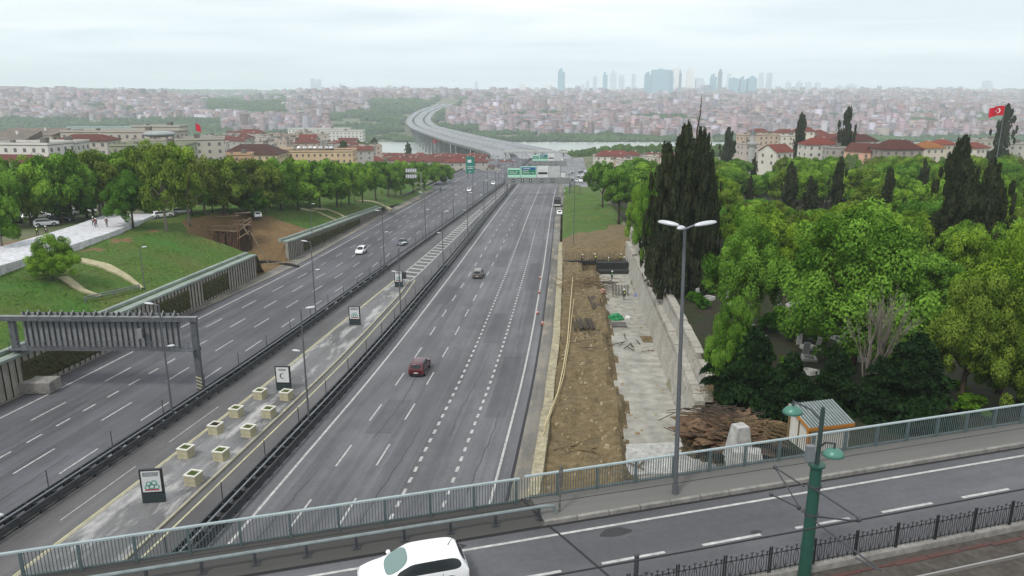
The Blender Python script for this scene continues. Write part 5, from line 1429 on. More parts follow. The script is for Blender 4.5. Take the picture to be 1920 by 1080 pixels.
def quads_mesh(name, cen, nrm, size, colr, m, aspect=1.0, sizes=None):
    """many small leaf faces as one mesh (numpy); each is a slightly folded quad"""
    n = len(cen); nrm = nrm / (np.linalg.norm(nrm, axis=1, keepdims=True) + 1e-9)
    r = rng.normal(size=(n, 3)); u = np.cross(nrm, r); u /= np.linalg.norm(u, axis=1, keepdims=True) + 1e-9; v = np.cross(nrm, u)
    sz = (size * rng.uniform(.6, 1.4, n) if sizes is None else sizes)[:, None]
    a = u * sz * .5; b = v * sz * .5 * aspect
    V = np.stack([cen - a * 1.0, cen - b * .8 + a * .1, cen + a * 1.1, cen + b * .8 + a * .1], 1).reshape(-1, 3)
    me = bpy.data.meshes.new(name); me.vertices.add(4 * n); me.vertices.foreach_set('co', V.astype(np.float32).ravel())
    me.loops.add(4 * n); me.loops.foreach_set('vertex_index', np.arange(4 * n, dtype=np.int32))
    me.polygons.add(n); me.polygons.foreach_set('loop_start', np.arange(0, 4 * n, 4, dtype=np.int32)); me.polygons.foreach_set('loop_total', np.full(n, 4, dtype=np.int32))
    me.update(); me.validate()
    ca = me.color_attributes.new('Col', 'FLOAT_COLOR', 'POINT'); cl = np.repeat(np.clip(colr, 0, 1), 4); C4 = np.stack([cl, cl, cl, np.ones_like(cl)], 1); ca.data.foreach_set('color', C4.astype(np.float32).ravel())
    me.materials.append(m); return me
def crown_mesh(seed, nleaf, size, m=None, flat=.8, gaps=.15, lobes=9, spread=.62):
    """unit crown: radius ~1, height ~1.7, base at z=0"""
    rs = np.random.RandomState(seed)
    L_ = []
    for k in range(lobes):
        a = rs.uniform(0, 6.283); rr = spread * math.sqrt(rs.uniform(0.02, 1)); z = rs.uniform(.35, 1.15) * (1.0 - .35 * rr) + .15
        L_.append((rr * math.cos(a), rr * math.sin(a), z, rs.uniform(.30, .48)))
    L_.append((0, 0, 1.05, .5)); L_.append((0, 0, .6, .6))
    # sub puffs over each lobe
    P = []
    for (x, y, z, r) in L_:
        for j in range(11):
            d = rs.normal(size=3); d /= np.linalg.norm(d); d[2] = abs(d[2]) * .9 - .2 if rs.rand() < .8 else d[2]
            P.append((x + d[0] * r * .92, y + d[1] * r * .92, z + d[2] * r * .85, r * rs.uniform(.24, .46)))
    P = np.array(P); keep = rs.rand(len(P)) > gaps; P = P[keep]
    w = P[:, 3] ** 2; w /= w.sum(); idx = rs.choice(len(P), nleaf, p=w)
    d = rs.normal(size=(nleaf, 3)); d /= np.linalg.norm(d, axis=1, keepdims=True)
    rad = P[idx, 3] * (rs.uniform(.35, 1.0, nleaf) ** .4) * rs.uniform(.9, 1.12, nleaf)
    cen = P[idx, :3] + d * rad[:, None] * np.array([1, 1, .8]); nrm = d * 1.2 + rs.normal(size=(nleaf, 3)) * .55 + np.array([0, 0, .35])
    tint = (rs.rand(len(P))[idx] * .62 + rs.rand(nleaf) * .38) * np.clip(.45 + .75 * (rad / (P[idx, 3] + 1e-6)) ** 2, 0, 1) ** 0  # leaf variety; tone per puff also imitates lit clumps and shaded gaps
    # drop leaves on the underside that hang below the crown base
    ok = cen[:, 2] > .12 + .1 * rs.rand(nleaf)
    return quads_mesh('crown', cen[ok], nrm[ok], size, tint[ok], m or m_leaf)
def branches(mb, p, d, L_, r, depth, rr, spread=.55, minr=.02):
    q = p + d * L_; mid = p + d * L_ * .5 + Vector((rr.gauss(0, 1), rr.gauss(0, 1), 0)) * L_ * .05
    mb.tube([p, mid, q], [r, r * .85, r * .7], 5 if depth > 1 else 4, cap=False)
    if depth <= 0 or r < minr: return
    for k in range(rr.choice([2, 3, 3])):
        nd = (d + Vector((rr.gauss(0, spread), rr.gauss(0, spread), rr.uniform(-.05, .4)))).normalized()
        branches(mb, q if rr.random() < .7 else mid, nd, L_ * rr.uniform(.6, .85), r * rr.uniform(.5, .66), depth - 1, rr, spread)
def trunk_mesh(seed, bark, depth=3):
    """unit trunk for a tree of height 1"""
    rr = random.Random(seed); mb = MB(); lean = Vector((rr.gauss(0, .03), rr.gauss(0, .03), 1))
    mb.tube([Vector((0, 0, -.04)), Vector((0, 0, .02)), lean * .16, lean * .34], [.028, .021, .017, .014], 8)
    for k in range(4): branches(mb, lean * (.26 + .03 * k), (Vector((rr.gauss(0, .6), rr.gauss(0, .6), 1.1))).normalized(), .2, .010, depth - 1, rr, .45, .001)
    return mb
ZM = {}
def mk_tree(kind, crown_me, trunk_me, loc, H, Rd, tint, label, group=None, cb=.28, rz=None, name='broadleaf_tree', cat='tree'):
    t = thing(name, loc, label, cat, group, rz=random.uniform(0, 6.28) if rz is None else rz); tint = tuple(v * k_ for v, k_ in zip(tint, (1.0, .94, 1.05)))
    if crown_me.name not in ZM: ZM[crown_me.name] = max(v.co.z for v in crown_me.vertices) * .975
    if tint[1] < .83 and tint[0] > .9: t.name = 'budding_tree'
    c = bpy.data.objects.new('crown', crown_me); COL.objects.link(c); c.parent = t
    c.scale = (Rd, Rd * random.uniform(.9, 1.05), H * (1 - cb) / ZM[crown_me.name]); c.location = (0, 0, H * cb - .1); c.color = (*tint, 1)
    k = bpy.data.objects.new('trunk', trunk_me); COL.objects.link(k); k.parent = t; k.scale = (H * 1.0, H * 1.0, H)
    return t
def meshof(mb, name, m, smooth=True):
    o = mb.build(name, m, smooth=smooth); me = o.data; bpy.data.objects.remove(o); return me
CR_N = [crown_mesh(s, 62000, .030, lobes=13, gaps=.1) for s in (1, 2, 3)]
CR_M = [crown_mesh(s + 10, 22000, .052, lobes=9, gaps=.12) for s in range(5)]
CR_S = [crown_mesh(s + 30, 7500, .055, lobes=8, gaps=.35, spread=.7) for s in range(3)]     # thin spring crowns
CR_F = [crown_mesh(s + 50, 3000, .15, lobes=7, gaps=.1) for s in range(3)]
TR = [meshof(trunk_mesh(s, m_bark), 'trunk', m_bark) for s in range(4)]; TRB = [meshof(trunk_mesh(s + 9, m_barkg, 5), 'trunk', m_barkg) for s in range(3)]

def spindle_mesh(seed, nleaf, size, ragged=.25, m=None, tiers=0, power=.75, thin=0.0, asp=1.6):
    """cypress-like crown: unit height, unit max radius"""
    rs = np.random.RandomState(seed); K = 95
    tufts = []
    for i in range(K):
        z = rs.uniform(0.0, .97); prof = min(1, (1 - z) * 3.2) ** .7 * min(1, (z + .2) * 2.5) ** .5 * (1 - .25 * z)
        a = rs.uniform(0, 6.283); r0 = prof * rs.uniform(.35, 1.0); tufts.append((r0 * math.cos(a), r0 * math.sin(a), z, .22 * (1 + ragged * rs.randn()) * (.5 + .6 * prof), rs.uniform(.05, .11)))
    for i in range(int(26 * ragged * 1.6)):
        z = rs.uniform(.08, .97); prof = min(1, (1 - z) * 3.2) ** .7 * min(1, (z + .2) * 2.5) ** .5; a = rs.uniform(0, 6.283); r0 = prof * rs.uniform(.95, 1.25) + .05; tufts.append((r0 * math.cos(a), r0 * math.sin(a), z, rs.uniform(.08, .18), rs.uniform(.025, .06)))
    T = np.array(tufts); T = T[rs.rand(len(T)) > thin]
    idx = rs.randint(0, len(T), nleaf); d = rs.normal(size=(nleaf, 3)); d /= np.linalg.norm(d, axis=1, keepdims=True)
    rad = rs.uniform(.3, 1, nleaf) ** .5
    cen = np.stack([T[idx, 0] + d[:, 0] * rad * T[idx, 3], T[idx, 1] + d[:, 1] * rad * T[idx, 3], T[idx, 2] + d[:, 2] * rad * T[idx, 4] * 1.1], 1)
    core = rs.rand(nleaf) < .25; zc_ = rs.uniform(0, .92, nleaf); pr = np.minimum(1, (1 - zc_) * 3) ** .7 * np.minimum(1, (zc_ + .2) * 2.5) ** .5 * .5
    an = rs.uniform(0, 6.283, nleaf); cr = np.stack([pr * np.cos(an) * rs.rand(nleaf) ** .5, pr * np.sin(an) * rs.rand(nleaf) ** .5, zc_], 1)
    cen = np.where(core[:, None] & (thin < .2), cr, cen); cen[:, 2] = np.clip(cen[:, 2], -.02, 1.03)
    nrm = d * np.array([1, 1, .1]) + rs.normal(size=(nleaf, 3)) * .4
    return quads_mesh('crown', cen, nrm, size, rs.rand(len(T))[idx] * .5 + rs.rand(nleaf) * .5, m or m_leafd)
def squash(me, k):      # faces were drawn in unit space; trees are tall, so thin the leaves vertically
    co = np.empty(len(me.vertices) * 3, np.float32); me.vertices.foreach_get('co', co); co = co.reshape(-1, 4, 3)
    c = co.mean(1, keepdims=True); co[:, :, 2] = c[:, :, 0 + 2] + (co[:, :, 2] - c[:, :, 2]) * k; me.vertices.foreach_set('co', co.ravel()); me.update(); return me
SPN = [squash(spindle_mesh(s, 24000, .10, ragged=.7, thin=.12), .3) for s in (1, 2, 3)]; SPS = [squash(spindle_mesh(s + 6, 5000, .2, ragged=.4), .3) for s in range(3)]; SPT = [squash(spindle_mesh(s + 12, 4200, .2, ragged=.6, thin=.3), .3) for s in range(2)]
def cedar_mesh(seed, nleaf, size):
    """dark conifer with drooping layered boughs; unit height, unit radius"""
    rs = np.random.RandomState(seed); B = []
    for i in range(46):
        z = (i / 46) ** .9 * .95; L_ = (1 - z) ** .7 * rs.uniform(.75, 1.1); B.append((rs.uniform(0, 6.283), z, L_))
    B = np.array(B); w = B[:, 2] ** 1.6; idx = rs.choice(len(B), nleaf, p=w / w.sum())
    u = rs.rand(nleaf) ** .6; L_ = B[idx, 2] * u; lat = rs.normal(size=nleaf) * .16 * (.25 + B[idx, 2]) * (1.1 - .4 * u); a = B[idx, 0]
    cen = np.stack([L_ * np.cos(a) - lat * np.sin(a), L_ * np.sin(a) + lat * np.cos(a), B[idx, 1] + .06 * np.sin(u * 2.6) * B[idx, 2] - .07 * u ** 2 + rs.normal(size=nleaf) * .010 - np.abs(lat) * .12], 1)
    nrm = np.tile([0, 0, 1.0], (nleaf, 1)) + rs.normal(size=(nleaf, 3)) * .55
    return quads_mesh('crown', cen, nrm, size, rs.rand(len(B))[idx] * .5 + rs.rand(nleaf) * .5, m_leafn)
CED = [squash(cedar_mesh(s, 22000, .075), .8) for s in (1, 2)]
_mb = MB(); _mb.tube([(0, 0, -.03), (0, 0, .3), (0, 0, .8), (0, 0, .97)], [.022, .016, .008, .002], 7); TRS = meshof(_mb, 'trunk', m_bark)
def conifer(me, loc, H, Rd, label, name='cypress', group=None, tint=(1, 1, 1), base=.04, cat='cypress tree'):
    t = thing(name, loc, label, cat, group, rz=random.uniform(0, 6.28))
    c = bpy.data.objects.new('crown', me); COL.objects.link(c); c.parent = t; c.scale = (Rd, Rd, H * (1 - base)); c.location.z = H * base; c.color = (*tint, 1)
    k = bpy.data.objects.new('trunk', TRS); COL.objects.link(k); k.parent = t; k.scale = (H * 1.1, H * 1.1, H); return t
GREENS = {'bright': (1.15, 1.12, .9), 'mid': (.85, .92, .85), 'olive': (.95, .79, .80), 'dark': (.5, .62, .6), 'brown': (.92, .66, .86), 'yellow': (1.16, 1.03, .72), 'deep': (.62, .78, .7)}
def cem_at(px, py):
    r = ray(px, py); t = 40.0
    while t < 600:
        p = r * t
        if p.z < CZ(p.x, p.y): return p
        t += .5
    return r * 300
used = []
def near_tree(px, pyb, pyt, wpx, me, tint, label, tr=None, cb=.28, p=None, **kw):
    """px, foot row, top row and crown width measured in the photo -> real place and size"""
    p = p or cem_at(px, pyb); dpt = p.y * cc - p.z * ss; H = aty(px, pyt, p.y).z - p.z; Rd = wpx / 2 * dpt / F
    used.append((p.x, p.y, Rd)); return mk_tree('b', me, tr or random.choice(TR), p, H, Rd, GREENS[tint], label, cb=cb, **kw)
# the cemetery's prominent trees
near_tree(1600, 700, 378, 318, CR_N[0], 'mid', 'big bright green round-crowned tree in the middle of the cemetery', cb=.06)
near_tree(1388, 640, 395, 175, CR_N[1], 'mid', 'mid green tree between the tall dark cypress group and the big round tree', cb=.12)
near_tree(1490, 640, 415, 120, CR_N[2], 'yellow', 'yellow-green foliage on the left flank of the big round tree', cb=.3)
near_tree(1365, 735, 552, 105, CR_N[0], 'mid', 'small fresh green tree just behind the end of the stone wall', cb=.1)
near_tree(1872, 740, 418, 235, CR_N[1], 'yellow', 'yellow-green tree at the right edge behind the railing', cb=.1)
near_tree(1798, 772, 505, 175, CR_N[2], 'olive', 'olive spring-leaved tree right of the bare branches', cb=.08)
near_tree(1905, 785, 560, 170, CR_N[0], 'olive', 'lower olive green tree in the right corner by the railing', cb=.05)
near_tree(1225, 530, 318, 95, CR_N[1], 'mid', 'fresh green tree leaning out over the stone wall left of the cypress group', cb=.1)
near_tree(1205, 470, 335, 80, CR_N[2], 'bright', 'bright green tree at the far end of the stone wall', cb=.08)
near_tree(1160, 415, 312, 80, CR_M[0], 'mid', 'round green tree at the corner of the grass plot', cb=.1)
near_tree(1215, 400, 300, 130, CR_M[1], 'bright', 'bright green tree behind the corner tree of the grass plot', cb=.12)
near_tree(1130, 385, 302, 75, CR_M[2], 'mid', 'green tree left of the grass plot corner, nearest the motorway', cb=.1)
near_tree(1195, 365, 296, 90, CR_M[3], 'mid', 'green tree farther behind the grass plot', cb=.1)
cyp = [(1237, 552, 275, 72, SPN[0], 'tall dark cypress, left one of the big group over the stone wall'), (1268, 556, 236, 72, SPN[1], 'tallest dark cypress of the big group over the stone wall'), (1298, 552, 248, 68, SPN[2], 'tall dark cypress, right one of the big group over the stone wall'), (1222, 520, 330, 60, SPN[1], 'dark cypress at the front left of the big group'), (1318, 520, 300, 52, SPN[0], 'slimmer dark cypress behind the right of the big group'), (1282, 500, 268, 84, SPN[2], 'broad dark cypress behind the big group')]
for (px, pb, pt, wpx, me, lab) in cyp:
    p = cem_at(px, pb); dpt = p.y * cc - p.z * ss; used.append((p.x, p.y, 3.0)); conifer(me, p, aty(px, pt, p.y).z - p.z, wpx / 2 * dpt / F * .8, lab)
CYS = []
cy2 = [(1360, 340, 240, 34, 0, 'short bushy dark cypress against the far town, right of the big group'), (1493, 330, 217, 30, 1, 'straight dark cypress against the far town, in front of the red roofs'), (1577, 335, 206, 36, 3, 'ragged thin cypress against the far town, left of the brown gable house'), (1447, 345, 285, 20, 2, 'small pointed cypress in the middle of the canopy, behind the left trees'), (1474, 425, 305, 38, 0, 'medium dark cypress in the canopy, left of the bare-topped tree'), (1514, 430, 335, 40, 2, 'low dark cypress beside the medium one'), (1562, 440, 300, 34, 3, 'thin half-bare cypress with brown twigs in the canopy'),
       (1650, 470, 320, 34, 1, 'narrow dark cypress above the big round tree'), (1720, 420, 303, 30, 2, 'small dark cypress left of the large right-hand cypress group'), (1765, 540, 262, 80, 0, 'large dark cypress right of the big round tree'), (1825, 560, 305, 90, 2, 'broad dark cypress with drooping twigs right of the large one'), (1795, 545, 330, 90, 1, 'dark cypress filling the gap in the right-hand group'), (1745, 520, 400, 60, 0, 'lower dark cypress at the left foot of the right-hand group'), (1868, 330, 200, 40, 4, 'tall leaning dark cypress under the large red flag'), (1853, 360, 275, 45, 2, 'shorter dark cypress at the foot of the flagged one'), (1915, 430, 340, 24, 1, 'dark cypress at the right edge of the picture'), (1411, 350, 292, 16, 2, 'tiny cypress near the left of the canopy'), (1402, 400, 330, 20, 0, 'slim dark cypress among light green crowns on the left of the cemetery'), (1547, 290, 262, 22, 1, 'dark bush-like cypress before the roofs')]
for (px, pb, pt, wpx, k, lab) in cy2:
    p = cem_at(px, pb); dpt = p.y * cc - p.z * ss; used.append((p.x, p.y, 2.5)); CYS.append((px, p.y, pt, min(pb, pt + 130))); me = (SPS + SPT)[k] if pb < 500 else SPN[k % 3]
    conifer(me, p, aty(px, pt, p.y).z - p.z, wpx / 2 * dpt / F * .8, lab)
for (px, pb, pt, wpx, k, lab) in [(1405, 775, 600, 150, 0, 'dark drooping conifer behind the debris heap'), (1475, 790, 650, 120, 1, 'dark conifer behind the striped-roof shed, left of its ridge'), (1560, 775, 640, 120, 0, 'dark conifer directly behind the shed'), (1700, 790, 610, 190, 1, 'broad dark conifer behind the railing, under the olive tree'), (1640, 785, 660, 110, 0, 'dark conifer at the foot of the bare branches'), (1345, 720, 610, 70, 1, 'dark yew-like tree at the stone wall end')]:
    p = cem_at(px, pb); dpt = p.y * cc - p.z * ss; used.append((p.x, p.y, 3)); conifer(CED[k], p, aty(px, pt, p.y).z - p.z, wpx / 2 * dpt / F * 1.05, lab, name='conifer', cat='conifer tree', base=.02)
# bare pale tree in front of the big round one
def bare_tree(px, pb, pt, label, seed, base_y=None, sp_=.22, depth=5, r0=.13, stems=4):
    p = cem_at(px, pb); H = aty(px, pt, p.y).z - p.z; t = thing('bare_tree', p, label, 'bare tree'); rr = random.Random(seed)
    for k in range(stems):
        mb = MB(); branches(mb, Vector((k * .15, 0, 0)), Vector((rr.gauss(.12, .1), rr.gauss(0, .1), 1)).normalized(), H * .28, r0, depth, rr, sp_, .004); mb.build('trunk' if k == 0 else 'stem', m_barkg, t)
    return t
bare_tree(1612, 760, 505, 'pale bare tree with upright branches before the big round tree', 5, r0=.15, stems=5)
bare_tree(1566, 400, 240, 'bare brown-twigged tree rising from the canopy', 7, r0=.12, stems=2)
p = cem_at(1300, 545); mb = MB(); top = aty(1316, 178, p.y) - p; b_ = aty(1307, 245, p.y) - p
mb.tube([Vector((0, 0, 0)), b_, b_.lerp(top, .5) + Vector((.15, 0, 0)), top], [.3, .12, .07, .02], 6)
for k in range(6): q = b_.lerp(top, .1 + k * .14); mb.tube([q, q + Vector((random.uniform(-.5, .6), 0, random.uniform(.7, 1.3)))], [.04, .012], 4)
mb.build('dead_tree', m_bark, loc=p, label='dead bare stem sticking far above the big cypress group', cat='dead tree')

# rest of the cemetery canopy
def zone(x, y):
    px = 960 + F * x / (y * cc + 28 * ss); return ('left part' if px < 1400 else 'middle part' if px < 1650 else 'right part') + ', ' + ('front rows' if y < 120 else 'middle rows' if y < 180 else 'back rows')
def free(x, y, r, k=.46): return all((x - a) ** 2 + (y - b) ** 2 > (k * (r + c)) ** 2 for a, b, c in used)
cnt = 0
tints = ['bright', 'mid', 'bright', 'mid', 'olive', 'brown', 'mid', 'yellow', 'bright', 'deep']
for tr_ in range(9000):
    if cnt >= 215: break
    y = 82 + 225 * rng.random() ** .85; x = rng.uniform(C(y) + 41, y * .72 + 8)
    if x - C(y) < 41: continue
    px = 960 + F * x / (y * cc + 28 * ss)
    r = rng.uniform(3.6, 6.2) if y < 140 else rng.uniform(4.6, 7.4); 
    if y < 120: r *= .85
    if not free(x, y, r): continue
    if 1300 < px < 1560 and y < 104: continue
    used.append((x, y, r)); cnt += 1
    far_ = y > 160
    ti = tints[rng.integers(len(tints))]; nm = {'bright': 'bright green', 'mid': 'mid green', 'olive': 'olive', 'brown': 'brownish budding', 'yellow': 'yellow-green', 'deep': 'deep green'}[ti]
    gz = CZ(x, y) if y < 297 else GZ(x, y)
    H = aty(px, float(np.interp(y, [80, 100, 120, 150, 200, 250, 310], [440, 398, 368, 334, 306, 294, 289])) + rng.uniform(-3, 9), y).z - gz
    if px < 1330: H = min(H, aty(px, 312, y).z - gz)
    for (cx_, cyy, cpt, cpb) in CYS:
        if abs(px - cx_) < 8 + r * F / y * .45 and y < cyy: H = min(H, aty(px, cpt + (cpb - cpt) * .62, y).z - gz)
    if H < 5: continue
    H = min(H, 17)
    me = CR_M[rng.integers(5)] if ti not in ('brown',) else CR_S[rng.integers(3)]
    mk_tree('b', me, TR[rng.integers(4)], (x, y, gz), H, r, GREENS[ti], f'{nm} tree in the cemetery canopy, {zone(x, y)}', f'{nm} cemetery trees, {zone(x, y)}', cb=.2)
# gravestones in the gaps
gst = None; m_marble = mat('grave_marble', (.5, .5, .47), .7, noise=(2, .3)); k = 0
for i in range(400):
    if k >= 70: break
    y = rng.uniform(62, 118); x = rng.uniform(C(y) + 40, C(y) + 72)
    if not free(x, y, .4) and rng.random() < .5: pass
    lab = f'pale gravestone under the cemetery trees, {"near" if y < 80 else "middle" if y < 100 else "far"} rows, {"left" if x - C(y) < 55 else "right"} side'
    if gst is None:
        gst = thing('gravestone', (0, 0, 0), lab, 'gravestone', 'gravestones under the cemetery trees')
        mb = MB(); mb.box((0, 0, .55), (.55, .12, 1.1), taper=.9); mb.build('headstone', m_marble, gst)
        mb = MB()
        for (a, b, c_, d_) in ((0, -1.0, 1.0, .12), (0, -2.0, 1.0, .12), (-.5, -1.5, .12, 1.1), (.5, -1.5, .12, 1.1)): mb.box((a, b, .18), (c_, d_, .36))
        mb.build('grave_border', m_marble, gst); o = gst
    else: o = copy_tree(gst)
    o['label'] = lab; o['group'] = lab.replace('pale gravestone', 'gravestones')
    o.location = (x, y, CZ(x, y)); o.rotation_euler = (rng.normal() * .08, rng.normal() * .08, rng.normal() * .4 + .5); s_ = rng.uniform(.8, 1.4); o.scale = (s_, s_, s_); k += 1

# left belt of trees
CR_B = [crown_mesh(s + 70, 9000, .07, lobes=6, gaps=.15, spread=.5) for s in range(2)]
def shrub(p, r, h, tint, label, group):
    t = thing('shrub', p, label, 'shrub', group, rz=random.uniform(0, 6)); c = bpy.data.objects.new('foliage', CR_B[rng.integers(2)]); COL.objects.link(c); c.parent = t; c.scale = (r, r, h / 1.6); c.location.z = -.25; c.color = (*tint, 1)
k = 0
for i in range(900):
    if k >= 90: break
    y = rng.uniform(52, 130); x = rng.uniform(C(y) + 39, C(y) + 80)
    px_, py_ = 960 + F * x / (y * cc + 26 * ss), 0
    if px_ > 2000 or (y < 62 and x < 24): continue
    r_ = rng.uniform(.9, 2.2); zn = ('left' if px_ < 1450 else 'middle' if px_ < 1700 else 'right') + ', ' + ('close to the railing' if y < 70 else 'under the trees')
    shrub((x, y, CZ(x, y)), r_, r_ * rng.uniform(.8, 1.4), [(.35, .5, .4), (.5, .62, .45), (.8, .85, .6)][rng.integers(3)], f'low dark green shrub in the cemetery undergrowth, {zn}', f'undergrowth shrubs, {zn}'); k += 1
def LT(px, pyb, pyt, wpx, me, tint, label, dh=9.8, **kw):
    p = gat(px, pyb); return near_tree(px, pyb, pyt, wpx, me, tint, label, p=p, **kw)
LT(100, 528, 436, 100, CR_N[0], 'bright', 'big bushy light green shrub on the bank below the path', dh=8.0, cb=-.02)
LT(250, 428, 318, 118, CR_N[1], 'dark', 'very dark bushy tree at the right end of the new path', cb=.02)
LT(480, 405, 348, 70, CR_M[1], 'dark', 'very dark bushy tree above the scaffold', cb=.05)
row = [(18, 425, 318, 120, 'mid', 0), (70, 420, 300, 110, 'bright', 1), (118, 418, 288, 120, 'mid', 2), (165, 415, 282, 110, 'olive', 3), (190, 412, 290, 90, 'brown', 5), (232, 405, 287, 120, 'bright', 4), (285, 402, 264, 120, 'olive', 0), (312, 434, 290, 110, 'olive', 6), (345, 400, 268, 110, 'yellow', 1), (385, 402, 292, 110, 'brown', 7), (420, 404, 296, 110, 'olive', 2), (455, 400, 300, 100, 'brown', 3), (500, 398, 302, 100, 'olive', 4), (528, 396, 296, 100, 'mid', 0), (560, 394, 296, 100, 'bright', 1), (600, 392, 300, 95, 'mid', 2), (632, 388, 304, 85, 'bright', 3), (5, 470, 360, 90, 'mid', 4), (355, 420, 300, 90, 'brown', 6)]
cold = {'mid': 'mid green', 'bright': 'bright green', 'olive': 'olive green', 'brown': 'brownish half-leaved', 'yellow': 'yellow-green', 'deep': 'deep green', 'dark': 'dark'}
for i, (px, pb, pt, wpx, ti, k) in enumerate(row):
    me = (CR_M + CR_S)[k]
    LT(px, pb, pt - 2, wpx * 1.05, me, ti, f'{cold[ti]} tree, {ORD[i]} along the left belt counted from the left edge', tr=(TR + TRB)[k % 7] if ti != 'brown' else TRB[k % 3], cb=.22 if 180 < px < 260 else .05)
def LT2(px, pb, pt, wpx, ti, k, label, dh): LT(px, pb, pt, wpx, CR_M[k % 5], ti, label, dh=dh, cb=.1)
row2 = [(655, 384, 306, 70, 'mid', 1, 5), (680, 380, 304, 70, 'bright', 2, 4.5), (705, 376, 302, 60, 'mid', 3, 4), (728, 370, 302, 62, 'mid', 4, 4), (752, 366, 300, 60, 'bright', 0, 3), (775, 362, 302, 56, 'mid', 1, 3), (797, 356, 303, 52, 'mid', 2, 2), (818, 352, 304, 46, 'bright', 3, 2), (836, 350, 308, 40, 'mid', 4, 1.5)]
for i, (px, pb, pt, wpx, ti, k, dh) in enumerate(row2): LT2(px, pb, pt, wpx, ti, k, f'{cold[ti]} tree behind the side road, {ORD[i]} of that row from the left', dh)
LT(742, 369, 328, 46, CR_S[0], 'mid', 'small silvery tree on the grass beside the side road', dh=2.6, cb=.15)
LT(640, 388, 350, 36, CR_S[1], 'mid', 'small grey-green tree at the left of the cream arc', dh=5, cb=.2)
def lz(px): return 'above the new path' if px < 230 else 'above the scaffold' if px < 480 else 'above the cream arcs' if px < 660 else 'beside the side road'
cnt = 0
for tr_ in range(3000):      # second and third rows behind
    if cnt >= 85: break
    y = rng.uniform(160, 400); lo = -y * .70; hi = C(y) - (84 if y < 240 else 58)
    if hi < lo: continue
    x = rng.uniform(max(lo, hi - 60), hi); r = rng.uniform(4.8, 7.2)
    if not free(x, y, r) or (x + 98) ** 2 + (y - 160) ** 2 < 260: continue
    z = GZ(x, y); px = 960 + F * x / (y * cc + 28 * ss); H = aty(px, float(np.interp(px, [0, 200, 300, 420, 640, 850], [292, 284, 276, 296, 302, 310])) + rng.uniform(0, 12), y).z - z
    if H < 5: continue
    H = min(H, 17)
    used.append((x, y, r)); cnt += 1; ti = ['mid', 'bright', 'olive', 'mid', 'brown'][rng.integers(5)]
    mk_tree('b', CR_M[rng.integers(5)] if ti != 'brown' else CR_S[rng.integers(3)], TR[rng.integers(4)], (x, y, z), H, r, GREENS[ti], f'{cold[ti]} tree behind the front rows of the left belt, {lz(px)}', f'{cold[ti]} back trees of the left belt, {lz(px)}', cb=.12)
for i, (px, pb, pt, wpx, lab) in enumerate([(645, 300, 264, 22, 'tall dark green tree before the inlet left of the red roofs'), (704, 300, 260, 18, 'dark upright tree above the red roofs, left one'), (766, 300, 266, 12, 'thin dark cypress above the red roofs'), (485, 318, 278, 18, 'dark green tree beside the domed roof')]):
    y = [520, 640, 650, 380][i]; b = aty(px, pb, y); H = aty(px, pt, y).z - b.z; dpt = b.y * cc - b.z * ss; conifer(SPS[i % 3], b, H, wpx / 2 * dpt / F, lab, tint=(1.3, 1.6, 1.2))

# front fill of the left belt: darker, lower trees between the trunks of the front row
for i in range(16):
    px = 20 + i * 37 + (i * 13) % 11; pb = float(np.interp(px, [0, 200, 420, 640], [432, 412, 402, 386])) - (i % 3) * 4
    if 195 < px < 270: continue
    ti = ['mid', 'olive', 'brown', 'dark', 'mid'][i % 5]; pt = float(np.interp(px, [0, 300, 420, 640], [322, 312, 320, 322])) + (i % 4) * 5
    LT(px, pb, pt, 84, (CR_M + CR_S)[(i * 3) % 8], ti, f'shorter {cold[ti]} tree between the front trunks of the left belt, {ORD[i].replace("nearest", "first")} from the left', tr=TR[i % 4], cb=.0)
# grass tufts on the bank and plots: uncountable
N = 52000; P_ = []; 
for i in range(N):
    y = 36 + 215 * rng.random() ** 1.3; off = -rng.uniform(39.2, 69)
    if rng.random() < .12: y = rng.uniform(184, 300); off = rng.uniform(22.5, 34)
    if off < 0:
        h_, dv = bank_h(off, y)
        if dv > .5 or (-68 < off < -55 and 68 < y < 157): continue
    else: h_, mi_ = plat_h(off, y)
    if rng.random() > .5 + 1.2 * fbm(off, y, 4, 3): continue
    P_.append((*W(off, y, h_ + .06), fbm(off, y, 8, 3) * .8 + .45 + rng.normal() * .15))
P_ = np.array(P_); nr = rng.normal(size=(len(P_), 3)) * .8 * .5 + np.array([0, -.2, 1.0])
me = quads_mesh('grass_tufts', P_[:, :3], nr, .26, P_[:, 3], leaf_mat('grass_blade', srgb('#55802f', .72), srgb('#8fa552', .72), .3)); o = bpy.data.objects.new('grass_tufts', me); COL.objects.link(o); tag(o, 'uneven tufts of grass and weeds over the green banks', 'grass', kind='stuff')
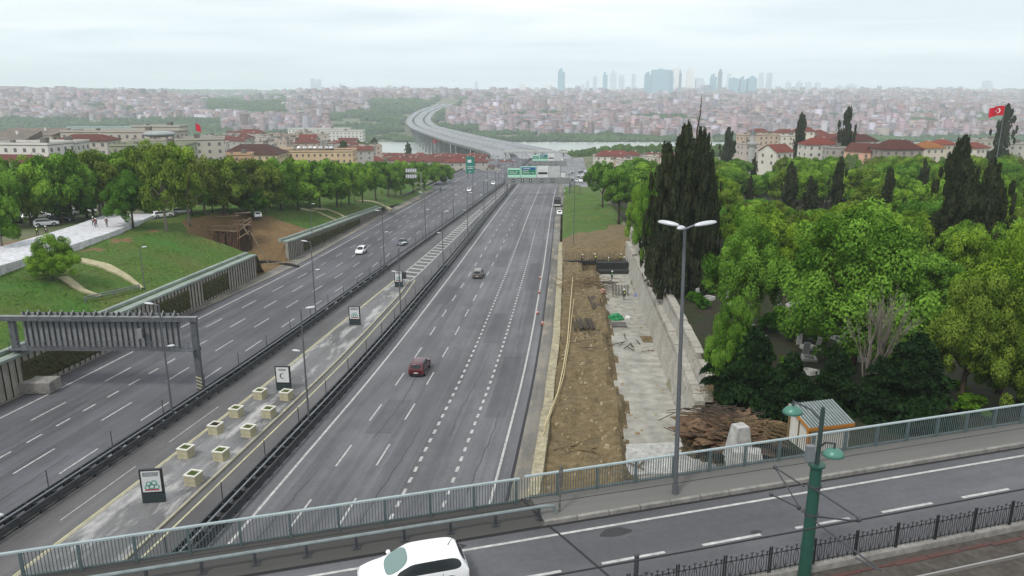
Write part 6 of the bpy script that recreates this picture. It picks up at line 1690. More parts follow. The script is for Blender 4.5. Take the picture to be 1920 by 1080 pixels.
# ---------------------------------------------------------------- buildings
def wall_mat(name, win=True, strength=.75, fu=2.7, fv=3.0):
    m = bpy.data.materials.new(name); m.use_nodes = True; nt = m.node_tree; L = nt.links; b = nt.nodes['Principled BSDF']; b.inputs['Roughness'].default_value = .85
    at_ = nt.nodes.new('ShaderNodeAttribute'); at_.attribute_name = 'Col'; oi = nt.nodes.new('ShaderNodeObjectInfo')
    mu = nt.nodes.new('ShaderNodeMixRGB'); mu.blend_type = 'MULTIPLY'; mu.inputs[0].default_value = 1; L.new(at_.outputs['Color'], mu.inputs[1]); L.new(oi.outputs['Color'], mu.inputs[2]); src = mu.outputs[0]
    if win:
        tcn = nt.nodes.new('ShaderNodeTexCoord'); sp_ = nt.nodes.new('ShaderNodeSeparateXYZ'); L.new(tcn.outputs['UV'], sp_.inputs[0])
        def M(op, a, b_=None):
            n = nt.nodes.new('ShaderNodeMath'); n.operation = op
            for i, v in enumerate((a, b_)):
                if v is None: continue
                if isinstance(v, (int, float)): n.inputs[i].default_value = v
                else: L.new(v, n.inputs[i])
            return n.outputs[0]
        u = M('FRACT', M('DIVIDE', sp_.outputs[0], fu)); v = M('FRACT', M('DIVIDE', sp_.outputs[1], fv))
        mask = M('MULTIPLY', M('MULTIPLY', M('GREATER_THAN', u, .28), M('LESS_THAN', u, .72)), M('MULTIPLY', M('GREATER_THAN', v, .32), M('LESS_THAN', v, .78)))
        mask = M('MULTIPLY', mask, strength)
        mx = nt.nodes.new('ShaderNodeMixRGB'); mx.inputs[2].default_value = (.06, .07, .08, 1); L.new(mask, mx.inputs[0]); L.new(src, mx.inputs[1]); src = mx.outputs[0]
    L.new(src, b.inputs['Base Color']); MATS[name] = m; return m
m_twall = wall_mat('town_wall'); m_troof = wall_mat('town_roof', False)
WALLC = [(.50, .45, .42), (.55, .52, .50), (.46, .37, .34), (.38, .28, .26), (.62, .60, .61), (.34, .32, .33), (.48, .41, .32), (.24, .22, .24), (.46, .33, .34), (.28, .16, .14)]
ROOFC = [(.25, .12, .11), (.21, .105, .095), (.27, .15, .13), (.32, .29, .29), (.18, .11, .11), (.42, .41, .42), (.26, .135, .11)]
def town_mesh(name, B):
    """B rows: x, y, zbase, width, depth, height, rot, roofheight, wall idx, roof idx"""
    n = len(B); B = np.asarray(B, float); w, d, h, a, rh = B[:, 3] / 2, B[:, 4] / 2, B[:, 5], B[:, 6], B[:, 7]; ca, sa = np.cos(a), np.sin(a)
    def P(lx, ly, z): return np.stack([B[:, 0] + lx * ca - ly * sa, B[:, 1] + lx * sa + ly * ca, B[:, 2] + z], 1)
    bot = [P(-w, -d, -3 + 0 * h), P(w, -d, -3 + 0 * h), P(w, d, -3 + 0 * h), P(-w, d, -3 + 0 * h)]; top = [P(-w, -d, h), P(w, -d, h), P(w, d, h), P(-w, d, h)]
    ev = .5; ea = [P(-w - ev, -d - ev, h + .02), P(w + ev, -d - ev, h + .02), P(w + ev, d + ev, h + .02), P(-w - ev, d + ev, h + .02)]
    rg = [P(-w * .35, 0 * d, h + rh + .05), P(w * .35, 0 * d, h + rh + .05)]
    V = np.stack(bot + top + ea + rg, 1).reshape(-1, 3); K = 14; base = np.arange(n)[:, None] * K
    wf = np.array([[0, 1, 5, 4], [1, 2, 6, 5], [2, 3, 7, 6], [3, 0, 4, 7]]); rf = np.array([[8, 9, 13, 12], [10, 11, 12, 13]]); tf = np.array([[9, 10, 13], [11, 8, 12]])
    F4 = (base[:, :, None] + np.concatenate([wf, rf])[None]).reshape(-1, 4); F3 = (base[:, :, None] + tf[None]).reshape(-1, 3)
    me = bpy.data.meshes.new(name); me.vertices.add(len(V)); me.vertices.foreach_set('co', V.astype(np.float32).ravel())
    nl = F4.size + F3.size; me.loops.add(nl); me.loops.foreach_set('vertex_index', np.concatenate([F4.ravel(), F3.ravel()]).astype(np.int32))
    npo = len(F4) + len(F3); me.polygons.add(npo); ls = np.concatenate([np.arange(len(F4)) * 4, F4.size + np.arange(len(F3)) * 3]); lt = np.concatenate([np.full(len(F4), 4), np.full(len(F3), 3)])
    me.polygons.foreach_set('loop_start', ls.astype(np.int32)); me.polygons.foreach_set('loop_total', lt.astype(np.int32))
    mi = np.concatenate([np.tile([0, 0, 0, 0, 1, 1], n), np.ones(len(F3), int)]).astype(np.int32)
    me.update(); me.polygons.foreach_set('material_index', mi)
    WC = np.array(WALLC)[B[:, 8].astype(int)]; RC = np.array(ROOFC)[B[:, 9].astype(int)]
    q_ = np.array([[mnoise.noise(Vector((b[0] / 150, b[1] / 150, 2.2))), mnoise.noise(Vector((b[0] / 90, b[1] / 90, 5.2)))] for b in B[:, :2]]) if n > 1 else np.zeros((1, 2)); jit = rng.uniform(.7, 1.2, (n, 1)) * (1 + .55 * q_[:, :1] + .35 * q_[:, 1:]); WC = WC * jit * np.array([1.0, .95, 1.10]); RC = np.array([1, .97, 1.08]) * RC * rng.uniform(.75, 1.25, (n, 1))
    shade = np.ones((n, 6, 3)); cf = np.concatenate([np.repeat(WC[:, None], 4, 1), np.repeat(RC[:, None], 2, 1)], 1)
    col4 = np.repeat(cf.reshape(-1, 3), 4, 0); col3 = np.repeat(np.repeat(RC[:, None], 2, 1).reshape(-1, 3), 3, 0)
    col = np.concatenate([col4, col3]); ca_ = me.color_attributes.new('Col', 'FLOAT_COLOR', 'CORNER'); ca_.data.foreach_set('color', np.concatenate([col, np.ones((len(col), 1))], 1).astype(np.float32).ravel())
    uv = me.uv_layers.new(name='UVMap'); W2, D2 = B[:, 3], B[:, 4]; o = rng.uniform(0, 50, n); z0 = np.zeros(n)
    U = []
    for L_ in (W2, D2, W2, D2): U.append(np.stack([np.stack([o, z0], 1), np.stack([o + L_, z0], 1), np.stack([o + L_, h], 1), np.stack([o, h], 1)], 1))
    for k in range(2): U.append(np.zeros((n, 4, 2)))
    U = np.stack(U, 1).reshape(-1, 2); uvs = np.concatenate([U, np.zeros((F3.size, 2))]); uv.data.foreach_set('uv', uvs.astype(np.float32).ravel())
    me.materials.append(m_twall); me.materials.append(m_troof); me.validate(); return me
def pix(x, y, z): d = y * cc - z * ss; return 960 + F * x / d, 540 - F * (y * ss + z * cc) / d
# viaduct and road axis beyond the inlet, used by the town to keep clear
VD = [(16.0, 600), (10, 700), (-20, 850), (-66, 1050), (-117, 1300), (-168, 1560), (-204, 1760), (-238, 1960), (-262, 2160), (-272, 2380), (-268, 2620), (-248, 2860)]
VZ = [-51.7, -54, -58, -62.5, -67.5, -73, -77, -76.5, -72, -66, -60, -55]
def vroad(y): return float(np.interp(y, [p[1] for p in VD], [p[0] for p in VD]))
def green_zone(x, y, px, py):
    """parks, valleys and shores of the far side, kept free of houses"""
    if y < 1790 + 60 * mnoise.noise(Vector((x / 220, 1, 0))) - (90 if px > 1000 else 0): return True
    if 1650 < y < 3250 and abs(x - vroad(y)) < 75: return True
    if 620 < px < 800 and y < 2450 and x < vroad(y): return True
    if 690 < px < 800 and 2450 < y < 3000: return True
    if 540 > px > 385 and 2300 < y < 4600 and fbm(x, y, 500, 2) > -.25: return True
    if px < 420 and y < 2150: return True
    if px < 330 and y > 4200: return True
    if px < 560 and y > 5000: return True
    if 830 < px < 905 and y < 1960: return True
    if 1700 < px < 1900 and 1900 < y < 2350 and fbm(x, y, 150, 2) > -.1: return True
    if 1390 < px < 1560 and 4300 < y < 4800: return True
    return fbm(x + 500, y, 260, 3) > .42
def cell(x, y): return mnoise.noise(Vector((x / 180, y / 180, 7)))
Bs = []; y = 1700.0
while y < 6800:
    st = 17 + (y - 1700) * .0058; x = -.72 * y
    while x < .72 * y:
        xx, yy = x + rng.normal() * st * .22, y + rng.normal() * st * .22; z = GZ(xx, yy); px, py = pix(xx, yy, z)
        if -40 < px < 1960 and not green_zone(xx, yy, px, py) and rng.random() < .93:
            tall = rng.random() < .05; h = rng.uniform(8, 21) if not tall else rng.uniform(22, 38); slab = rng.random() < .07
            if y > 3500: h *= 1.25
            a = cell(xx, yy) * 2.2 + (0 if rng.random() < .85 else .6); hip = rng.random() < .5 and not tall and not slab
            Bs.append((xx, yy, z, rng.uniform(.55, 1.1) * st * (.8 if tall else 2.3 if slab else 1), rng.uniform(.5, .85) * st, h, a, rng.uniform(1.6, 3.0) if hip else .12, rng.choice(len(WALLC), p=[.14, .14, .12, .1, .12, .08, .06, .06, .12, .06]), (rng.choice([0, 1, 2, 4, 6]) if hip else rng.choice([3, 5, 2]))))
        x += st
    y += st * 1.02
Bs.sort(key=lambda b: b[1] * cc - b[2] * ss)
print('town buildings', len(Bs))
NI = 230
def fz(b):
    px, py = pix(*b[:3]); k = int(min(max(px, 0), 1919) // 320)
    return ['at the far left edge', 'above the left belt of trees', 'left of the viaduct', 'right of the viaduct', 'beyond the cemetery cypresses', 'at the far right'][k] + (', front row' if b[1] < 1800 else ', behind the front row')
wn_ = ['cream', 'off-white', 'sandy', 'brown', 'white', 'grey', 'ochre', 'dark grey', 'pink', 'brick-red']
for b in Bs[:NI]:
    bb = list(b); loc = bb[:3]; bb[0:3] = (0, 0, 0)
    o = bpy.data.objects.new('apartment_building', town_mesh('apartment_building', [bb])); COL.objects.link(o); o.location = loc
    c_ = wn_[b[8]]; rf_ = 'flat-roofed' if b[7] < 1 else 'pitched-roofed'
    tag(o, f'{rf_} {c_} block low in the far town, {fz(b)}', 'building', f'{rf_} {c_} blocks of the far town, {fz(b)}')
rest = bpy.data.objects.new('hillside_town', town_mesh('hillside_town', Bs[NI:])); COL.objects.link(rest)
tag(rest, 'dense pinkish town of countless small blocks covering the far hills', 'town', kind='stuff')

# skyscrapers on the skyline
SKY = [(588, 10, 148, 'pale'), (599, 9, 149, 'pale'), (640, 6, 157, 'pale'), (692, 7, 164, 'pale'), (703, 6, 162, 'pale'), (716, 6, 163, 'pale'), (735, 5, 162, 'pale'), (893, 5, 153, 'pale'), (980, 10, 158, 'white'), (1026, 14, 159, 'white'), (1052, 11, 130, 'blue'), (1092, 7, 158, 'pale'), (1101, 6, 153, 'pale'), (1115, 6, 144, 'pale'), (1134, 8, 136, 'blue'), (1149, 12, 134, 'pale'), (1164, 10, 141, 'pale'), (1187, 6, 139, 'pale'), (1214, 11, 136, 'blue'), (1237, 33, 131, 'blue'), (1256, 9, 133, 'blue'), (1266, 13, 128, 'white'), (1274, 4, 133, 'dark'), (1292, 13, 128, 'white'), (1310, 15, 147, 'pale'), (1327, 14, 161, 'dark'), (1336, 10, 140, 'blue'), (1348, 8, 131, 'dark'), (1365, 9, 138, 'pale'), (1374, 18, 147, 'blue'), (1391, 11, 145, 'blue'), (1408, 16, 144, 'blue'), (1425, 8, 137, 'pale'), (1440, 8, 137, 'pale'), (1477, 9, 153, 'pale'), (1497, 10, 153, 'pale'), (1514, 11, 154, 'pale'), (1531, 8, 155, 'pale'), (1573, 10, 160, 'pale'), (1594, 16, 158, 'pale'), (1848, 13, 152, 'pale'), (88, 18, 169, 'blue')]
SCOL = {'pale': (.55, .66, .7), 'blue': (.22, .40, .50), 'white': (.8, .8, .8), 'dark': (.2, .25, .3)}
def tower_name(i, px, wd, c):
    side = 'left' if px < 960 else 'right'
    if i == 19: return 'widest dark blue glass slab tower of the skyline'
    return f'{ {"pale": "pale hazy", "blue": "blue glass", "white": "white", "dark": "dark grey"}[c]} tower on the skyline, {ORD[i] if i < 20 else ORD[len(SKY) - 1 - i] if len(SKY) - 1 - i < 20 else ""} from the {"left" if i < 20 else "right"} end'
order = sorted(range(len(SKY)), key=lambda i: SKY[i][0]); SKY = [SKY[i] for i in order]
m_tg = wall_mat('tower_wall', True, .25, 8.0, 8.0)
for i, (px, wd, pt, c) in enumerate(SKY):
    y = 5700.0 if 960 < px else 6200.0
    if c in ('blue', 'dark') and px > 960: y = 4900.0
    if px < 700 and px > 500: y = 5000
    if px == 88: y = 3600.0
    g = aty(px, 176, y); top = aty(px, pt, y); dpt = y * cc - g.z * ss; w_ = wd * dpt / F; H = top.z + 40
    t = thing('skyscraper', (g.x, y, -40), tower_name(i, px, wd, c), 'skyscraper', 'skyscrapers on the hazy skyline', rz=rng.uniform(-.3, .3) if wd < 20 else 0)
    mb = MB(); cl = SCOL[c]
    def bx(mb, x, yy, z0, z1, wx, wy):
        x0, x1, y0_, y1_ = x - wx / 2, x + wx / 2, yy - wy / 2, yy + wy / 2
        for (A, B_, L_) in (((x0, y0_), (x1, y0_), wx), ((x1, y0_), (x1, y1_), wy), ((x1, y1_), (x0, y1_), wx), ((x0, y1_), (x0, y0_), wy)):
            mb.face([(A[0], A[1], z0), (B_[0], B_[1], z0), (B_[0], B_[1], z1), (A[0], A[1], z1)], 0, [(0, z0), (L_, z0), (L_, z1), (0, z1)], cl)
        mb.face([(x0, y0_, z1), (x1, y0_, z1), (x1, y1_, z1), (x0, y1_, z1)], 0, None, cl)
    k = i % 4
    if wd > 20: bx(mb, 0, 0, 0, H, w_, w_ * .5)
    elif k == 0: bx(mb, 0, 0, 0, H * .93, w_, w_ * .8); bx(mb, 0, 0, H * .93, H, w_ * .6, w_ * .5)
    elif k == 1: bx(mb, 0, 0, 0, H, w_ * .92, w_ * .8); bx(mb, w_ * .1, 0, 0, H * .8, w_, w_ * .9)
    elif k == 2: bx(mb, 0, 0, 0, H, w_, w_)
    else: bx(mb, 0, 0, 0, H * .9, w_, w_); bx(mb, -w_ * .15, 0, H * .9, H, w_ * .55, w_ * .6)
    mb.build('tower', m_tg, t)
    mb = MB(); bx(mb, 0, 0, H, H + 6, w_ * .3, w_ * .3); mb.build('roof_plant', m_tg, t)

# near-side buildings with parts
m_wl = mat('house_wall', (.62, .6, .56), .85, objcol=True, noise=(.15, .12)); m_rt = mat('roof_tile', srgb('#7c4a40', .72), .85, objcol=True, noise=(.4, .35), scale2=3); m_win = mat('window_dark', (.12, .125, .13), .25, spec=.6); m_rflat = mat('flat_roof', srgb('#8a8680', .8), .9, objcol=True, noise=(.3, .4), scale2=1.5)
def house(loc, wd, dp, h, rz, roof, wallc, roofc, label, group=None, nwin=None, rh=2.2, name='house', floors=None, win=True, rows=None):
    t = thing(name, loc, label, 'building', group, rz=rz)
    mb = MB(); mb.box((0, 0, (h - 14) / 2), (wd, dp, h + 14)); o = mb.build('wall', m_wl, t); o.color = (*wallc, 1)
    mb = MB(); e = .5; x, y = wd / 2 + e, dp / 2 + e
    if roof == 'hip':
        r_ = wd / 2 - dp / 2 * .8 if wd > dp else wd * .1
        T = [(-max(r_, .2), 0, h + rh), (max(r_, .2), 0, h + rh)]; B_ = [(-x, -y, h), (x, -y, h), (x, y, h), (-x, y, h)]
        mb.face([B_[0], B_[1], T[1], T[0]]); mb.face([B_[2], B_[3], T[0], T[1]]); mb.face([B_[1], B_[2], T[1]]); mb.face([B_[3], B_[0], T[0]]); mb.box((0, 0, h - .08), (2 * x, 2 * y, .14)); m_ = m_rt
    elif roof == 'gable':
        mb.face([(-x, -y, h), (x, -y, h), (x, 0, h + rh), (-x, 0, h + rh)]); mb.face([(x, y, h), (-x, y, h), (-x, 0, h + rh), (x, 0, h + rh)]); m_ = m_rt
        g = MB(); g.face([(-wd / 2, -dp / 2, h), (-wd / 2, dp / 2, h), (-wd / 2, 0, h + rh - .1)]); g.face([(wd / 2, -dp / 2, h), (wd / 2, dp / 2, h), (wd / 2, 0, h + rh - .1)]); go = g.build('gable', m_wl, t); go.color = (*wallc, 1)
    elif roof == 'shed':
        mb.face([(-x, -y, h), (x, -y, h), (x, y, h + rh), (-x, y, h + rh)]); mb.face([(-x, y, h), (x, y, h), (x, y, h + rh), (-x, y, h + rh)]); mb.face([(-x, -y, h), (-x, y, h), (-x, y, h + rh)]); mb.face([(x, -y, h), (x, y, h), (x, y, h + rh)]); m_ = m_rflat
    else:
        mb.box((0, 0, h + .1), (wd + .3, dp + .3, .22)); m_ = m_rflat
    ro = mb.build('roof', m_, t); ro.color = (*roofc, 1)
    if roof == 'flat':
        mb = MB()
        for (a, b_, c_, d_) in ((0, -dp / 2, wd + .3, .25), (0, dp / 2, wd + .3, .25), (-wd / 2, 0, .25, dp), (wd / 2, 0, .25, dp)): mb.box((a, b_, h + .55), (c_, d_, .7))
        po = mb.build('parapet', m_wl, t); po.color = (*wallc, 1)
        mb = MB(); mb.box((wd * .2, dp * .1, h + 1.2), (2.2, 1.8, 2.0)); mb.build('roof_hut', m_rflat, ro); mb = MB(); mb.box((-wd * .25, 0, h + .8), (1.2, 1.2, 1.2)); mb.build('water_tank', m_rflat, ro)
    else: mb = MB(); mb.box((wd * .2, dp * .15, h + rh * .8), (.8, .6, 1.6)); mb.build('chimney', m_wl, ro)
    if win:
        proto = None; fl = rows or max(1, int(h / 3)); nw = nwin or max(2, int(wd / 3.2))
        for f_ in range(fl):
            z = h - 1.6 - f_ * 3.0
            if z < -2: break
            for (sx, n_, face) in ((0, nw, 's'), (1, max(1, int(dp / 3.5)), 'r'), (2, max(1, int(dp / 3.5)), 'l')):
                for i in range(n_):
                    if proto is None: mb = MB(); mb.box((0, 0, 0), (1.05, .1, 1.3)); proto = mb.build('window', m_win, t); o = proto
                    else: o = proto.copy(); COL.objects.link(o)
                    u = (i + .5) / n_
                    if face == 's': o.location = (-wd / 2 + wd * u, -dp / 2 - .03, z)
                    elif face == 'r': o.location = (wd / 2 + .03, -dp / 2 + dp * u, z); o.rotation_euler.z = math.pi / 2
                    else: o.location = (-wd / 2 - .03, -dp / 2 + dp * u, z); o.rotation_euler.z = math.pi / 2
    return t
def hp(px, pyt, y, h):      # place so that the eaves line sits at this photo row
    p = aty(px, pyt, y); return Vector((p.x, p.y, p.z - h))
W_, G_, R_ = (1, 1, 1), (.8, .8, .78), (1, 1, 1)
house(hp(55, 270, 265, 9), 24, 14, 9, R(-6), 'flat', (1.0, 1.0, 1.02), (1, 1, 1), 'low white house at the far left with two pairs of dark windows')
house(hp(8, 262, 290, 10), 20, 14, 10, R(5), 'shed', (.9, .85, .8), (.9, .85, .8), 'pale house with a sloping roof at the left edge', rh=3)
house(hp(108, 268, 275, 9), 17, 12, 9, R(8), 'flat', (.85, .86, .85), (.8, .8, .8), 'grey-white house with two windows, right of the low white one')
house(hp(60, 252, 330, 10), 26, 12, 10, R(-4), 'shed', (.85, .8, .75), (1, .9, .85), 'long pale shed-roofed house behind the low white one', rh=2.5)
house(hp(165, 262, 300, 9), 20, 12, 9, R(2), 'hip', (.8, .78, .74), (.8, .7, .7), 'dull red roofed house beneath the glass screen')
house(hp(30, 300, 215, 8), 18, 10, 8, R(-8), 'hip', (1, 1, 1), (.9, .7, .8), 'red-roofed house low at the left edge above the trees', rh=1.6)
house(hp(235, 247, 330, 12), 48, 16, 12, R(-3), 'flat', (.72, .69, .64), (.7, .68, .64), 'long grey-brown flat building with a roof terrace behind the left trees', nwin=14)
house(hp(335, 262, 320, 13), 36, 16, 13, R(20), 'flat', (.75, .73, .68), (.75, .73, .68), 'grey institutional building with a row of tall windows', nwin=9)
house(hp(290, 272, 280, 9), 26, 14, 9, R(6), 'flat', (.5, .55, .42), (.8, .8, .8), 'olive-walled building behind the left trees')
t = thing('dome_tent', hp(298, 249, 300, 0), 'translucent pale domed canopy on the roof terrace', 'dome canopy'); mb = MB(); mb.ball((0, 0, -.5), (6.5, 4.5, 1.3), 14, 8); mb.build('canopy', mat('canopy_pale', (.3, .33, .34), .4, noise=(1, .3)), t, smooth=True)
t = thing('glass_screen', hp(205, 238, 360, 0), 'tall pale steel and glass screen standing on the left rooftops', 'glass screen'); mb = MB()
for z in (0, -2.0, -4.2): mb.bar((-20, 0, z), (18, 0, z), .3)
for x in (-20, -19, -8, 4, 18): mb.bar((x, 0, -9), (x, 0, 0), .3)
mb.build('frame', mat('screen_frame', (.55, .66, .66), .5), t); mb = MB(); mb.box((-1, .1, -4), (38, .06, 7.6)); mb.build('pane', mat('screen_pane', (.35, .47, .47), .3), t)
house(hp(300, 238, 350, 14), 22, 8, 14, R(-2), 'flat', (.7, .7, .66), (.7, .7, .7), 'rooftop pavilion with a band of windows, highest on the left', nwin=9, rows=1)
house(hp(478, 287, 380, 10), 28, 18, 10, 0, 'hip', (.85, .72, .5), (.45, .5, .5), 'round dark-roofed ochre pavilion above the left trees', rh=4.5)
house(hp(487, 272, 385, 3), 14, 8, 3, 0, 'flat', (.7, .74, .7), (1.1, 1.15, 1.2), 'pale round lantern storey on the dark-roofed pavilion', nwin=5, rows=1)
house(hp(447, 290, 350, 9), 12, 10, 9, R(10), 'flat', (.95, .65, .42), (.8, .7, .6), 'orange weathered wall left of the dark-roofed pavilion')
house(hp(590, 283, 400, 10), 42, 18, 10, R(4), 'flat', (.95, .74, .5), (.6, .4, .38), 'long ochre building with a rusty roof edge used as a car park', nwin=14)
house(hp(540, 280, 440, 9), 24, 14, 9, R(-6), 'flat', (.75, .7, .6), (.8, .8, .8), 'grey-beige block between the pavilion and the ochre building')
pcw = base['white']
for i in range(7):
    o = copy_tree(pcw); p = hp(562 + i * 10, 279.3, 402 + (i % 3) * 3, 0); o.location = p; o.rotation_euler.z = R(90 + 8 * (i % 3)); o['group'] = 'cars on the rooftop car park'; o['label'] = f'white car on the ochre rooftop car park, {ORD[i].replace("nearest", "first")} from its left end'
house(hp(625, 246, 760, 16), 60, 22, 16, R(4), 'flat', (1.05, 1.08, 1.08), (1, 1, 1), 'large modern white office block with a grid of windows near the water', nwin=16)
house(hp(600, 242, 800, 16), 62, 22, 16, R(4), 'flat', (1.05, 1.08, 1.08), (1, 1, 1), 'rear wing of the modern white office block', nwin=16)
# mass of small houses on the near side, left of the motorway and by the water
rr = random.Random(21); lst = []
for (x0, x1, py0, py1, n, roofs) in ((690, 905, 291, 303, 40, 'red'), (380, 600, 247, 268, 30, 'mix'), (90, 330, 243, 256, 14, 'mix'), (560, 700, 262, 282, 12, 'mix'), (905, 955, 296, 320, 8, 'mix')):
    for i in range(n):
        px = x0 + (x1 - x0) * (i + rr.random()) / n; v = rr.random(); py = py0 + (py1 - py0) * v
        if roofs == 'red': y = 700 - 240 * v
        elif py0 < 250: y = 640 - 150 * v
        else: y = 640 - 180 * v
        lst.append((px, py, y, roofs))
for i, (px, py, y, roofs) in enumerate(lst):
    red = roofs == 'red' or rr.random() < .45; wc = rr.choice([(.95, .9, .85), (1, .98, .95), (.85, .7, .6), (.8, .8, .8), (.95, .8, .72)]); nm = {0.95: 'cream', 1: 'white', .85: 'brown', .8: 'grey'}[wc[0]]; wc = tuple(v * .8 for v in wc)
    area = {'red': 'in the red-roofed quarter left of the motorway', 'mix': 'among the mixed low buildings beyond the left trees'}[roofs]
    h = rr.uniform(5, 9); kind = rr.choice(['hip', 'gable', 'hip']) if red else 'flat'
    house(hp(px, py, y, h), rr.uniform(8, 17), rr.uniform(7, 11), h, rr.uniform(-.5, .5), kind, wc, rr.choice([(1, .9, .9), (1.15, .8, .75), (.85, .75, .75)]) if red else (.95, .95, .95), f'{nm} house with a {"red tiled" if red else "flat"} roof {area}', f'{nm} {"red-roofed" if red else "flat-roofed"} houses {area}', rows=2, nwin=3, rh=rr.uniform(1.8, 3.2))
# teal hoarding tower by the carriageway
p = hp(882, 345, 395, 0); t = thing('billboard', Vector((p.x, p.y, zr(395))), 'tall teal green billboard facing the left carriageway', 'billboard'); mb = MB(); mb.box((0, 0, 6.9), (4.4, .6, 8.6)); mb.build('panel', mat('teal_panel', srgb('#1f7a6c'), .5, noise=(.3, .2)), t)
mb = MB(); mb.box((-.3, -.36, 8.9), (2.0, .06, 1.5)); mb.box((0, -.36, 6), (2.9, .06, .35)); mb.box((0, -.36, 5.1), (2.9, .06, .3)); mb.build('panel_artwork', m_sw, t); mb = MB(); mb.bar((-1.3, .4, 0), (-1.3, .4, 10.6), .3); mb.bar((1.3, .4, 0), (1.3, .4, 10.6), .3); mb.build('support', m_metal_d, t)
# right-hand houses beyond the cemetery
RH = [(1455, 276, 330, 13, 10, 'gable', (1, .99, .96), (1.15, .85, .8), 'white gabled house with a red roof right of the minaret', .5, 3.2), (1400, 262, 420, 12, 12, 'flat', (.8, .72, .7), (.9, .9, .9), 'pinkish block behind the minaret', .2, 2), (1535, 262, 360, 20, 10, 'hip', (.95, .95, .92), (1.25, .75, .68), 'bright red hipped roof between the two thin cypresses', .1, 3), (1620, 275, 330, 15, 11, 'gable', (1.0, .62, .48), (.7, .6, .6), 'salmon gabled house with a dark roof edge', -.9, 3.4), (1680, 270, 320, 22, 12, 'hip', (.5, .45, .42), (.55, .42, .42), 'dark brown timber house with a row of small windows', .1, 3.6), (1600, 255, 380, 26, 10, 'hip', (.7, .65, .62), (.5, .45, .48), 'dark long roof behind the salmon gabled house', .05, 3), (1738, 268, 345, 14, 10, 'hip', (.95, .9, .8), (1.9, 2.2, .8), 'house with a bright yellow roof', .3, 2.8), (1765, 262, 390, 14, 10, 'hip', (.95, .9, .8), (1.4, .85, .6), 'orange-red roofed house right behind the yellow roof', .3, 2.4), (1700, 264, 360, 14, 9, 'flat', (.8, .85, .8), (1, 1.1, 1.05), 'pale green-white flat house left of the yellow roof', 0, 2), (1825, 268, 340, 13, 9, 'hip', (1, .95, .9), (1.2, .85, .75), 'small red hipped roof left of the flagged cypress', .5, 2.4), (1565, 270, 345, 10, 8, 'flat', (.6, .6, .58), (.6, .6, .6), 'small grey house hidden behind the ragged cypress', 0, 2), (1900, 262, 380, 16, 10, 'flat', (.75, .75, .72), (.8, .8, .8), 'grey flat house at the right edge beyond the trees', .1, 2), (1850, 255, 420, 20, 10, 'flat', (.7, .68, .65), (.8, .8, .8), 'grey-brown flat block behind the flagged cypress', .1, 2)]
for (px, pt, y, wd, dp, rf_, wc, rc, lab, rz, rh) in RH: house(hp(px, pt + 8, y, 7), wd * .78, dp, 7, rz, rf_, wc, rc, lab, rh=rh, rows=2)
lst = []
for i in range(13): lst.append((1400 + 520 * (i + rr.random()) / 34, rr.uniform(245, 258), rr.uniform(430, 600)))
for i in range(12): lst.append((1120 + 150 * (i + rr.random()) / 12, rr.uniform(290, 300), rr.uniform(430, 520)))
for i, (px, py, y) in enumerate(lst):
    red = rr.random() < .55; wc = rr.choice([(.95, .9, .85), (1, .98, .95), (.85, .7, .6), (.8, .8, .8)]); nm = {0.95: 'cream', 1: 'white', .85: 'brown', .8: 'grey'}[wc[0]]; h = 7
    area = 'beyond the cemetery trees' if px > 1300 else 'between the sign gantries and the cemetery trees'
    h = 5; house(hp(px, py, y, h), rr.uniform(9, 15), rr.uniform(7, 10), h, rr.uniform(-.6, .6), 'hip' if red else 'flat', wc, (1.05, .85, .85) if red else (.95, .95, .95), f'{nm} {"red-roofed" if red else "flat-roofed"} house {area}', f'{nm} {"red-roofed" if red else "flat-roofed"} houses {area}', rows=2, nwin=3, rh=2.4)
house(hp(1150, 293, 560, 6), 27, 13, 6, .05, 'hip', (1, 1, 1), (1.3, .75, .75), 'wide red-roofed white building near the water, left of the cemetery trees', rh=4.2)
house(hp(1210, 296, 520, 8), 24, 10, 8, 0, 'flat', (1.05, 1.05, 1.05), (1, 1, 1), 'white building with round windows right of the wide red roof')
# minaret
p = hp(1409, 285, 340, 0); t = thing('minaret', Vector((p.x, p.y, p.z - 8)), 'grey stone minaret with balcony and pointed cap beyond the cemetery trees', 'minaret')
dz = lambda py: aty(1409, py, 340).z - (p.z - 8)
mb = MB(); mb.tube([(0, 0, -5), (0, 0, dz(273))], [1.5, 1.5], 12); mb.tube([(0, 0, dz(262)), (0, 0, dz(253))], [1.1, 1.1], 12); mb.build('shaft', m_conc_l, t)
mb = MB(); mb.tube([(0, 0, dz(276)), (0, 0, dz(270)), (0, 0, dz(267))], [1.5, 2.3, 2.3], 12); mb.tube([(0, 0, dz(268)), (0, 0, dz(260))], [1.15, 1.15], 12); mb.build('balcony', m_conc_l, t); mb = MB(); mb.tube([(0, 0, dz(253)), (0, 0, dz(240))], [1.3, .05], 12); mb.build('spire', mat('lead', (.12, .13, .15), .6), t)

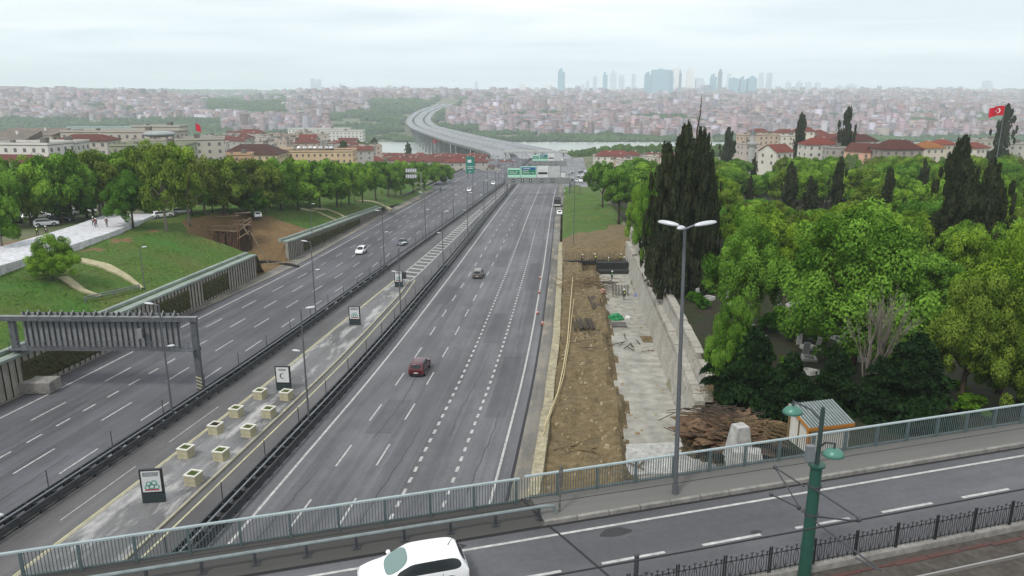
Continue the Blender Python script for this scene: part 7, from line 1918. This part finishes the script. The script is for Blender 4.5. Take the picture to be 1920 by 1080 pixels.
# ---------------------------------------------------------------- viaduct over the inlet
vt = thing('viaduct', (0, 0, 0), 'long curving multi-lane viaduct crossing the inlet on tall piers', 'viaduct')
m_vd = mat('viaduct_deck', srgb('#8d9094', .9), .85, noise=(.05, .2)); m_vs = mat('viaduct_side', srgb('#b4b8ba', .9), .85, noise=(.05, .2)); m_vu = mat('viaduct_pier', srgb('#7d7f80', .7), .9, noise=(.05, .2))
Vp = []
for i in range(len(VD) - 1):
    for k in range(8):
        t_ = k / 8; p0, p1, p2, p3 = [Vector((VD[j][0], VD[j][1], VZ[j])) for j in (max(i - 1, 0), i, i + 1, min(i + 2, len(VD) - 1))]
        Vp.append(0.5 * ((2 * p1) + (p2 - p0) * t_ + (2 * p0 - 5 * p1 + 4 * p2 - p3) * t_ ** 2 + (3 * p1 - p0 - 3 * p2 + p3) * t_ ** 3))
Vp.append(Vector((VD[-1][0], VD[-1][1], VZ[-1])))
for v_ in Vp:
    if v_.y > 1900: v_.z = max(v_.z, GZ(v_.x, v_.y) + 2.5)
def vline(o0, o1, z0, z1, i0, i1):
    mb = MB()
    for i in range(i0, i1):
        a, b = Vp[i], Vp[i + 1]
        def nn(j): d = Vp[min(j + 1, len(Vp) - 1)] - Vp[max(j - 1, 0)]; return Vector((d.y, -d.x, 0)).normalized()
        na, nb = nn(i), nn(i + 1); Z = Vector((0, 0, 1))
        A = [a + na * o0 + Z * z0, a + na * o1 + Z * z0, a + na * o1 + Z * z1, a + na * o0 + Z * z1]; B_ = [b + nb * o0 + Z * z0, b + nb * o1 + Z * z0, b + nb * o1 + Z * z1, b + nb * o0 + Z * z1]
        for k in range(4): mb.face([A[k], A[(k + 1) % 4], B_[(k + 1) % 4], B_[k]])
    return mb
nV = len(Vp) - 1; wid = [(-32, -17.5), (-10.5, 10.5), (17.5, 32)]
for (a, b) in wid: vline(a, b, -2.2, 0, 0, nV).build('deck', m_vd, vt)
for (a, b) in wid:
    for e in (a, b): vline(e - .25, e + .25, -.6, 1.1, 0, nV).build('parapet', m_vs, vt); vline(e - .2, e + .2, -3.2, -.6, 0, nV).build('edge_girder', m_vu, vt)
vline(-.4, .4, 0, .9, 0, nV).build('median_barrier', m_vs, vt)
mb = MB(); mb2 = MB()
for o_ in (-28.2, -24.7, -21.2, -7, -3.6, 3.6, 7, 21.2, 24.7, 28.2):
    v = vline(o_ - .12, o_ + .12, 0, .02, 0, nV); mb.raw(v.v, v.f)
mb.build('lane_markings', m_white, vt)
first = None
for i in range(2, 52, 2):
    if Vp[i].y > 1950: break
    gz = GZ(Vp[i].x, Vp[i].y) - 2
    d = Vp[i + 1] - Vp[i]; n_ = Vector((d.y, -d.x, 0)).normalized()
    for o_ in (-25, -6, 6, 25):
        q = Vp[i] + n_ * o_; hh = q.z - 2.2 - gz
        if hh < 1.5: continue
        if first is None: mb = MB(); mb.box((0, 0, -.5), (3.2, 2.2, 1)); first = mb.build('pier', m_vu, vt); o = first
        else: o = first.copy(); COL.objects.link(o)
        o.location = (q.x, q.y, q.z - 2.2); o.scale = (1, 1, hh); o.rotation_euler.z = math.atan2(n_.y, n_.x)
# overpass wall across the motorway before the viaduct
t = thing('cross_bridge', W(-20, 585, 0), 'low pale flyover crossing behind the farther sign gantry', 'bridge'); mb = MB(); mb.box((18, 0, 6.2), (50, 6, 1.3)); mb.build('deck', m_conc_l, t)
mb = MB()
for x in (-5, 18, 40): mb.box((x, 0, 2.8), (1.2, 2, 5.4))
mb.build('pier', m_conc_l, t)
# plaza-like pale ground right of the motorway end, side roads
mb = MB(); strip(mb, 19.3, lambda y: float(np.interp(y, [250, 300, 360, 600], [21, 30, 34, 36])), 250, 620, -.02, nseg=2); strip(mb, lambda y: float(np.interp(y, [220, 280, 340, 400, 620], [-52, -50, -43, -42, -42])), lambda y: float(np.interp(y, [220, 280, 340, 620], [-44, -40.5, -40.5, -40.5])), 225, 620, .05, nseg=2)
mb.build('side_road', asphalt_mat('asphalt_side', srgb('#7c7d80')), label='pale side roads joining the motorway on both sides in the distance', cat='road', kind='structure')
t = thing('crash_barrier', W(-40.6, 300, 0), 'metal barrier along the outer left edge of the motorway in the distance', 'crash barrier'); mb = MB(); yl = yrange(290, 600, 6)
for a, b in zip(yl[:-1], yl[1:]): mb.bar(Vector(W(-40.6, a, 1.0)) - t.location, Vector(W(-40.6, b, 1.0)) - t.location, .3, .9)
mb.build('rail', m_metal_d, t)
# parked cars and clutter right of the far motorway end
for i in range(26):
    px = 1092 + rng.uniform(-22, 35); py = rng.uniform(318, 352); o = copy_tree(base[['white', 'silver', 'black'][i % 3]]); p = at(px, py, .5); o.location = p; o.rotation_euler.z = rng.uniform(0, 3.1)
    o['label'] = f'{["white", "silver", "black"][i % 3]} car parked in the crowded lot right of the far sign gantries'; o['group'] = f'{["white", "silver", "black"][i % 3]} cars in the lot right of the sign gantries'
# boats along the far shore
bt0 = None
for i in range(70):
    x = 20 + i * 7.6 + rng.uniform(-14, 14); y = 1600 + rng.uniform(-10, 8); lab = 'small white boat moored in the line along the far shore'
    if bt0 is None:
        bt0 = thing('boat', (x, y, SEA), lab, 'boat', 'white boats moored along the far shore'); mb = MB(); mb.tube([(-4, 0, .6), (-2, 0, .5), (2, 0, .5), (4.6, 0, 1.0)], [1.2, 1.5, 1.4, .2], 8); mb.build('hull', m_plate, bt0); mb = MB(); mb.box((0, 0, 2.2), (3.5, 2, 1.4)); mb.build('cabin', m_plate, bt0); o = bt0
    else: o = copy_tree(bt0)
    o.location = (x, y, SEA); o.rotation_euler.z = R(70 + rng.uniform(-20, 20)); s_ = rng.uniform(.4, .9); o.scale = (s_, s_, s_)

# ---------------------------------------------------------------- far woods and shore trees: uncountable masses
def blobs_mesh(name, P, m):
    """P rows: x, y, z, radius, height, tint; low bumpy crowns with broken edges"""
    bm = bmesh.new(); bmesh.ops.create_icosphere(bm, subdivisions=2, radius=1); T = np.array([v.co[:] for v in bm.verts]); FC = np.array([[v.index for v in f.verts] for f in bm.faces]); bm.free()
    P = np.asarray(P, float); n = len(P); k = len(T)
    J = 1 + .3 * rng.normal(size=(n, k)); V = T[None] * J[:, :, None] * np.stack([P[:, 3], P[:, 3], P[:, 4] / 2], 1)[:, None] + np.stack([P[:, 0], P[:, 1], P[:, 2] + P[:, 4] * .45], 1)[:, None]
    Fc = (FC[None] + (np.arange(n) * k)[:, None, None]).reshape(-1, 3); me = bpy.data.meshes.new(name); me.vertices.add(n * k); me.vertices.foreach_set('co', V.reshape(-1).astype(np.float32))
    me.loops.add(Fc.size); me.loops.foreach_set('vertex_index', Fc.ravel().astype(np.int32)); me.polygons.add(len(Fc)); me.polygons.foreach_set('loop_start', (np.arange(len(Fc)) * 3).astype(np.int32)); me.polygons.foreach_set('loop_total', np.full(len(Fc), 3, np.int32)); me.update()
    ca = me.color_attributes.new('Col', 'FLOAT_COLOR', 'POINT'); c = np.clip(np.repeat(P[:, 5], k) + rng.normal(size=n * k) * .15, 0, 1); ca.data.foreach_set('color', np.stack([c, c, c, np.ones_like(c)], 1).astype(np.float32).ravel()); me.materials.append(m); return me
m_far = leaf_mat('far_foliage', srgb('#33492a', .7), srgb('#5c7440', .75), .0)
P1 = []; P2 = []
for i in range(60000):
    y = 1640 + 5200 * rng.random() ** 1.6; x = rng.uniform(-.72, .72) * y; z = GZ(x, y); px, py = pix(x, y, z)
    if not (-30 < px < 1950): continue
    if y > 1650 and y < 3250 and abs(x - vroad(y)) < 44: continue
    g = green_zone(x, y, px, py)
    if not g and rng.random() > .16: continue
    if g and fbm(x, y, 90, 2) < -.35: continue
    s_ = rng.uniform(.8, 1.3) * (1 + (y - 1700) / 2600); P2.append((x, y, z - 1, 5.5 * s_, 8.5 * s_, .35 + .5 * fbm(x, y, 120, 3)))
    if len(P2) > 19000: break
for i in range(9000):
    y = rng.uniform(620, 1120); x = rng.uniform(-.72, .72) * y
    if -130 < x - vroad(y) < 45: continue
    if fbm(x, y, 70, 3) < -.12 and y < 1150: continue
    z = GZ(x, y); s_ = rng.uniform(.7, 1.4); P1.append((x, y, z - 1, 4.5 * s_, 8 * s_, .5 + .5 * fbm(x, y, 60, 3)))
print('blobs', len(P1), len(P2))
o = bpy.data.objects.new('shore_woods', blobs_mesh('shore_woods', P1, m_far)); COL.objects.link(o); tag(o, 'mass of green trees running down to the near shore of the inlet', 'woods', kind='stuff')
o = bpy.data.objects.new('far_woods', blobs_mesh('far_woods', P2, m_far)); COL.objects.link(o); tag(o, 'hazy green woods and parks along the far shore and valleys', 'woods', kind='stuff')

# ---------------------------------------------------------------- haze
hb = MB(); X0, X1, Y0, Y1, Z0, Z1 = -5600, 5600, -400, 7600, -116, 215
hb.box(((X0 + X1) / 2, (Y0 + Y1) / 2, (Z0 + Z1) / 2), (X1 - X0, Y1 - Y0, Z1 - Z0))
m_h = bpy.data.materials.new('haze'); m_h.use_nodes = True; nt = m_h.node_tree; nt.nodes.clear(); out = nt.nodes.new('ShaderNodeOutputMaterial'); pv_ = nt.nodes.new('ShaderNodeVolumePrincipled')
pv_.inputs['Color'].default_value = (.86, .965, 1.0, 1); pv_.inputs['Density'].default_value = .000165; pv_.inputs['Anisotropy'].default_value = 0.0
nt.links.new(pv_.outputs[0], out.inputs['Volume'])
hz_o = hb.build('haze', m_h, label='thin pale blue haze lying over the whole valley', cat='haze', kind='stuff')
